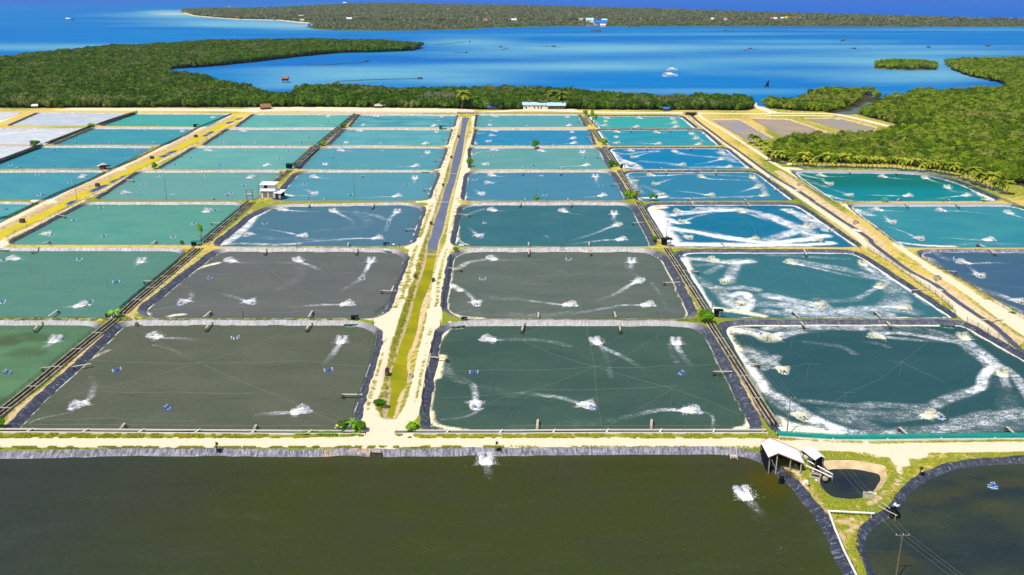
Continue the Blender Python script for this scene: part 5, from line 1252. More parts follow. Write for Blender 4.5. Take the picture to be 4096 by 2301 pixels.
def fence(L, hgt, step, netm, label, pmat=None, off=0.0, r=.05, cat='fence', lean=0):
    L = arr(L); t = np.gradient(L, axis=0); t /= np.linalg.norm(t, axis=1)[:, None]; n = np.stack([-t[:, 1], t[:, 0]], 1); L = L + n * off; Q = arcs(L, step); o0 = Q[0]
    e = empty('net_fence', (o0[0], o0[1], 0)); k = max(1, len(Q) // 95 + 1)
    for i, q in enumerate(Q[::k]):
        h = hgt * random.Random(i).uniform(.92, 1.12); MB().tube([(q[0] - o0[0], q[1] - o0[1], -.3), (q[0] - o0[0] + lean * .1, q[1] - o0[1], h)], r, 5).build('post', pmat or M['pole'], e)
    b = MB(); Q2 = resample(Q, max(1.2, step / 3))
    for i in range(len(Q2) - 1):
        a, c = Q2[i] - o0, Q2[i + 1] - o0; za = hgt * (.92 - .12 * ((i * 7) % 3) / 3); zc = hgt * (.92 - .12 * ((i * 7 + 7) % 3) / 3); b.quad((a[0], a[1], .03), (c[0], c[1], .03), (c[0], c[1], zc), (a[0], a[1], za))
    if netm: b.build('netting', netm, e)
    b = MB(); b.tube([(q[0] - o0[0], q[1] - o0[1], hgt * .9) for q in Q], .02, 3); b.build('top_wire', M['wire'], e)
    return tag(e, label, cat, 'net fences along the banks')
F1_ = flume('b2', '975,140 900,200 830,258', 3.4, .5, 'dark double flume between the backmost ponds left of the canal')
F2_ = flume('b2', '820,265 720,350 620,432', 3.2, .5, 'dark double flume between the sixth-row ponds left of the canal')
F3_ = flume('b2', '610,440 500,535 385,640', 3.0, .5, 'dark double flume between the fifth-row ponds left of the canal')
F4_ = flume('b2', '330,680 270,730 180,800', 2.8, .5, 'dark double flume running down behind the white pump house')
F5_ = flume('b1', '2440,990 2350,1065 2150,1232 1985,1378', 2.6, .5, 'concrete double flume between the third-row ponds left of the canal')
F6_ = flume('c1', '2010,88 1800,265 1600,430 1400,595 1235,745', 2.6, .5, 'concrete double flume between the second-row ponds left of the canal')
F7_ = flume('d1', '1125,45 960,175 800,305 600,470 400,640 200,800 -60,1005 -250,1150', 2.7, .55, 'concrete double flume between the front-row ponds at left')
G1_ = flume('b3', '690,170 740,240', 2.2, .45, 'overgrown flume between the backmost ponds right of the canal')
G2_ = flume('b3', '770,285 850,405', 2.2, .45, 'weathered flume between the sixth-row ponds right of the canal')
G3_ = flume('b3', '880,450 1000,630', 2.2, .45, 'weathered flume between the fifth-row ponds right of the canal')
G4_ = flume('b3', '1025,680 1180,920', 2.2, .45, 'weathered flume between the fourth-row ponds right of the canal')
G5_ = flume('b3', '1205,985 1290,1120 1430,1345', 2.1, .5, 'concrete double flume between the third-row ponds right of the canal')
G6_ = flume('c3', '1540,85 1700,330 1960,735', 2.1, .5, 'concrete double flume between the second-row ponds right of the canal')
G7_ = flume('d3', '1905,85 2100,390 2290,690 2460,960 d4:60,1060', 2.1, .55, 'concrete double flume between the front-row ponds right of the canal')
D1_ = flume('b1', '1300,125 1100,185 930,245', 3.6, .4, 'net-covered flume beside the backmost foamy pond'); D2_ = flume('b1', '880,255 650,345 450,420', 3.6, .4, 'net-covered flume beside the sixth-row foamy pond'); D3_ = flume('b1', '380,445 150,530 -60,610', 3.6, .4, 'net-covered flume beside the fifth-row foamy pond')
for L, nm in ((D1_, 'backmost'), (D2_, 'sixth-row'), (D3_, 'fifth-row')):
    fence(L, 2.2, 6, M['netd'], 'dark teal net fence on the %s flume at far left' % nm, off=2.3); 
for L, nm in ((F1_, 'backmost'), (F2_, 'sixth-row'), (F3_, 'fifth-row'), (F5_, 'third-row'), (F6_, 'second-row'), (F7_, 'front-row')):
    fence(L, 1.6, 7, M['netd'] if nm != 'front-row' else M['netg'], 'low dark net fence along the left side of the %s flume' % nm, off=-2.0)
for L, nm in ((G1_, 'backmost'), (G2_, 'sixth-row'), (G3_, 'fifth-row'), (G4_, 'fourth-row'), (G5_, 'third-row'), (G6_, 'second-row'), (G7_, 'front-row')):
    fence(L, 1.5, 5, M['net'], 'green net fence on the right side of the %s flume' % nm, off=1.6)

# long gutter with crossbars between the front ponds and the front road
def trough(wn, s, label, netm, wd=1.5):
    a = [np.array(q) for q in ZP(wn, s)]; L = arr(a); o0 = L[0]; e = empty('concrete_gutter', (o0[0], o0[1], 0)); 
    for sd_ in (-1, 1):
        b = MB()
        for p, q in zip(L[:-1], L[1:]): b.beam((p[0] - o0[0], p[1] - o0[1] + sd_ * wd / 2, .22), (q[0] - o0[0], q[1] - o0[1] + sd_ * wd / 2, .22), .22, .44)
        b.build('gutter_wall', M['conc_l'] if wd > 1 else M['wood'], e)
    b = MB(); 
    for p, q in zip(L[:-1], L[1:]): b.quad((p[0] - o0[0], p[1] - o0[1] - wd / 2 + .12, .08), (q[0] - o0[0], q[1] - o0[1] - wd / 2 + .12, .08), (q[0] - o0[0], q[1] - o0[1] + wd / 2 - .12, .10), (p[0] - o0[0], p[1] - o0[1] + wd / 2 - .12, .10))
    b.build('gutter_bed', M['black'], e)
    for q in arcs(L, 13.0)[1:-1]: MB().beam((q[0] - o0[0] - .4, q[1] - o0[1] - wd / 2 - .15, .47), (q[0] - o0[0] + .4, q[1] - o0[1] + wd / 2 + .15, .47), .35, .12).build('crossbar', M['conc_l'], e)
    if netm:
        b = MB()
        for p, q in zip(L[:-1], L[1:]): b.quad((p[0] - o0[0], p[1] - o0[1] - wd / 2, .5), (q[0] - o0[0], q[1] - o0[1] - wd / 2, .5), (q[0] - o0[0], q[1] - o0[1] + wd / 2 + .3, .75), (p[0] - o0[0], p[1] - o0[1] + wd / 2 + .3, .7))
        b.build('netting', netm, e)
    return tag(e, label, 'gutter', 'concrete gutters behind the front road')
trough('d1', '-250,1126 0,1126 1200,1132 2470,1140 d2:500,1142 1060,1144', 'long concrete gutter with crossbars in front of the left front-row ponds', None)
trough('d2', '1335,1140 2470,1140 d3:900,1133 2460,1133', 'long concrete gutter with crossbars in front of the middle front-row pond', None)
trough('d4', '90,1165 300,1178 600,1198 1000,1200 1700,1190 2470,1185 2700,1183', 'gutter covered in bright teal netting at the right front pond', M['nett'], 1.9)
fence(ZP('d1', '180,1105 1200,1110 2400,1120 d2:150,1118 640,1118'), 1.5, 11, M['netg'], 'thin wire fence along the near edge of the left front pond', r=.035)
fence(ZP('d3', '0,1118 1000,1118 2000,1118'), 1.5, 8, M['netg'], 'thin wire fence along the near edge of the middle front pond', r=.035)
fence(ZP('d4', '300,1160 1000,1178 1700,1172 2470,1168'), 1.6, 9, None, 'row of thin stakes along the near edge of the right front pond', r=.04, pmat=M['red'])
fence(ZP('b3', '1700,175 1850,300 2010,440 2100,510 2300,650 2470,790 b4:20,760 200,910 380,1060 560,1190 720,1310 890,1440'), 1.7, 5.5, M['netg'], 'long post-and-net fence along the path left of the right road, far stretch', r=.08)
fence(ZP('c4', '1000,95 1110,160 1200,215 1280,265 1345,320 1430,375 1510,450 1600,490 1670,545 1760,610 1840,680 1880,760'), 1.8, 5.0, M['netg'], 'post-and-net fence along the path beside the second-row right pond', r=.09)
fence(ZP('c4', '2000,830 2095,875 2260,970 2370,1035 2490,1100 2640,1190'), 1.8, 5.2, M['netg'], 'post-and-net fence along the path beside the front right pond', r=.09)
fence(ZP('b4', '255,715 300,775 400,850 520,930 650,1000 730,1010'), 1.6, 5, M['net'], 'net fence between the right road and the green far pond', r=.06)
fence(ZP('b4', '800,1060 900,1130 1000,1200 1150,1320 1260,1400'), 1.7, 5, M['netg'], 'net fence between the right road and the third-row pond beyond it', r=.07)
fence(ZP('c4', '1570,190 1750,300 1950,420 2130,530 2250,620 2400,700 2576,800'), 1.8, 5.5, M['netg'], 'net fence between the right road and the second-row pond beyond it', r=.08)
fence(ZP('b4', '300,665 700,672 1200,685 1500,700 1700,735 1950,830 2150,920 2300,985 2470,1060'), 1.5, 7, M['net'], 'green net fence between the palms and the far right pond', r=.05)
fence(ZP('b1', '-100,1170 40,1160 250,1060 550,915 860,790 1160,640 1300,585 1550,455 1800,345 1900,280 2230,145'), 1.6, 9, M['netd'], 'fence of dark posts left of the tan road by the yellow ditch', r=.08, pmat=M['wood_d'])
fence(ZP('b1', '65,1345 170,1270 400,1190 570,1090 850,960 1020,855 1230,755 1390,670 1520,600 1740,500 1950,405 2150,300 2330,215'), 1.6, 9, M['netg'], 'fence of dark posts right of the yellow ditch', r=.07, pmat=M['wood_d'])
fence(ZP('b2', '2125,150 2105,290 2080,400 b2:2055,480 2040,600'), 1.5, 6, M['net'], 'green net fence beside the far ponds right of the canal', r=.05)
fence(ZP('c2', '1950,130 1935,280 1915,430 1880,560 1870,720'), 1.3, 4, M['net'], 'green net fence left of the second-row pond, right of the canal', r=.05)
fence(ZP('c2', '1520,190 1490,300 1450,400 1370,560 1305,680 1200,745'), 1.4, 5, M['netg'], 'net fence on the liner of the second-row pond, left of the canal', r=.05, pmat=M['wood_d'])
fence(ZP('d2', '1170,150 1130,300 1090,480 1030,680 960,850 930,960'), 1.2, 5, M['net'], 'slack teal net fence at the right edge of the left front pond', r=.05)
fence(ZP('d2', '1730,160 1690,330 1650,500 1610,750 1590,920 1660,1040'), 1.2, 4.5, M['net'], 'slack teal net fence at the left edge of the middle front pond', r=.05)
fence(ZP('b2', '30,122 900,125 1920,128'), 1.4, 10, M['netg'], 'far net fence behind the backmost ponds left of the canal', r=.05)
fence(ZP('b2', '2130,132 2470,134 b3:300,134 700,138'), 1.4, 8, M['net'], 'far green net fence behind the backmost ponds right of the canal', r=.05)

# ================================================================== UTILITY POLES AND WIRES
def pole(wn, base, top, label, arm=False, r=.13, hgt=None):
    q = Z(wn, *base); u, v = ZF(wn, *top)
    # height from the top pixel at the pole's depth
    if hgt is None:
        dz = _U * ((1150.5 - v) / FL) + _F; hgt = CAMH + dz[2] / dz[1] * q[1]
    e = empty('utility_pole', (q[0], q[1], 0)); MB().tube([(0, 0, -.5), (0, 0, hgt)], r, 8, r * .7).build('mast', M['pole'], e)
    if arm:
        MB().box((0, 0, hgt - .45), (2.4, .12, .12)).build('crossarm', M['pole'], e)
        for x in (-1.1, -.1 + .25, 1.1): MB().tube([(x, 0, hgt - .39), (x, 0, hgt - .15)], .05, 6).build('insulator', M['white'], e)
    else: MB().tube([(0, -.12, hgt - .6), (0, .12, hgt - .6)], .05, 6).build('insulator', M['white'], e)
    tag(e, label, 'utility pole'); return (q[0], q[1], hgt)
p0 = pole('e4', (1155, 1460), (1175, 1290), 'utility pole with crossarm standing in the lower right pond', True, .12, 9.0)
p1 = pole('d4', (183, 1130), (218, 790), 'tall brown utility pole with crossarm at the corner of the right front pond', True, .15)
p2 = pole('c3', (2008, 740), (2022, 445), 'tall wooden utility pole beside the black feed shed')
p3 = pole('b3', (1488, 1360), (1490, 1155), 'utility pole at the near left corner of the foamiest pond')
p4 = pole('b3', (1228, 935), (1232, 750), 'rightmost of the three close poles on the right flume', r=.16); p4b = pole('b3', (1208, 935), (1209, 762), 'leftmost of the three close poles on the right flume', r=.1); p4c = pole('b3', (1218, 940), (1221, 770), 'middle of the three close poles on the right flume', r=.1)
p5 = pole('b3', (232, 945), (228, 755), 'utility pole in the fourth-row pond right of the canal'); p6 = pole('b2', (1738, 970), (1732, 750), 'utility pole on the canal bank, fourth row')
p7 = pole('b2', (955, 970), (938, 745), 'utility pole at the near edge of the fourth-row pond left of the canal'); p8 = pole('b2', (32, 945), (18, 735), 'utility pole beside the white pump house')
p9 = pole('b1', (1610, 965), (1595, 760), 'utility pole at the near edge of the fourth-row greenish pond'); p10 = pole('b1', (742, 962), (712, 757), 'utility pole on the bank of the yellow ditch')
p11 = pole('b3', (1030, 620), (1033, 490), 'utility pole in the fifth row beside the right flume'); p12 = pole('b3', (885, 410), (885, 290), 'utility pole in the sixth row beside the right flume'); p13 = pole('a3', (1665, 1107), (1665, 1040), 'thin pole at the forest edge near the beach track')
p14 = pole('a3', (708, 1100), (708, 1015), 'pole with a crossarm right of the pale blue roofed house', True, .1); p15 = pole('b3', (777, 240), (777, 150), 'backmost utility pole beside the right flume')
p16 = pole('a4', (375, 1105), (378, 1050), 'thin pole behind the brown ponds')
def wires(a, b, offs, label, sag=.02, zo=-.2):
    m = MB()
    for o in offs:
        L = math.dist(a, b); P_ = [(a[0] + (b[0] - a[0]) * t + o, a[1] + (b[1] - a[1]) * t, a[2] + zo + (b[2] - a[2]) * t - L * sag * 4 * t * (1 - t)) for t in np.linspace(0, 1, 13)]
        m.tube(P_, .02, 3)
    tag(m.build('power_line', M['wire']), label, 'power line', 'power lines between the poles')
W3 = (-1.1, .15, 1.1); W2 = (-.25, .25)
wires(p0, p1, W3, 'three wires spanning over the teardrop pond'); wires(p1, p2, W3, 'wires from the front corner pole to the black feed shed pole')
wires(p2, p3, W2, 'wires from the feed shed pole to the foamiest pond corner'); wires(p3, p4, W2, 'wires from the foamiest pond corner to the three poles'); wires(p4, p11, W2, 'wires from the three poles to the fifth row')
wires(p11, p12, W2, 'wires between the fifth-row and sixth-row right poles'); wires(p12, p15, W2, 'wires between the two backmost right poles')
wires(p4, p5, W2, 'wires over the fourth-row pond right of the canal'); wires(p5, p6, W2, 'wires crossing the canal in the fourth row'); wires(p6, p7, W2, 'wires over the right half of the fourth-row pond left of the canal')
wires(p7, p8, W2, 'wires ending at the white pump house'); wires(p8, p9, W2, 'wires left of the white pump house'); wires(p9, p10, W2, 'wires ending at the yellow ditch'); wires((p0[0] + 26, p0[1] - 60, 9), p0, W3, 'three wires leaving the picture at lower right')

# ================================================================== BUILDINGS
def gable(name, loc, rz, Lx, Ly, hw, hr, wall, roof, label, oh=.4, door=None, wins=0, cat='house', side=None):
    e = empty(name, (loc[0], loc[1], loc[2] if len(loc) > 2 else 0), rz); b = MB(); b.box((0, 0, hw / 2 - .15), (Lx, Ly, hw + .3))
    b.add([(-Lx / 2, -Ly / 2, hw), (-Lx / 2, Ly / 2, hw), (-Lx / 2, 0, hw + hr)], [(0, 2, 1)]); b.add([(Lx / 2, -Ly / 2, hw), (Lx / 2, Ly / 2, hw), (Lx / 2, 0, hw + hr)], [(0, 1, 2)]); b.build('wall', wall, e)
    X = Lx / 2 + oh; Y = Ly / 2 + oh; k = hr / (Ly / 2); zz = hw - k * oh; r = MB(); r.slab([(-X, -Y, zz + .1), (X, -Y, zz + .1), (X, 0, hw + hr + .1), (-X, 0, hw + hr + .1)], .1); r.slab([(-X, 0, hw + hr + .1), (X, 0, hw + hr + .1), (X, Y, zz + .1), (-X, Y, zz + .1)], .1); r.build('roof', roof, e)
    for i in range(wins):
        x = -Lx / 2 + Lx * (i + .5) / wins; w_ = MB().box((x, -Ly / 2 - .02, hw * .58), (1.0, .08, .9)).build('window', M['dglass'], e); MB().box((x, -Ly / 2 - .08, hw * .58 - .5), (1.2, .1, .08)).build('sill', wall, w_)
    if door is not None: 
        for dx in door: MB().box((dx, -Ly / 2 - .02, 1.0), (.9, .08, 2.0)).build('door', M['dglass'], e)
    return tag(e, label, cat)
# two-storey pump house; local x right, y away, origin front left base corner
q = Z('h', 480, 1150); pxm = 8.05; e = empty('pump_house', (q[0], q[1], 0), R(-1.5)); Wd = 6.9; Dp = 4.6
MB().box((Wd / 2, Dp / 2, 1.7), (Wd, Dp, 3.5)).build('lower_wall', M['wall'], e)
for x in (1.9, 4.7):
    d = MB().box((x, -.04, 1.38), (2.1, .1, 2.75)).build('double_door', M['door'], e); MB().box((x, -.11, 1.38), (.07, .05, 2.6)).build('door_gap', M['dglass'], d)
MB().box((Wd / 2, Dp / 2 - .1, 3.56), (Wd + 1.2, Dp + 1.0, .2)).build('balcony_slab', M['white'], e)
b = MB(); b.box((Wd / 2, -.15, 4.2), (Wd + .3, .16, 1.1)); b.box((-.1, Dp / 2 - .1, 4.2), (.16, Dp, 1.1)); b.box((Wd + .1, Dp / 2 - .1, 4.2), (.16, Dp, 1.1)); b.build('parapet', M['white'], e)
MB().box((Wd * .70, Dp * .62, 5.0), (Wd * .56, Dp * .6, 2.7)).build('upper_room', M['wall'], e); MB().box((Wd * .42 - .9, Dp * .88, 4.7), (Wd * .45, .12, 2.0)).build('shade_screen', M['black'], e)
for x, y in ((.1, .3), (.1, Dp - .2)): MB().box((x, y, 5.3), (.15, .15, 3.0)).build('roof_post', M['conc'], e)
MB().slab([(-.7, -.1, 6.5), (Wd + .3, -.1, 6.5), (Wd + 1.0, Dp + .5, 7.1), (-.5, Dp + .5, 7.1)], .14).build('upper_roof', M['white'], e)
MB().slab([(Wd - .5, -1.2, 2.75), (Wd + 3.3, -1.6, 2.5), (Wd + 4.6, Dp - .6, 3.3), (Wd + .1, Dp - .6, 3.5)], .1).build('lean_to_roof', M['white'], e)
b = MB(); b.box((Wd + 1.9, Dp - 1.2, 1.3), (3.6, .1, 2.6)); b.build('lean_to_screen', M['black'], e); MB().box((Wd + 1.2, Dp / 2, 1.0), (1.0, 1.6, 2.0)).build('blue_tarp', M['blue'], e); MB().box((Wd + 2.4, -.6, .9), (1.0, .8, 1.8)).build('cabinet', M['wood'], e)
for x in (Wd + .2, Wd + 3.2): MB().box((x, -1.1, 1.25), (.12, .12, 2.6)).build('lean_to_post', M['wood_d'], e)
b = MB()
for i in range(10): b.box((-.55, .3 + i * .36, .17 + i * .34), (.9, .36, .3))
b.build('stairs', M['conc'], e); MB().beam((-1.05, .1, .9), (-1.05, 3.8, 4.4), .08, .5).build('stair_rail', M['white'], e)
tag(e, 'white two-storey pump house with balcony and lean-to beside the left flume', 'pump house')
# feed bin tower left of it
q = Z('b2', -20, 968); e = empty('bucket_rack', (q[0] - 3.5, q[1], 0)); 
for x in (0, 2.7):
    for y in (0, 1.3): MB().beam((x, y, -.2), (x, y, 5.2), .14).build('leg', M['red'], e)
MB().box((1.35, .65, 2.3), (3.0, 1.6, .12)).build('shelf', M['wood_d'], e); MB().beam((-.1, 0, 5.15), (2.8, 0, 5.15), .12).build('top_bar', M['red'], e)
tag(e, 'rusty steel rack with a shelf of white buckets beside the pump house', 'rack')
for i in range(3):
    b = MB().tube([(0, 0, 0), (0, 0, .8)], .3, 10, .34); b.tube([(0, 0, .8), (0, 0, .88)], .42, 10); o = b.build('white_bucket', M['wfl']); o.location = (q[0] - 3.5 + .5 + i * .85, q[1] + .6, 2.36)
    tag(o, 'white lidded bucket on the rusty rack, %s of three from left' % ORD[i + 1], 'bucket', 'white buckets on the rusty rack')
# long house, far
q = Z('a3', 112, 1100); q2 = Z('a3', 405, 1100); Lh = q2[0] - q[0]; gable('row_house', ((q[0] + q2[0]) / 2, q[1] + 4), 0, Lh, 6, 4.1, 1.3, M['wall'], M['cyanroof'], 'long cream row house with pale blue roof before the mangroves', .9, door=[Lh * x for x in (-.39, -.10, .02, .12)], wins=7)
q = Z('a3', 448, 1102); gable('side_house', (q[0], q[1] + 3.5), 0, 14.5, 6, 3.4, 1.9, M['conc_d'], M['cyanroof'], 'dark walled house with pale blue roof at the end of the row house', .6, wins=2)
q = Z('a2', 2398, 1106); gable('blue_shed', (q[0], q[1] + 2.5), .05, 12, 5, 2.5, 1.8, M['wood_d'], M['blueroof'], 'small shed with faded blue roof left of the red roofed shed', .5, cat='shed'); q = Z('a2', 2528, 1098); gable('red_shed', (q[0] + 1, q[1] + 3), 0, 15, 6, 3.6, 1.7, M['wood_d'], M['redroof'], 'dark shed with red roof left of the row house', .6, cat='shed')
q = Z('a2', 88, 1103); gable('thatched_hut', (q[0], q[1] + 3), .5, 8, 6, 2, 2.4, M['wood_d'], M['brownroof'], 'brown thatched hut on the sand at the forest edge', .5, cat='hut'); q = Z('a2', 1228, 1090); gable('hut', (q[0], q[1] + 3), .1, 6, 5, 2, 1.4, M['wood_d'], M['wood'], 'small pale roofed hut behind the sandy yard', .4, cat='hut'); q = Z('a2', 1293, 1086); gable('hut', (q[0], q[1] + 3), 0, 3.5, 3, 2.2, .8, M['wood_d'], M['wood'], 'tiny hut right of the pale roofed hut', .3, cat='hut')
q = Z('a1', 338, 1092); gable('hut', (q[0], q[1] + 3), .3, 4.5, 4, 2, 1.2, M['wood_d'], M['white'], 'white roofed hut at far left forest edge', .3, cat='hut')
q = Z('b3', 1487, 108); gable('hut', (q[0], q[1] + 1), 0, 5, 4, 2.2, 1, M['wood_d'], M['blueroof'], 'small dark blue hut at the forest edge near the sluice', .3, cat='hut')
# stilt house in the bay
q = Z('a2', 297, 832, -1.5); e = empty('stilt_house', (q[0], q[1], -1.5)); 
for x in (-2.6, 2.6):
    for y in (-2.2, 2.2): MB().beam((x, y, -1), (x, y, 2.4), .35).build('stilt', M['wood_d'], e)
MB().box((0, 0, 3.6), (6.4, 5, 2.6)).build('wall', M['wood_d'], e); r = MB(); r.slab([(-4, -3.4, 4.6), (4, -3.4, 4.6), (4, 0, 6.8), (-4, 0, 6.8)], .15); r.slab([(-4, 0, 6.8), (4, 0, 6.8), (4, 3.4, 4.6), (-4, 3.4, 4.6)], .15); r.build('roof', M['brownroof'], e); tag(e, 'dark stilt house with brown roof standing in the bay', 'house')
q = Z('a2', 915, 520, -1.5); gable('shore_hut', (q[0], q[1] + 3, -1), 0, 11, 6, 3.2, 2, M['wood_d'], M['brownroof'], 'thatched hut on the shore of the mangrove peninsula', .5, cat='hut')
# island houses
for wn, x, y, wd_, rf, lb in (('a2', 893, 34, 20, 'white', 'white house at the back shore of the island'), ('a2', 938, 196, 18, 'white', 'white house above the island mangroves at left'), ('a2', 1935, 102, 9, 'redroof', 'small red roofed house among island palms'),
        ('a2', 2310, 208, 14, 'redroof', 'low red roofed house above the island mangroves'), ('a2', 55, 140, 10, 'orange', 'orange roofed house at the left end of the island'), ('a2', 460, 170, 20, 'wood', 'large grey roofed house at the island beach'), ('a2', 465, 212, 12, 'wood', 'grey hut at the mangrove point of the island'),
        ('a3', 20, 208, 17, 'white', 'white roofed house left of the island village'), ('a3', 695, 205, 12, 'wood', 'pale house just left of the island village'), ('a3', 2015, 200, 8, 'white', 'tiny white house right of centre on the island'), ('a3', 2145, 205, 10, 'wood', 'low pale house right of the tiny white island house'),
        ('a4', 45, 190, 14, 'redroof', 'red roofed house at the right end of the palm grove'), ('a4', 72, 196, 10, 'white', 'white house next to the red roofed one'), ('a4', 140, 192, 8, 'white', 'tiny white house in the island hamlet'), ('a4', 185, 188, 13, 'yellow', 'cream roofed house in the island hamlet'), ('a4', 252, 188, 20, 'redroof', 'pink roofed long house in the island hamlet'), ('a1', 2310, 76, 14, 'redroof', 'red roof above the trees at the left tip of the island')):
    q = Z(wn, x, y, 6); gable('island_house', (q[0], q[1], 6.0), 0, wd_ * .8, 7, 3.0, 2.2, M['wall'], M[rf], lb, .8)
# harbour village on the island shore
q = Z('a3', 883, 262, -1.5); gable('harbour_hall', (q[0], q[1], 0), .1, 28, 18, 7, 6, M['wall'], M['blueroof'], 'large bright blue roofed hall on the island waterfront', 1.5)
q = Z('a3', 905, 272, -1.5); gable('harbour_shed', (q[0] + 2, q[1], -.5), 0, 13, 7, 4, 2.5, M['wall'], M['white'], 'white roofed shed at the foot of the blue hall', .8, cat='shed')
q = Z('a3', 790, 246, -1.5); gable('harbour_house', (q[0], q[1] + 30, 1), 0, 20, 12, 8, 5, M['wall'], M['cyanroof'], 'pale blue roofed house left of the blue hall', 1); q = Z('a3', 825, 250, -1.5); gable('harbour_house', (q[0], q[1] + 10, 0), 0, 14, 10, 5, 3, M['wall'], M['cyanroof'], 'lower pale blue roofed house touching the blue hall', 1); q = Z('a3', 935, 235, -1.5); gable('harbour_house', (q[0], q[1] + 20, 1), 0, 14, 9, 6, 3, M['wall'], M['cyanroof'], 'small pale green roofed house right of the blue hall', 1)
def hull(e, L, B, Hh, mat, nm='hull'):
    v = []; f = []; st = [(-.5, .55, 1.0), (-.25, .95, .9), (.1, 1, .9), (.35, .7, 1.0), (.5, .04, 1.25)]
    for t, w_, h_ in st: v += [(t * L, -B / 2 * w_, Hh * h_), (t * L, -B / 2 * w_ * .55, 0), (t * L, B / 2 * w_ * .55, 0), (t * L, B / 2 * w_, Hh * h_)]
    for i in range(4):
        for j in range(3): f.append((i * 4 + j, i * 4 + j + 1, (i + 1) * 4 + j + 1, (i + 1) * 4 + j))
        f.append((i * 4 + 3, i * 4, (i + 1) * 4, (i + 1) * 4 + 3))
    f += [(0, 3, 2, 1), (16, 17, 18, 19)]; return mesh_obj(nm, v, f, mat, e)
for i, (x, y) in enumerate(((690, 262), (735, 262), (790, 266))):
    q = Z('a3', x, y, -1.5); e = empty('outrigger_ferry', (q[0], q[1], -1.6), .2 * i); hull(e, 20, 4, 3, M['wfl']); MB().box((-1, 0, 4.2), (11, 3.2, 2.6)).build('cabin', M['conc'], e); b = MB(); b.box((-1, 0, 5.7), (13, 4.2, .2)); b.build('awning', M['wood'], e); MB().tube([(2, 0, 3), (2, 0, 11)], .2, 5, .1).build('mast', M['wood_d'], e)
    for s in (-1, 1): MB().tube([(-9, s * 5, .5), (9, s * 5, .5)], .3, 5).build('outrigger', M['wood'], e)
    tag(e, 'grey outrigger ferry moored at the island harbour, %s from left' % ORD[i + 1], 'boat', 'ferries at the island harbour')
# boats in the bay
def yacht(wn, x, y, L, rz, label, cab=M['wfl']):
    q = Z(wn, x, y, -1.5); e = empty('yacht', (q[0], q[1], -1.7), rz); hull(e, L, L * .22, L * .13, M['wfl']).location = (0, L * .16, 0); hull(e, L, L * .18, L * .13, M['wfl']).location = (0, -L * .16, 0)
    MB().box((-.02 * L, 0, L * .16), (L * .6, L * .46, L * .05)).build('bridge_deck', M['wfl'], e); MB().box((-.08 * L, 0, L * .22), (L * .34, L * .34, L * .1), taper=.8).build('cabin', M['wfl'], e); MB().box((-.36 * L, 0, L * .24), (L * .14, L * .36, L * .03)).build('bimini', cab, e)
    MB().tube([(.02 * L, 0, L * .2), (.02 * L, 0, L * 1.2)], .16, 6, .08).build('mast', M['steel'], e); MB().tube([(.02 * L, 0, L * .34), (-.4 * L, 0, L * .34)], .14, 5).build('boom', M['steel'], e); return tag(e, label, 'boat')
yacht('a3', 1592, 770, 17, .15, 'white catamaran with yellow bimini, nearer of two moored in the bay', M['yellow']); yacht('a3', 1612, 708, 13, .1, 'white sailing boat with dark hull line, farther of two in the bay', M['wood'])
q = Z('a3', 2563, 878, -1.5); e = empty('sailing_canoe', (q[0], q[1], -1.6), .1); hull(e, 7, 1.2, .9, M['wood_d']); MB().add([(-2.2, 0, 1.2), (2.2, 0, 1.2), (1.8, 0, 8)], [(0, 1, 2), (2, 1, 0)]).build('sail', M['dglass'], e); MB().tube([(1.9, 0, .5), (1.9, 0, 8.2)], .08, 5).build('mast', M['wood_d'], e); tag(e, 'small canoe with dark blue sail in the bay', 'boat')
q = Z('a1', 702, 203, -1.5); e = empty('fishing_boat', (q[0], q[1], -1.7), 0); hull(e, 28, 6, 3.2, M['green']); MB().box((-5, 0, 5), (13, 5, 4), taper=.85).build('cabin', M['wfl'], e); MB().box((2.5, 0, 4), (4, 4, 1.6)).build('foredeck_house', M['wfl'], e); tag(e, 'white cabined boat with green hull far off at left', 'boat')
# fish pens and rafts
def pen(wn, s, label, hut=None, wd=2.5):
    wd *= .6; L = ZP(wn, s, -1.5); e = empty('fish_pen', (L[0][0], L[0][1], -1.5)); o0 = L[0]; b = MB()
    for a, c in zip(L[:-1], L[1:]): b.beam((a[0] - o0[0], a[1] - o0[1], .25), (c[0] - o0[0], c[1] - o0[1], .25), wd, .5)
    b.build('float_line', M['moss'], e)
    for q in arcs(L, 9)[:60]: MB().beam((q[0] - o0[0], q[1] - o0[1], -.5), (q[0] - o0[0], q[1] - o0[1], 1.8), .2).build('stake', M['wood_d'], e)
    for h_ in hut or []:
        q = Z(wn, *h_[:2], -1.5); MB().box((q[0] - o0[0], q[1] - o0[1], 1.0), (h_[2] * .55, 3.5, 1.9), taper=.9).build('raft_hut', M['wood_d'], e)
    tag(e, label, 'fish pen', 'fish pens staked out in the bay')
pen('a2', '520,655 720,655 900,640 1000,638 1135,620', 'long fish pen curving right of the stilt house', [(1118, 620, 7)]); pen('a2', '815,822 1100,808 1400,798 1620,796 1680,798', 'long straight fish pen in the near bay', [(1650, 797, 10)]); pen('a2', '1795,455 1900,445 2050,428 2110,425', 'fish pen with a post frame off the peninsula tip', [(2150, 424, 6)]); pen('a2', '2000,530 2070,534 2125,535', 'short fish pen below the peninsula tip', [(2115, 536, 6)])
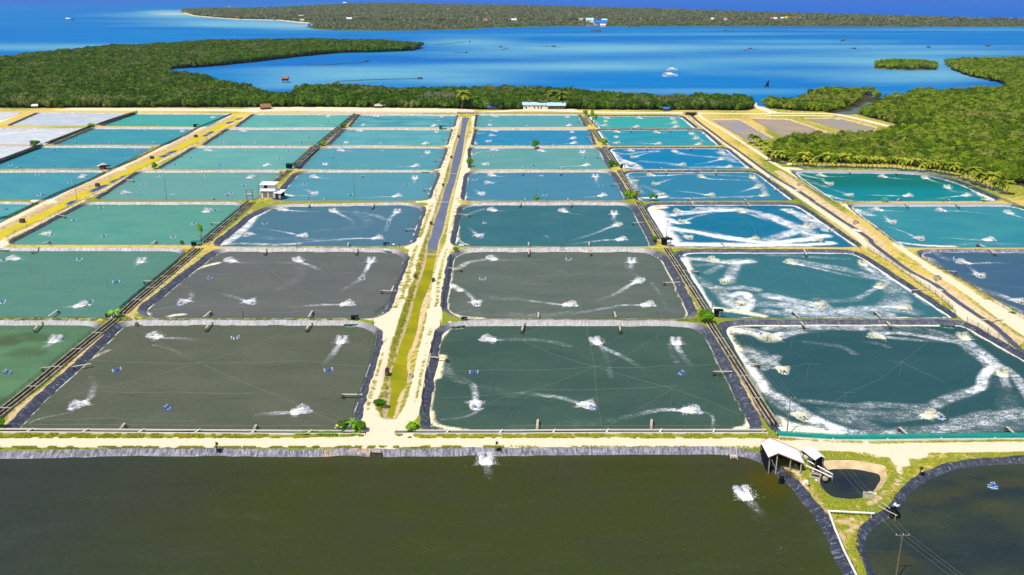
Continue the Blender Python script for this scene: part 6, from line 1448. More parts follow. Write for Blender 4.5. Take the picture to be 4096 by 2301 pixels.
pen('a2', '2445,475 2500,480', 'tiny raft upper one left of centre', [(2460, 477, 8)]); pen('a2', '2475,505 2540,485', 'slanting net line left of centre'); pen('a3', '580,320 800,322 900,318 1040,320', 'long dark raft with two huts in front of the harbour', [(808, 316, 12), (862, 314, 30)], 4); pen('a3', '1150,275 1280,270 1360,276', 'pale raft with huts right of the harbour', [(1185, 272, 12), (1275, 270, 10)]); pen('a3', '2105,315 2230,315', 'small raft with one hut, right of centre', [(2150, 314, 14)])
pen('a4', '730,420 755,412 920,420', 'raft with a red hut in the right part of the bay', [(755, 410, 12)]); pen('a4', '820,490 880,493', 'short dark raft below the red hut raft', [(870, 493, 9)]); pen('a4', '1600,478 1635,485', 'tiny raft left of the right peninsula', [(1612, 478, 8)]); pen('a4', '2185,467 2240,467', 'small dark raft farthest right', [(2210, 467, 14)]); pen('a3', '2335,512 2400,495 2480,498', 'net line with posts right of the bay centre', [(2400, 494, 7)]); pen('a3', '310,470 400,472 485,476', 'faint raft near the bay centre', [(420, 472, 12)])
# ================================================================== SHED AT LOWER RIGHT
def S3(x, y, z): q = Z('s', x, y, z); return Vector((q[0], q[1], z))
def roofed(name, quads, loc, label, mat, th=.08, extra=None, cat='shed'):
    e = empty(name, (loc[0], loc[1], 0)); o = Vector((loc[0], loc[1], 0)); b = MB()
    for qd in quads: b.slab([p - o for p in qd], th)
    b.build('roof', mat, e)
    for nm, mb, m in extra or []: mb.v = [(v[0] - o.x, v[1] - o.y, v[2]) for v in mb.v]; mb.build(nm, m, e)
    return tag(e, label, cat)
zr, zl, zq = 4.3, 3.3, 2.2
A = S3(325, 245, zl); B_ = S3(445, 180, zr); C = S3(560, 395, zr); D = S3(430, 450, zl); E = S3(828, 345, zq); F = S3(935, 545, zq)
ex = []
lp = MB(); 
def wallq(mb, a, b, z0=0, top=None): a = Vector(a); b = Vector(b); mb.quad((a.x, a.y, z0), (b.x, b.y, z0), (b.x, b.y, b.z - .1), (a.x, a.y, a.z - .1))
wl = MB(); wallq(wl, A + Vector((.3, .2, 0)), D + Vector((.3, .3, 0)), -1.2); ex.append(('left_screen', wl, M['black']))
wb = MB(); wallq(wb, B_ + Vector((0, -.3, 0)), E + Vector((-.4, -.3, 0)), 0); wallq(wb, A + Vector((.3, .1, 0)), B_ + Vector((0, -.3, 0)), 0); ex.append(('back_screen', wb, M['black']))
wr_ = MB(); wallq(wr_, E + Vector((-.5, -.3, 0)), F + Vector((-.6, .6, 0)), 0); ex.append(('right_screen', wr_, M['black']))
for i, (p, b0) in enumerate(((D, (.4, .5)), (C, (0, .4)), (F, (-.7, .5)), (A, (.4, 0)), (E, (-.6, -.5)), ((C + F) / 2, (0, .6)))):
    t = MB(); t.beam((p.x + b0[0], p.y + b0[1], -1.0), (p.x + b0[0], p.y + b0[1], p.z - .1), .2); ex.append(('post', t, M['conc']))
t = MB(); t.beam((C.x, C.y + .4, .2), (D.x + .8, D.y + .4, 2.6), .12); ex.append(('brace', t, M['conc'])); t = MB(); t.beam((D.x + .6, D.y + 1, .9), (F.x - .8, F.y + 1, .9), .1); ex.append(('rail', t, M['wood_d']))
t = MB(); t.beam(A + Vector((0, 0, .1)), B_ + Vector((0, 0, .1)), .12); t.beam(B_ + Vector((0, 0, .1)), E + Vector((0, 0, .1)), .12); t.beam(D + Vector((0, 0, .06)), C + Vector((0, 0, .06)), .1); t.beam(C + Vector((0, 0, .06)), F + Vector((0, 0, .06)), .1); ex.append(('edge_trim', t, M['redroof']))
roofed('open_shed', [(A, B_, C, D)[::-1], (B_, E, F, C)[::-1]], (A + C) / 2, 'large open shed with bright white gable roof on the front pond corner', M['white'], extra=ex)
A = S3(900, 350, 3.3); B_ = S3(985, 288, 3.7); C = S3(1150, 432, 3.7); D = S3(1068, 485, 3.3); E = S3(1215, 450, 3.3); G_ = S3(1050, 310, 3.3)
ex = []
for p in (A, D, E): t = MB(); t.beam((p.x + (.3 if p is not E else -.3), p.y + .2, -.3), (p.x + (.3 if p is not E else -.3), p.y + .2, p.z - .1), .15); ex.append(('post', t, M['wood_d']))
wl = MB(); wallq(wl, D + Vector((.4, .5, 0)), E + Vector((-.4, .4, 0)), -.6); wallq(wl, E + Vector((-.4, .4, 0)), G_ + Vector((-.2, 0, 0)), 0); ex.append(('screen', wl, M['black']))
roofed('pump_shelter', [(A, B_, C, D)[::-1], (B_, G_, E, C)[::-1]], (A + C) / 2, 'small white roofed pump shelter beside the teardrop pond', M['white'], extra=ex, cat='shelter')
def thing_tubes(name, mat, lines, r, label, cat, n=8, parts='pipe', extra=None):
    o0 = lines[0][0]; e = empty(name, (o0[0], o0[1], 0))
    for L in lines: MB().tube([(p[0] - o0[0], p[1] - o0[1], p[2]) for p in L], r, n).build(parts, mat, e)
    for nm, L, rr, m in extra or []: MB().tube([(p[0] - o0[0], p[1] - o0[1], p[2]) for p in L], rr, 6).build(nm, m, e)
    return tag(e, label, cat)
thing_tubes('white_pipeline', M['pipe'], [[S3(1885, 1218, .7), S3(1600, 1203, .7), S3(1255, 1185, .7)], [S3(1255, 1185, .7), S3(1300, 1310, .5), S3(1345, 1440, .3)] + [Vector((*Z('e4', x, y, .3), .3)) for x, y in ((600, 1020), (640, 1110), (680, 1210), (720, 1290), (760, 1370), (800, 1450), (850, 1550))]], .2, 'long white pipeline bent over the grassy bank between the lower ponds', 'pipe',
    extra=[('prop', [S3(1660, 1200, .7), S3(1660, 1265, 0)], .06, M['wood']), ('prop', [S3(1845, 1215, .7), S3(1845, 1285, 0)], .06, M['wood']), ('prop', [S3(1300, 1225, 0), S3(1390, 1185, .7)], .06, M['wood']), ('prop', [S3(1845, 1130, 1.9), S3(1845, 1215, .4)], .05, M['wood']), ('prop', [S3(1660, 1150, 1.6), S3(1660, 1200, .6)], .05, M['wood'])])
thing_tubes('outlet_pipe', M['pipe'], [[S3(960, 490, 1.4), S3(1130, 580, 1.4), S3(1310, 680, 1.4)], [S3(940, 555, 1.0), S3(1130, 640, 1.1), S3(1305, 720, 1.1)]], .14, 'pair of white outlet pipes leading from the shed over the teardrop pond', 'pipe', extra=[('prop', [S3(1310, 685, 1.4), S3(1302, 830, -1.6)], .14, M['conc'])])
thing_tubes('rusty_suction_pipe', M['red'], [[S3(1080, 530, 1.0), S3(1150, 600, .5), S3(1200, 680, -.6)]], .28, 'rust red suction pipe dipping into the teardrop pond', 'pipe')
thing_tubes('bamboo_outlet', M['wood'], [[S3(1940, 1110, .8), S3(2080, 1190, .8), S3(2205, 1250, .6)], [S3(1990, 1065, .8), S3(2100, 1150, .7)]], .08, 'bamboo poles over the sluice of the dark lower right pond', 'poles', parts='bamboo', extra=[('prop', [S3(2180, 1245, .6), S3(2165, 1345, -1.4)], .1, M['conc'])])
q = S3(1160, 620, 0); 
def lump(name, pts, mat, label, cat, seed=1, group=None):
    """irregular heap of separate chunks merged into one thing"""
    bm = bmesh.new(); rg = random.Random(seed)
    for (x, y, z, r) in pts:
        m = Matrix.Translation((x, y, z)) @ Matrix.Rotation(rg.uniform(0, 6), 4, 'Z') @ Matrix.Diagonal((rg.uniform(.8, 1.3), rg.uniform(.7, 1.1), rg.uniform(.5, .8), 1)); a = bmesh.ops.create_icosphere(bm, subdivisions=2, radius=r, matrix=m)
        for v in a['verts']: v.co += Vector((mnoise.noise(v.co * 3 / max(r, .2)), mnoise.noise(v.co * 3 / max(r, .2) + Vector((5, 0, 0))), mnoise.noise(v.co * 3 / max(r, .2) + Vector((0, 5, 0))))) * r * .35
    me = bpy.data.meshes.new(name); bm.to_mesh(me); bm.free(); me.materials.append(mat); o = bpy.data.objects.new(name, me); COL.objects.link(o); return tag(o, label, cat, group)
M['rock'] = simple('rock', (176, 158, 128), .95, .1, .35, 1.5)
rr = random.Random(4)
def heap(wn, x, y, n, sp, r, mat, label, cat, name): 
    q = Z(wn, x, y); return lump(name, [(q[0] + rr.uniform(-sp, sp), q[1] + rr.uniform(-sp, sp), r * .3, r * rr.uniform(.6, 1.2)) for _ in range(n)], mat, label, cat, int(x))
heap('s', 1120, 640, 9, 1.3, .55, M['rock'], 'heap of pale rocks between the shed and the teardrop pond', 'rocks', 'rock_heap'); heap('s', 1190, 720, 6, 1.0, .5, M['rock'], 'rocks tumbling into the left end of the teardrop pond', 'rocks', 'rock_heap')
heap('s', 1850, 945, 6, .6, .35, M['conc_l'], 'pile of white rubble at the right end of the teardrop pond', 'rubble', 'rubble_pile'); heap('s', 945, 800, 5, .7, .34, M['wfl'], 'pile of white sacks on the grass below the shed', 'sacks', 'sack_pile'); heap('s', 995, 850, 2, .2, .3, M['dglass'], 'dark bundle beside the white sacks', 'bundle', 'bundle')
heap('s', 805, 565, 3, .3, .3, M['wfl'], 'white sack leaning under the open shed', 'sack', 'sack'); heap('s', 680, 635, 2, .3, .3, M['yellow'], 'yellow sack beside the open shed', 'sack', 'sack'); heap('s', 865, 665, 2, .2, .25, M['blue'], 'blue bundle on the grass below the shed', 'bundle', 'bundle'); heap('s', 845, 650, 1, .1, .26, M['wfl'], 'small white bag on top of the blue bundle', 'bag', 'bag')
heap('s', 1080, 765, 1, .1, .4, M['wfl'], 'white sheet at the left rim of the teardrop pond', 'sheet', 'sheet'); heap('s', 1040, 640, 1, .1, .3, M['wfl'], 'small white bag on the grass left of the rocks', 'bag', 'bag'); heap('s', 2200, 1110, 5, .6, .3, M['wfl'], 'crumpled white bags above the lower right sluice', 'bags', 'bag_pile'); heap('s', 1675, 1140, 3, .4, .2, M['conc_l'], 'white stones above the pipeline', 'stones', 'stone_group'); heap('d3', 2420, 1140, 3, .5, .25, M['yellow'], 'yellow sacks on the verge behind the big shed', 'sacks', 'sack_pile')
b = MB(); q = S3(660, 690, 0)
for i in range(16): a = rr.uniform(-.5, .9); c = Vector((q.x + rr.uniform(-1, 1), q.y + rr.uniform(-1, 1), .3 + rr.uniform(0, .5))); d = Vector((math.sin(a), math.cos(a) * -1, .05)) * 1.4; b.tube([c - d, c + d], .05, 5)
tag(b.build('branch_pile', M['wood_d']), 'pile of brown branches at the pond edge below the shed', 'branches')
q = S3(605, 750, 0); b = MB(); b.tube([(0, 0, -1.6), (0, 0, .6)], .55, 14); o = b.build('sluice_drum', M['black']); o.location = (q.x, q.y, 0); tag(o, 'black drum standing in the water below the branch pile', 'drum')
def wallbox(wn, x, y, sx, sy, h, label, mat='conc', z=0, rz=0, name='sluice_box', cat='sluice'):
    q = Z(wn, x, y); e = empty(name, (q[0], q[1], z), rz); t = .16
    MB().box((0, sy / 2, h / 2 - .4), (sx, t, h + .8)).build('back_wall', M[mat], e); MB().box((0, -sy / 2, h / 2 - .4), (sx, t, h + .8)).build('front_wall', M[mat], e)
    for s in (-1, 1): MB().box((s * (sx / 2 - t / 2), 0, h / 2 - .4), (t, sy - t - .01, h + .8)).build('side_wall', M[mat], e)
    MB().box((0, 0, .02), (sx - 2 * t, sy - t, .04)).build('bed', M['black'], e); return tag(e, label, cat)
wallbox('s', 1800, 990, 2.0, 1.2, .7, 'small concrete sluice box at the right end of the teardrop pond', rz=-.3); wallbox('s', 1070, 710, 2.2, 1.4, .3, 'low concrete box at the left rim of the teardrop pond', rz=-.4); wallbox('s', 980, 430, 4.2, 2.4, .6, 'long concrete basin between the two white roofs', 'conc_l', rz=-1.0); wallbox('s', 2150, 1190, 1.8, 2.4, .5, 'black lined sluice box at the corner of the lower right pond', 'black', -.3)
wallbox('e2', 1085, 330, 2.6, 2.2, .35, 'concrete culvert outlet breaking the liner of the front pond', 'conc_d', -.4); wallbox('d2', 1265, 555, .9, 1.8, 1.3, 'dark sluice gate box on the left bank of the algae canal', 'wood_d', -.3); wallbox('d2', 1492, 590, 1.0, 1.4, .8, 'concrete sluice box on the right bank of the algae canal', 'conc', -.3); wallbox('c2', 1605, 372, 1.0, 1.0, .8, 'grey sluice box on the canal bank, second row left', 'conc_d'); wallbox('c2', 1785, 405, 1.1, 1.1, .7, 'sluice box on the canal bank, second row right', 'conc_d')
wallbox('b2', 1690, 1190, 1.2, 1.2, .7, 'sluice box on the left canal bank, third row', 'wood_d'); wallbox('b2', 1805, 820, 1.2, 1.2, .7, 'sluice box on the left canal bank, fourth row', 'wood_d'); wallbox('b2', 1885, 552, 1.4, 1.4, .7, 'sluice box on the left canal bank, fifth row', 'wood_d'); wallbox('b2', 1955, 352, 1.6, 1.6, .7, 'sluice box on the left canal bank, sixth row', 'wood_d')
wallbox('b1', 940, 820, 1.9, 1.6, .8, 'brown sluice box on the yellow ditch bank, fourth row', 'wood_d'); wallbox('b1', 1465, 555, 2.0, 1.6, .8, 'brown sluice box on the yellow ditch bank, fifth row', 'wood_d'); wallbox('b1', 215, 1165, 1.8, 1.6, .8, 'brown sluice box on the yellow ditch bank, third row', 'wood_d'); wallbox('b1', 1890, 348, 2.0, 1.6, .8, 'brown sluice box on the yellow ditch bank, sixth row', 'wood_d')
wallbox('b4', 295, 825, 1.4, 1.8, 1.0, 'brown sluice box beside the right road, fourth row', 'conc_m'); wallbox('b4', 848, 1190, 1.8, 2.2, 1.0, 'brown sluice box beside the right road, third row', 'conc_m'); wallbox('c4', 1705, 395, 1.8, 2.2, 1.1, 'brown sluice box beside the right road, second row', 'conc_m')
q = Z('b3', 1720, 145); e = empty('sluice_gate', (q[0], q[1], 0)); [MB().box((x, 0, 1.0), (1.0, 5, 3.4)).build('abutment', M['conc_m'], e) for x in (-5, 5)]; MB().box((0, -1.2, 2.4), (11, 1.0, .4)).build('walkway', M['conc_d'], e); MB().box((0, .6, .6), (9, .3, 2.4)).build('gate', M['dglass'], e); tag(e, 'dark concrete sluice gate at the head of the right-hand ditch', 'sluice gate')
q = Z('b2', 2040, 130); e = empty('canal_bridge', (q[0], q[1], 0)); MB().box((0, 0, .9), (18, 4, .6)).build('deck', M['conc'], e); [MB().box((x, -1.5, .2), (1.4, 1.4, 2.8)).build('abutment', M['conc_m'], e) for x in (-7, 0, 7)]; MB().box((0, -.2, -.2), (16, .3, 1.6)).build('culvert_gate', M['dglass'], e); tag(e, 'concrete bridge and culvert at the far end of the canal', 'bridge')
def plankbridge(wn, a, b, label, w_=.5):
    p = Vector((*Z(wn, *a, .3), .3)); r = Vector((*Z(wn, *b, .3), .3)); o = MB().beam(p - p, r - p, w_, .12); ob = o.build('plank_bridge', M['wood']); ob.location = p; tag(ob, label, 'footbridge')
plankbridge('c2', (1710, 147), (1828, 147), 'thin plank across the canal where the algae begins'); plankbridge('b2', (1735, 985), (1900, 985), 'thin plank across the canal, fourth row'); plankbridge('c4', (2140, 800), (2370, 802), 'plank footbridge over the right-hand ditch, front'); plankbridge('b4', (430, 990), (600, 990), 'plank footbridge over the right-hand ditch, third row'); plankbridge('b2', (1860, 712), (1930, 712), 'small plank across the canal, fifth row')
# boxes on posts at the front pond bank (electrical)
def powerbox(wn, x, y, top, label):
    q = Z(wn, x, y); e = empty('switch_box', (q[0], q[1], 0)); MB().beam((0, 0, -.5), (0, 0, top), .16).build('post', M['wood_d'], e); MB().box((.25, -.05, top - .45), (.5, .3, .6)).build('box', M['wood_d'], e); MB().box((.6, 0, .25), (.8, .5, .5)).build('cabinet', M['black'], e); tag(e, label, 'switch box', 'switch boxes on posts')
powerbox('e2', 2168, 318, 2.3, 'dark switch box on a post above the front pond aerator'); powerbox('e1', 1957, 325, 2.3, 'dark switch box on a post left of the liner ladder'); powerbox('e3', 2240, 345, 2.2, 'switch box on a post left of the big white shed'); powerbox('e4', 1370, 540, 2.0, 'switch box on a post at the lower right pond liner')
for wn, x, y, lb in (('b2', 1385, 1435, 'dark post at the canal road corner, third row'), ('c2', 1180, 870, 'dark post at the left front pond corner by the canal road'), ('c2', 1855, 880, 'dark post at the middle front pond corner'), ('b2', 510, 965, 'post on the fourth-row dike near the pump house'), ('b3', 345, 1000, 'dark post on the dike, fourth row right of canal'), ('c3', 493, 95, 'left one of a pair of posts on the second-row dike'), ('c3', 520, 100, 'right one of a pair of posts on the second-row dike'), ('c1', 2450, 790, 'leaning stake on the dike, second row left'), ('c2', 415, 85, 'dark post on the dike top, third row left')):
    q = Z(wn, x, y); o = MB().tube([(0, 0, -.3), (0, 0, 2.6)], .11, 6).build('wooden_post', M['wood_d']); o.location = (q[0], q[1], 0); tag(o, lb, 'post')
# ladder
a = Vector((*Z('e2', 588, 315, .1), .1)); c = Vector((*Z('e2', 580, 378, -H), -H)); e = empty('ladder', a); s_ = Vector((1, 0, 0)); d = c - a
for k in (-.45, .45): MB().beam(s_ * k + Vector((0, .2, .25)), s_ * k + d + Vector((0, -.2, .1)), .09).build('rail', M['wood'], e)
for i in range(4): p = d * ((i + .5) / 4) + Vector((0, 0, .2)); MB().beam(p - s_ * .5, p + s_ * .5, .08).build('rung', M['wood'], e)
tag(e, 'wooden ladder leaning on the liner of the front pond', 'ladder')
# wooden raft with frame
q = Z('e3', 2000, 380, -H); e = empty('wooden_raft', (q[0], q[1], -H), -.15); MB().box((0, -.3, .3), (1.6, 1.0, .5)).build('tub', M['wood'], e)
for k in (-.75, .75): MB().beam((k, 2.6, 1.1), (k, -1.6, .1), .12).build('rail', M['wood'], e)
for y in (-.2, -1.0, -1.6): MB().beam((-1.1, y, .2), (1.1, y, .2), .09).build('bar', M['wood_d'], e)
tag(e, 'wooden raft with long rails hanging off the front pond liner', 'raft')
# small outrigger canoes on the pond banks
def canoe(wn, x, y, rz, label, near=True):
    q = Z(wn, x, y, -H); e = empty('outrigger_canoe', (q[0], q[1], -H - .05), rz); hull(e, 4.4, .9, .5, M['green'])
    MB().tube([(-1.6, -1.5, .15), (1.6, -1.5, .15)], .07, 6).build('outrigger', M['wood'], e)
    for t in (-.8, .8): MB().tube([(t, -1.6, .25), (t, .4, .45)], .05, 5).build('boom', M['wood'], e)
    tag(e, label, 'canoe', 'green outrigger canoes moored at the banks')
canoe('c2', 958, 862, 0, 'green outrigger canoe at the far right bank of the left front pond'); canoe('c2', 2035, 882, .25, 'green outrigger canoe at the far left corner of the middle front pond'); canoe('c4', 870, 135, 0, 'green canoe at the far bank of the second-row pond by the path'); canoe('c4', 1805, 872, -.2, 'green canoe at the far bank of the right front pond'); canoe('c2', 1318, 122, -.5, 'green canoe at the far right bank of the second-row pond left of the canal'); canoe('c1', 40, 115, 0, 'green canoe at the far bank of the leftmost second-row pond'); canoe('b2', 1640, 703, 0, 'green canoe at the far bank of the fourth-row pond left of the canal'); canoe('b2', 1268, 1448, 0, 'green canoe by the small hut on the third-row dike'); canoe('b3', 2265, 700, 0, 'green canoe at the far bank of the fourth-row pond by the right road')
# small huts / covered pumps on the dikes
def dikehut(wn, x, y, w_, h, mat, label, rf='black'):
    w_ *= .72; h *= .85
    q = Z(wn, x, y); e = empty('feed_hut', (q[0], q[1], 0)); MB().box((-w_ * .25, 0, h / 2), (w_ * .5, w_ * .6, h)).build('wall', M[mat], e); MB().box((0, 0, h + .06), (w_ * 1.15, w_ * .8, .12)).build('roof', M[rf], e)
    for sx in (.45,):
        for sy in (-.28, .28): MB().beam((w_ * sx, w_ * sy, -.2), (w_ * sx, w_ * sy, h), .1).build('post', M['wood_d'], e)
    tag(e, label, 'hut', 'little huts on the dikes')
dikehut('c3', 2075, 768, 3.6, 2.4, 'black', 'black feed shed on the dike beside the tall pole'); dikehut('b3', 1490, 1395, 5.5, 2.8, 'black', 'dark pump shelter where the right flume meets the third-row dike'); dikehut('b3', 1068, 655, 3.4, 2.2, 'black', 'dark hut by the fifth-row right flume'); dikehut('b2', 1797, 278, 6, 2.4, 'green', 'green hut on the backmost dike left of the canal', 'green'); dikehut('b2', 345, 655, 8, 2.6, 'black', 'dark covered pumps where the left flume meets the fifth row', 'netd'); dikehut('b1', 1890, 1405, 4.2, 2.0, 'black', 'dark green hut on the dike near the left flume tree', 'green'); dikehut('b1', 1895, 262, 5, 2.2, 'black', 'dark frame hut beside the yellow ditch road, backmost'); dikehut('b1', 1015, 668, 7, 2.2, 'red', 'dark red hut on the dike left of the yellow ditch road', 'black'); dikehut('c1', 1100, 775, 2.6, 1.2, 'black', 'low black box beside the leaning palm'); dikehut('b2', 1258, 1410, 3.0, 1.4, 'green', 'green boxes on the third-row dike near the canal'); dikehut('c2', 995, 800, 3.0, 1.2, 'black', 'black covered box on the second-row dike near the canal'); dikehut('c2', 2095, 810, 2.4, 1.0, 'green', 'green covered box on the second-row dike right of the canal'); dikehut('b3', 1215, 925, 3.0, 2.6, 'red', 'rust red pump housing among the three poles', 'red')
heap('c1', 1110, 790, 3, .7, .35, M['wfl'], 'white cut drum lying beside the low black box', 'drum', 'cut_drum'); heap('c1', 1105, 805, 2, .3, .2, M['wfl'], 'small white jug on the second-row dike', 'jug', 'jug'); heap('b2', 1325, 1395, 2, .3, .4, M['wfl'], 'white figure-like sack by the third-row hut', 'sack', 'sack'); heap('b2', 1980, 1400, 6, 1.2, .35, M['wfl'], 'scattered white sacks right of the canal, third row', 'sacks', 'sack_pile'); heap('c2', 1945, 830, 4, .5, .3, M['wfl'], 'white sacks right of the canal, second row', 'sacks', 'sack_pile'); heap('c4', 1780, 780, 3, .8, .3, M['wfl'], 'white buckets near the path at the front right pond', 'buckets', 'bucket_group')
heap('d2', 785, 1075, 1, .1, .45, M['yellow'], 'yellow float among the plants at the left front pond', 'float', 'float'); heap('d2', 742, 1078, 1, .1, .22, M['red'], 'small red buoy left of the yellow float', 'buoy', 'buoy'); heap('d2', 832, 1065, 1, .1, .22, M['red'], 'small red buoy right of the yellow float', 'buoy', 'buoy'); heap('d2', 785, 1097, 3, .9, .2, M['wfl'], 'white canoe end under the yellow float', 'canoe end', 'canoe_end')
b = MB(); q = Z('d2', 1247, 1005); b.box((0, 0, .4), (.7, .1, 1.4)); b.box((0, 0, 1.1), (.9, .14, .1)); o = b.build('gauge_board', M['conc']); o.location = (q[0], q[1], 0); tag(o, 'small concrete gauge board at the near end of the canal', 'gauge')

# ================================================================== SINGLE TREES AND BUSHES
BU = [crown_mesh('bush_crown', 100 + i, 1.0, 1.5, 420, .15, M['bush'], 6, .05) for i in range(3)]; TKs = trunk_mesh('trunk', 9, 2.4, .12, M['bark'], 4)
def bush(wn, x, y, s, label, name='bush', cat='bush', tr=False, sz=1.0):
    q = Z(wn, x, y); i = int(x) % 3; e = empty(name, (q[0], q[1], 0), x); e.scale = (s, s, s * sz)
    c = link('crown', BU[i], e, (0, 0, 1.6 if tr else -.1))
    if tr: c.scale = (.8, .8, 1.2); link('trunk', TKs, e)
    tag(e, label, cat)
bush('d2', 862, 1112, 1.6, 'bright green bush left of the banana plant at the front road'); bush('d2', 1015, 1118, 1.7, 'bright green bush right of the banana plant at the front road'); bush('c3', 1950, 842, 2.9, 'round green bush beside the tall pole at the right flume'); bush('b1', 1945, 1375, 1.7, 'slim green tree at the dike near the left flume', 'small_tree', 'tree', True, 1.3); bush('b1', 1755, 1400, 1.2, 'low green bush left of the slim tree'); bush('b3', 226, 462, 3.2, 'dark green round tree on the sixth-row dike right of the canal', 'round_tree', 'tree'); bush('b3', 768, 250, 2.6, 'left one of two small trees at the back of the right flume', 'small_tree', 'tree', True, 1.3); bush('b3', 802, 258, 2.2, 'right one of two small trees at the back of the right flume', 'small_tree', 'tree', True, 1.2)
bush('b3', 885, 430, 2.6, 'leafy bush on the sixth-row flume junction'); bush('b3', 905, 420, 1.6, 'small bush right of the sixth-row flume junction'); bush('b3', 965, 645, 2.4, 'bush on the fifth-row flume junction'); bush('b3', 1010, 640, 1.6, 'small bush right of the fifth-row flume junction'); bush('b3', 1120, 950, 2.6, 'wide bush on the fourth-row flume junction'); bush('b3', 1175, 950, 2.2, 'bush touching the three poles'); bush('b3', 1340, 955, 1.7, 'left one of two shrubs on the fourth-row dike'); bush('b3', 1383, 958, 1.4, 'right one of two shrubs on the fourth-row dike'); bush('b2', 2055, 630, 2.4, 'bush at the canal road, fifth row', sz=1.2); bush('b2', 640, 440, 3.4, 'green scrub where the left flume crosses the sixth row', sz=.5); bush('b2', 845, 268, 3.6, 'green scrub where the left flume crosses the backmost dike', sz=.5); bush('b1', 885, 258, 3.6, 'dark scrub on the far left flume', sz=.45); bush('b1', 340, 445, 4.0, 'green scrub on the fifth-row far left flume', sz=.6)
bush('b1', 1500, 665, 2.4, 'dark bush beside the yellow ditch, fifth row'); bush('b3', 712, 150, 3.0, 'bush at the head of the right flume'); bush('b3', 1370, 1370, 1.6, 'bush left of the dark pump shelter'); bush('b3', 1500, 1365, 1.5, 'bush behind the dark pump shelter'); bush('c2', 2010, 115, 1.2, 'small bush on the liner corner right of the canal'); bush('d1', 5, 1090, 1.8, 'green bush at the left picture edge above the road'); bush('b1', 2260, 1160, 1.0, 'bush on the third-row left flume'); bush('b3', 235, 965, 2.2, 'bush around the foot of the pole, fourth row', sz=.6); bush('d2', 1205, 865, 2.1, 'bright low shrub on the left canal bank near its end', sz=.4)
M['banana'] = m_leaf('banana_leaves', (84, 130, 20), (150, 190, 50))
bt, bc = palm_meshes(77, 1.7, 9, 2.3, .8, M['banana'])
def palm1(wn, x, y, s, label, name='small_palm', t=bt, c=bc, cat='palm'):
    q = Z(wn, x, y); e = empty(name, (q[0], q[1], 0), x * .1); e.scale = (s, s, s); link('crown', c, e); link('trunk', t, e); tag(e, label, cat)
palm1('d2', 950, 1115, 1.25, 'banana plant between two bushes at the front road', 'banana_plant', cat='banana plant'); palm1('d2', 1525, 1085, .8, 'small banana plant in the low bush right of the road junction', 'banana_plant', cat='banana plant'); palm1('c1', 1165, 780, 1.3, 'leaning palm on the second-row dike at the left flume'); palm1('b4', 1125, 985, 1.0, 'left one of two dwarf palms on the dike beyond the right road'); palm1('b4', 2075, 980, 1.0, 'right one of two dwarf palms on the dike beyond the right road'); palm1('b4', 1682, 978, .7, 'tiny palm between the two dwarf palms'); palm1('a2', 2070, 1100, 2.6, 'coconut palm at the forest edge behind the canal bridge', 'coconut_palm', *PM[3][:2]); palm1('a3', 520, 1085, 2.4, 'coconut palm right of the dark walled house', 'coconut_palm', *PM[2][:2]); palm1('a3', 405, 1050, 2.4, 'coconut palm behind the row house', 'coconut_palm', *PM[1][:2]); palm1('c4', 2455, 740, .8, 'tiny palm at the net fence beyond the right road')
bush('d2', 1510, 1110, 1.9, 'low spreading bush right of the road junction', sz=.6)
# bare trees at the forest edge
def bare(seed, h):
    rg = random.Random(seed); b = MB()
    def br(p, d, l, r, n):
        q = p + d * l; b.tube([p, p + d * l * .5 + Vector((rg.uniform(-.1, .1), rg.uniform(-.1, .1), 0)) * l, q], r, 4, r * .6)
        if n: 
            for i in range(3): br(q, (d + Vector((rg.uniform(-.7, .7), rg.uniform(-.7, .7), rg.uniform(-.1, .5)))).normalized(), l * .68, r * .6, n - 1)
    br(Vector((0, 0, -.5)), Vector((0, 0, 1)), h * .34, .22, 4); me = bpy.data.meshes.new('bare_branches'); me.from_pydata([tuple(v) for v in b.v], [], b.f); me.materials.append(M['twig']); me.update(); return me
BT = [bare(i, 11) for i in range(3)]
for i, (wn, x, y, s) in enumerate(sorted((('a2', 1725, 1070, 1.2), ('a2', 1755, 1060, 1.3), ('a2', 1795, 1072, 1.2), ('a2', 1835, 1065, 1.35), ('a2', 1875, 1072, 1.2), ('a2', 1905, 1062, 1.3), ('a2', 1960, 1070, 1.2), ('a2', 1990, 1068, 1.3), ('a2', 560, 1070, 1.0), ('a2', 600, 1070, 1.0), ('a3', 745, 1100, 1.1), ('a3', 1290, 1095, 1.0), ('a1', 1470, 1075, 1.0), ('a3', 1330, 1100, .9), ('a3', 1050, 1095, 1.0), ('a2', 430, 1070, .9), ('a2', 1650, 1065, 1.0)), key=lambda t: ZF(*t[:3])[0])):
    q = Z(wn, x, y); o = link('bare_tree', BT[i % 3], None, (q[0], q[1] + 2, 0), i, s); tag(o, 'leafless grey tree, %s from left, at the forest edge behind the far sandy bank' % ORD[i + 1] if i < 14 else 'leafless grey tree, %s from left, at the forest edge behind the far sandy bank' % nth(i + 1), 'bare tree', 'leafless grey trees at the forest edge')

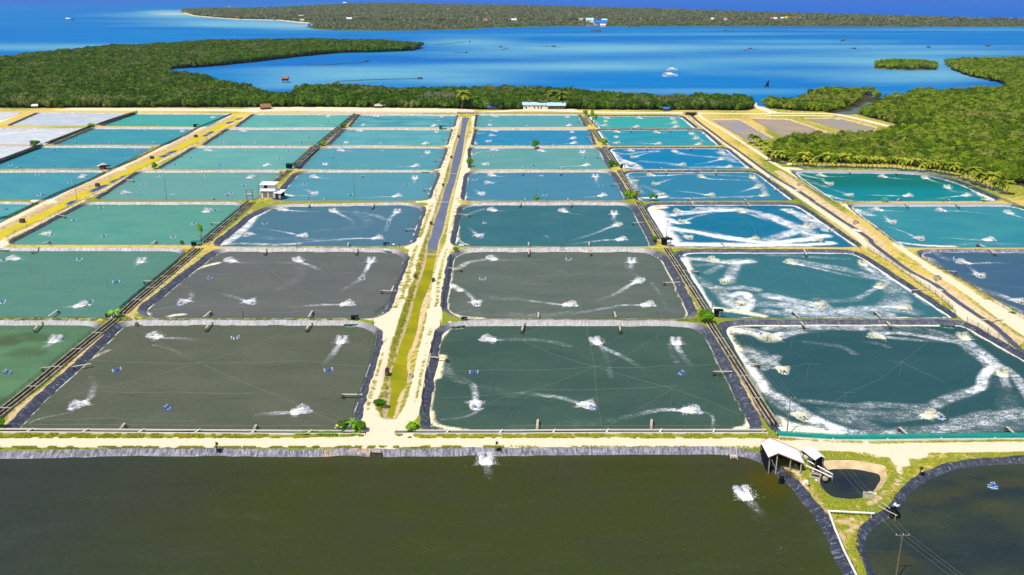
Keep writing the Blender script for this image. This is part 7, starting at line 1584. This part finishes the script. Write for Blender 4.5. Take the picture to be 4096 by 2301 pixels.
# ================================================================== GRASS AND CREEPERS
def tufts(name, region_pts, size, mat, seed, label, lean=.5, up=1.0):
    rg = np.random.default_rng(seed); v = []; f = []
    for q in region_pts:
        s = size * rg.uniform(.5, 1.5)
        for j in range(4):
            a = rg.uniform(0, 6.28); dx, dy = math.cos(a) * s, math.sin(a) * s; ox, oy = rg.uniform(-.15, .15, 2); n0 = len(v)
            v += [(q[0] + ox - dy * .3, q[1] + oy + dx * .3, -.02), (q[0] + ox + dy * .3, q[1] + oy - dx * .3, -.02), (q[0] + ox + dx * lean, q[1] + oy + dy * lean, s * up)]; f.append((n0, n0 + 1, n0 + 2))
    o = mesh_obj(name, v, f, mat); return tag(o, label, 'grass', kind='stuff')
M['gr'] = m_leaf('verge_grass', (96, 116, 20), (186, 180, 62)); M['gry'] = m_leaf('dry_grass', (150, 146, 50), (214, 188, 96))
def reg(poly, n, seed):
    rg = np.random.default_rng(seed); P_ = arr(poly); lo = P_.min(0); hi = P_.max(0); q = rg.uniform(lo, hi, (n, 2)); q = q[pip(q, P_)]
    for k, p in PONDS.items():
        if p['poly'][:, 1].min() < 260: q = q[sdf(q, p['rim']) > .35]
    i = vnoise(q, 1.4, seed + 40) > .42; return q[i]
rr2 = 0
q1 = np.vstack([reg(ZP('d1', '-200,1145 2470,1152 2470,1190 -200,1190'), 9000, 1), reg(ZP('d2', '0,1152 1040,1156 1030,1175 700,1172 400,1190 0,1190'), 4000, 2), reg(ZP('d2', '1340,1152 2470,1152 2470,1190 1400,1190'), 4000, 3), reg(ZP('d3', '0,1150 2450,1148 2470,1195 0,1188'), 8000, 4)])
tufts('grass', q1, .30, M['gr'], 1, 'rough green grass between the front gutter and the front road')
q2 = np.vstack([reg(ZP('e1', '-300,285 2312,285 2312,310 -300,308'), 7000, 5), reg(ZP('e2', '0,285 2312,280 2312,305 0,300'), 7000, 6), reg(ZP('e3', '0,280 2200,285 2312,300 2312,400 2200,330 0,305'), 7000, 7)])
tufts('grass', q2, .22, M['gr'], 2, 'short grass along the top of the front pond liner')
q3 = np.vstack([reg(ZP('e4', '480,345 900,345 1130,420 1135,560 1050,640 900,760 800,900 950,900 840,1030 860,1447 680,1447 500,1000 330,620 200,600 180,480 350,470 400,560 520,760 650,830 800,790 880,780 960,740 1100,510 950,410 700,385 520,410'), 24000, 8), reg(ZP('e4', '1200,440 1700,380 2312,330 2312,365 1800,390 1500,460 1300,560 1200,740 1120,770 1000,760 1140,600'), 14000, 9), reg(ZP('e4', '100,205 1000,250 2312,212 2312,235 1000,262 100,230'), 5000, 10)])
tufts('grass', q3, .22, M['gr'], 3, 'bright grass around the teardrop pond and lower right bank')
q4 = np.vstack([reg(ZP('d1', '0,20 2470,28 2470,62 0,58'), 6000, 11), reg(ZP('d2', '0,28 980,28 980,66 0,66'), 3000, 12), reg(ZP('d3', '0,35 1800,35 1800,70 0,74'), 4500, 13)])
tufts('grass', q4, .18, M['gr'], 4, 'thin grass on the dike between first and second rows')
q5 = reg(ZP('d2', '1160,250 1440,0 1560,0 1230,980 1150,950 1180,700'), 9000, 14); q5 = q5[(sdf(q5, CANAL) > 1.0) & (np.min([pdist(q5, ln) - hw for ln, hw in RUT[:10]], axis=0) > .3)]
q6 = reg(ZP('c2', '1640,300 1740,0 1700,0 1600,300 1350,1107 1440,1107'), 9000, 15); q6 = q6[(sdf(q6, CANAL) > 1.4)]
o = tufts('grass', np.vstack([q5, q6]), .24, M['gr'], 5, 'tufted grass on the left bank of the algae canal')
vp_ = reg(ZP('d2', '400,1135 720,1100 760,1095 1000,1120 1040,1160 600,1172 380,1165'), 5000, 16); o = tufts('creeper', vp_, .42, M['bush'], 6, 'green creeper growing over the front gutter left of the junction')
# foam flecks and spray: loose droplets near the strongest front aerators are in their splash parts
# ================================================================== HAZE
hz = bpy.data.materials.new('haze'); hz.use_nodes = True; t = hz.node_tree; t.nodes.clear(); o_ = t.nodes.new('ShaderNodeOutputMaterial'); pv = t.nodes.new('ShaderNodeVolumePrincipled')
pv.inputs['Color'].default_value = (.80, .88, 1.0, 1); pv.inputs['Density'].default_value = .00003; pv.inputs['Anisotropy'].default_value = .2; t.links.new(pv.outputs[0], o_.inputs['Volume'])
b = MB(); b.box((0, 30000, 58), (90000, 64000, 126)); o = b.build('haze', hz); tag(o, kind='stuff')
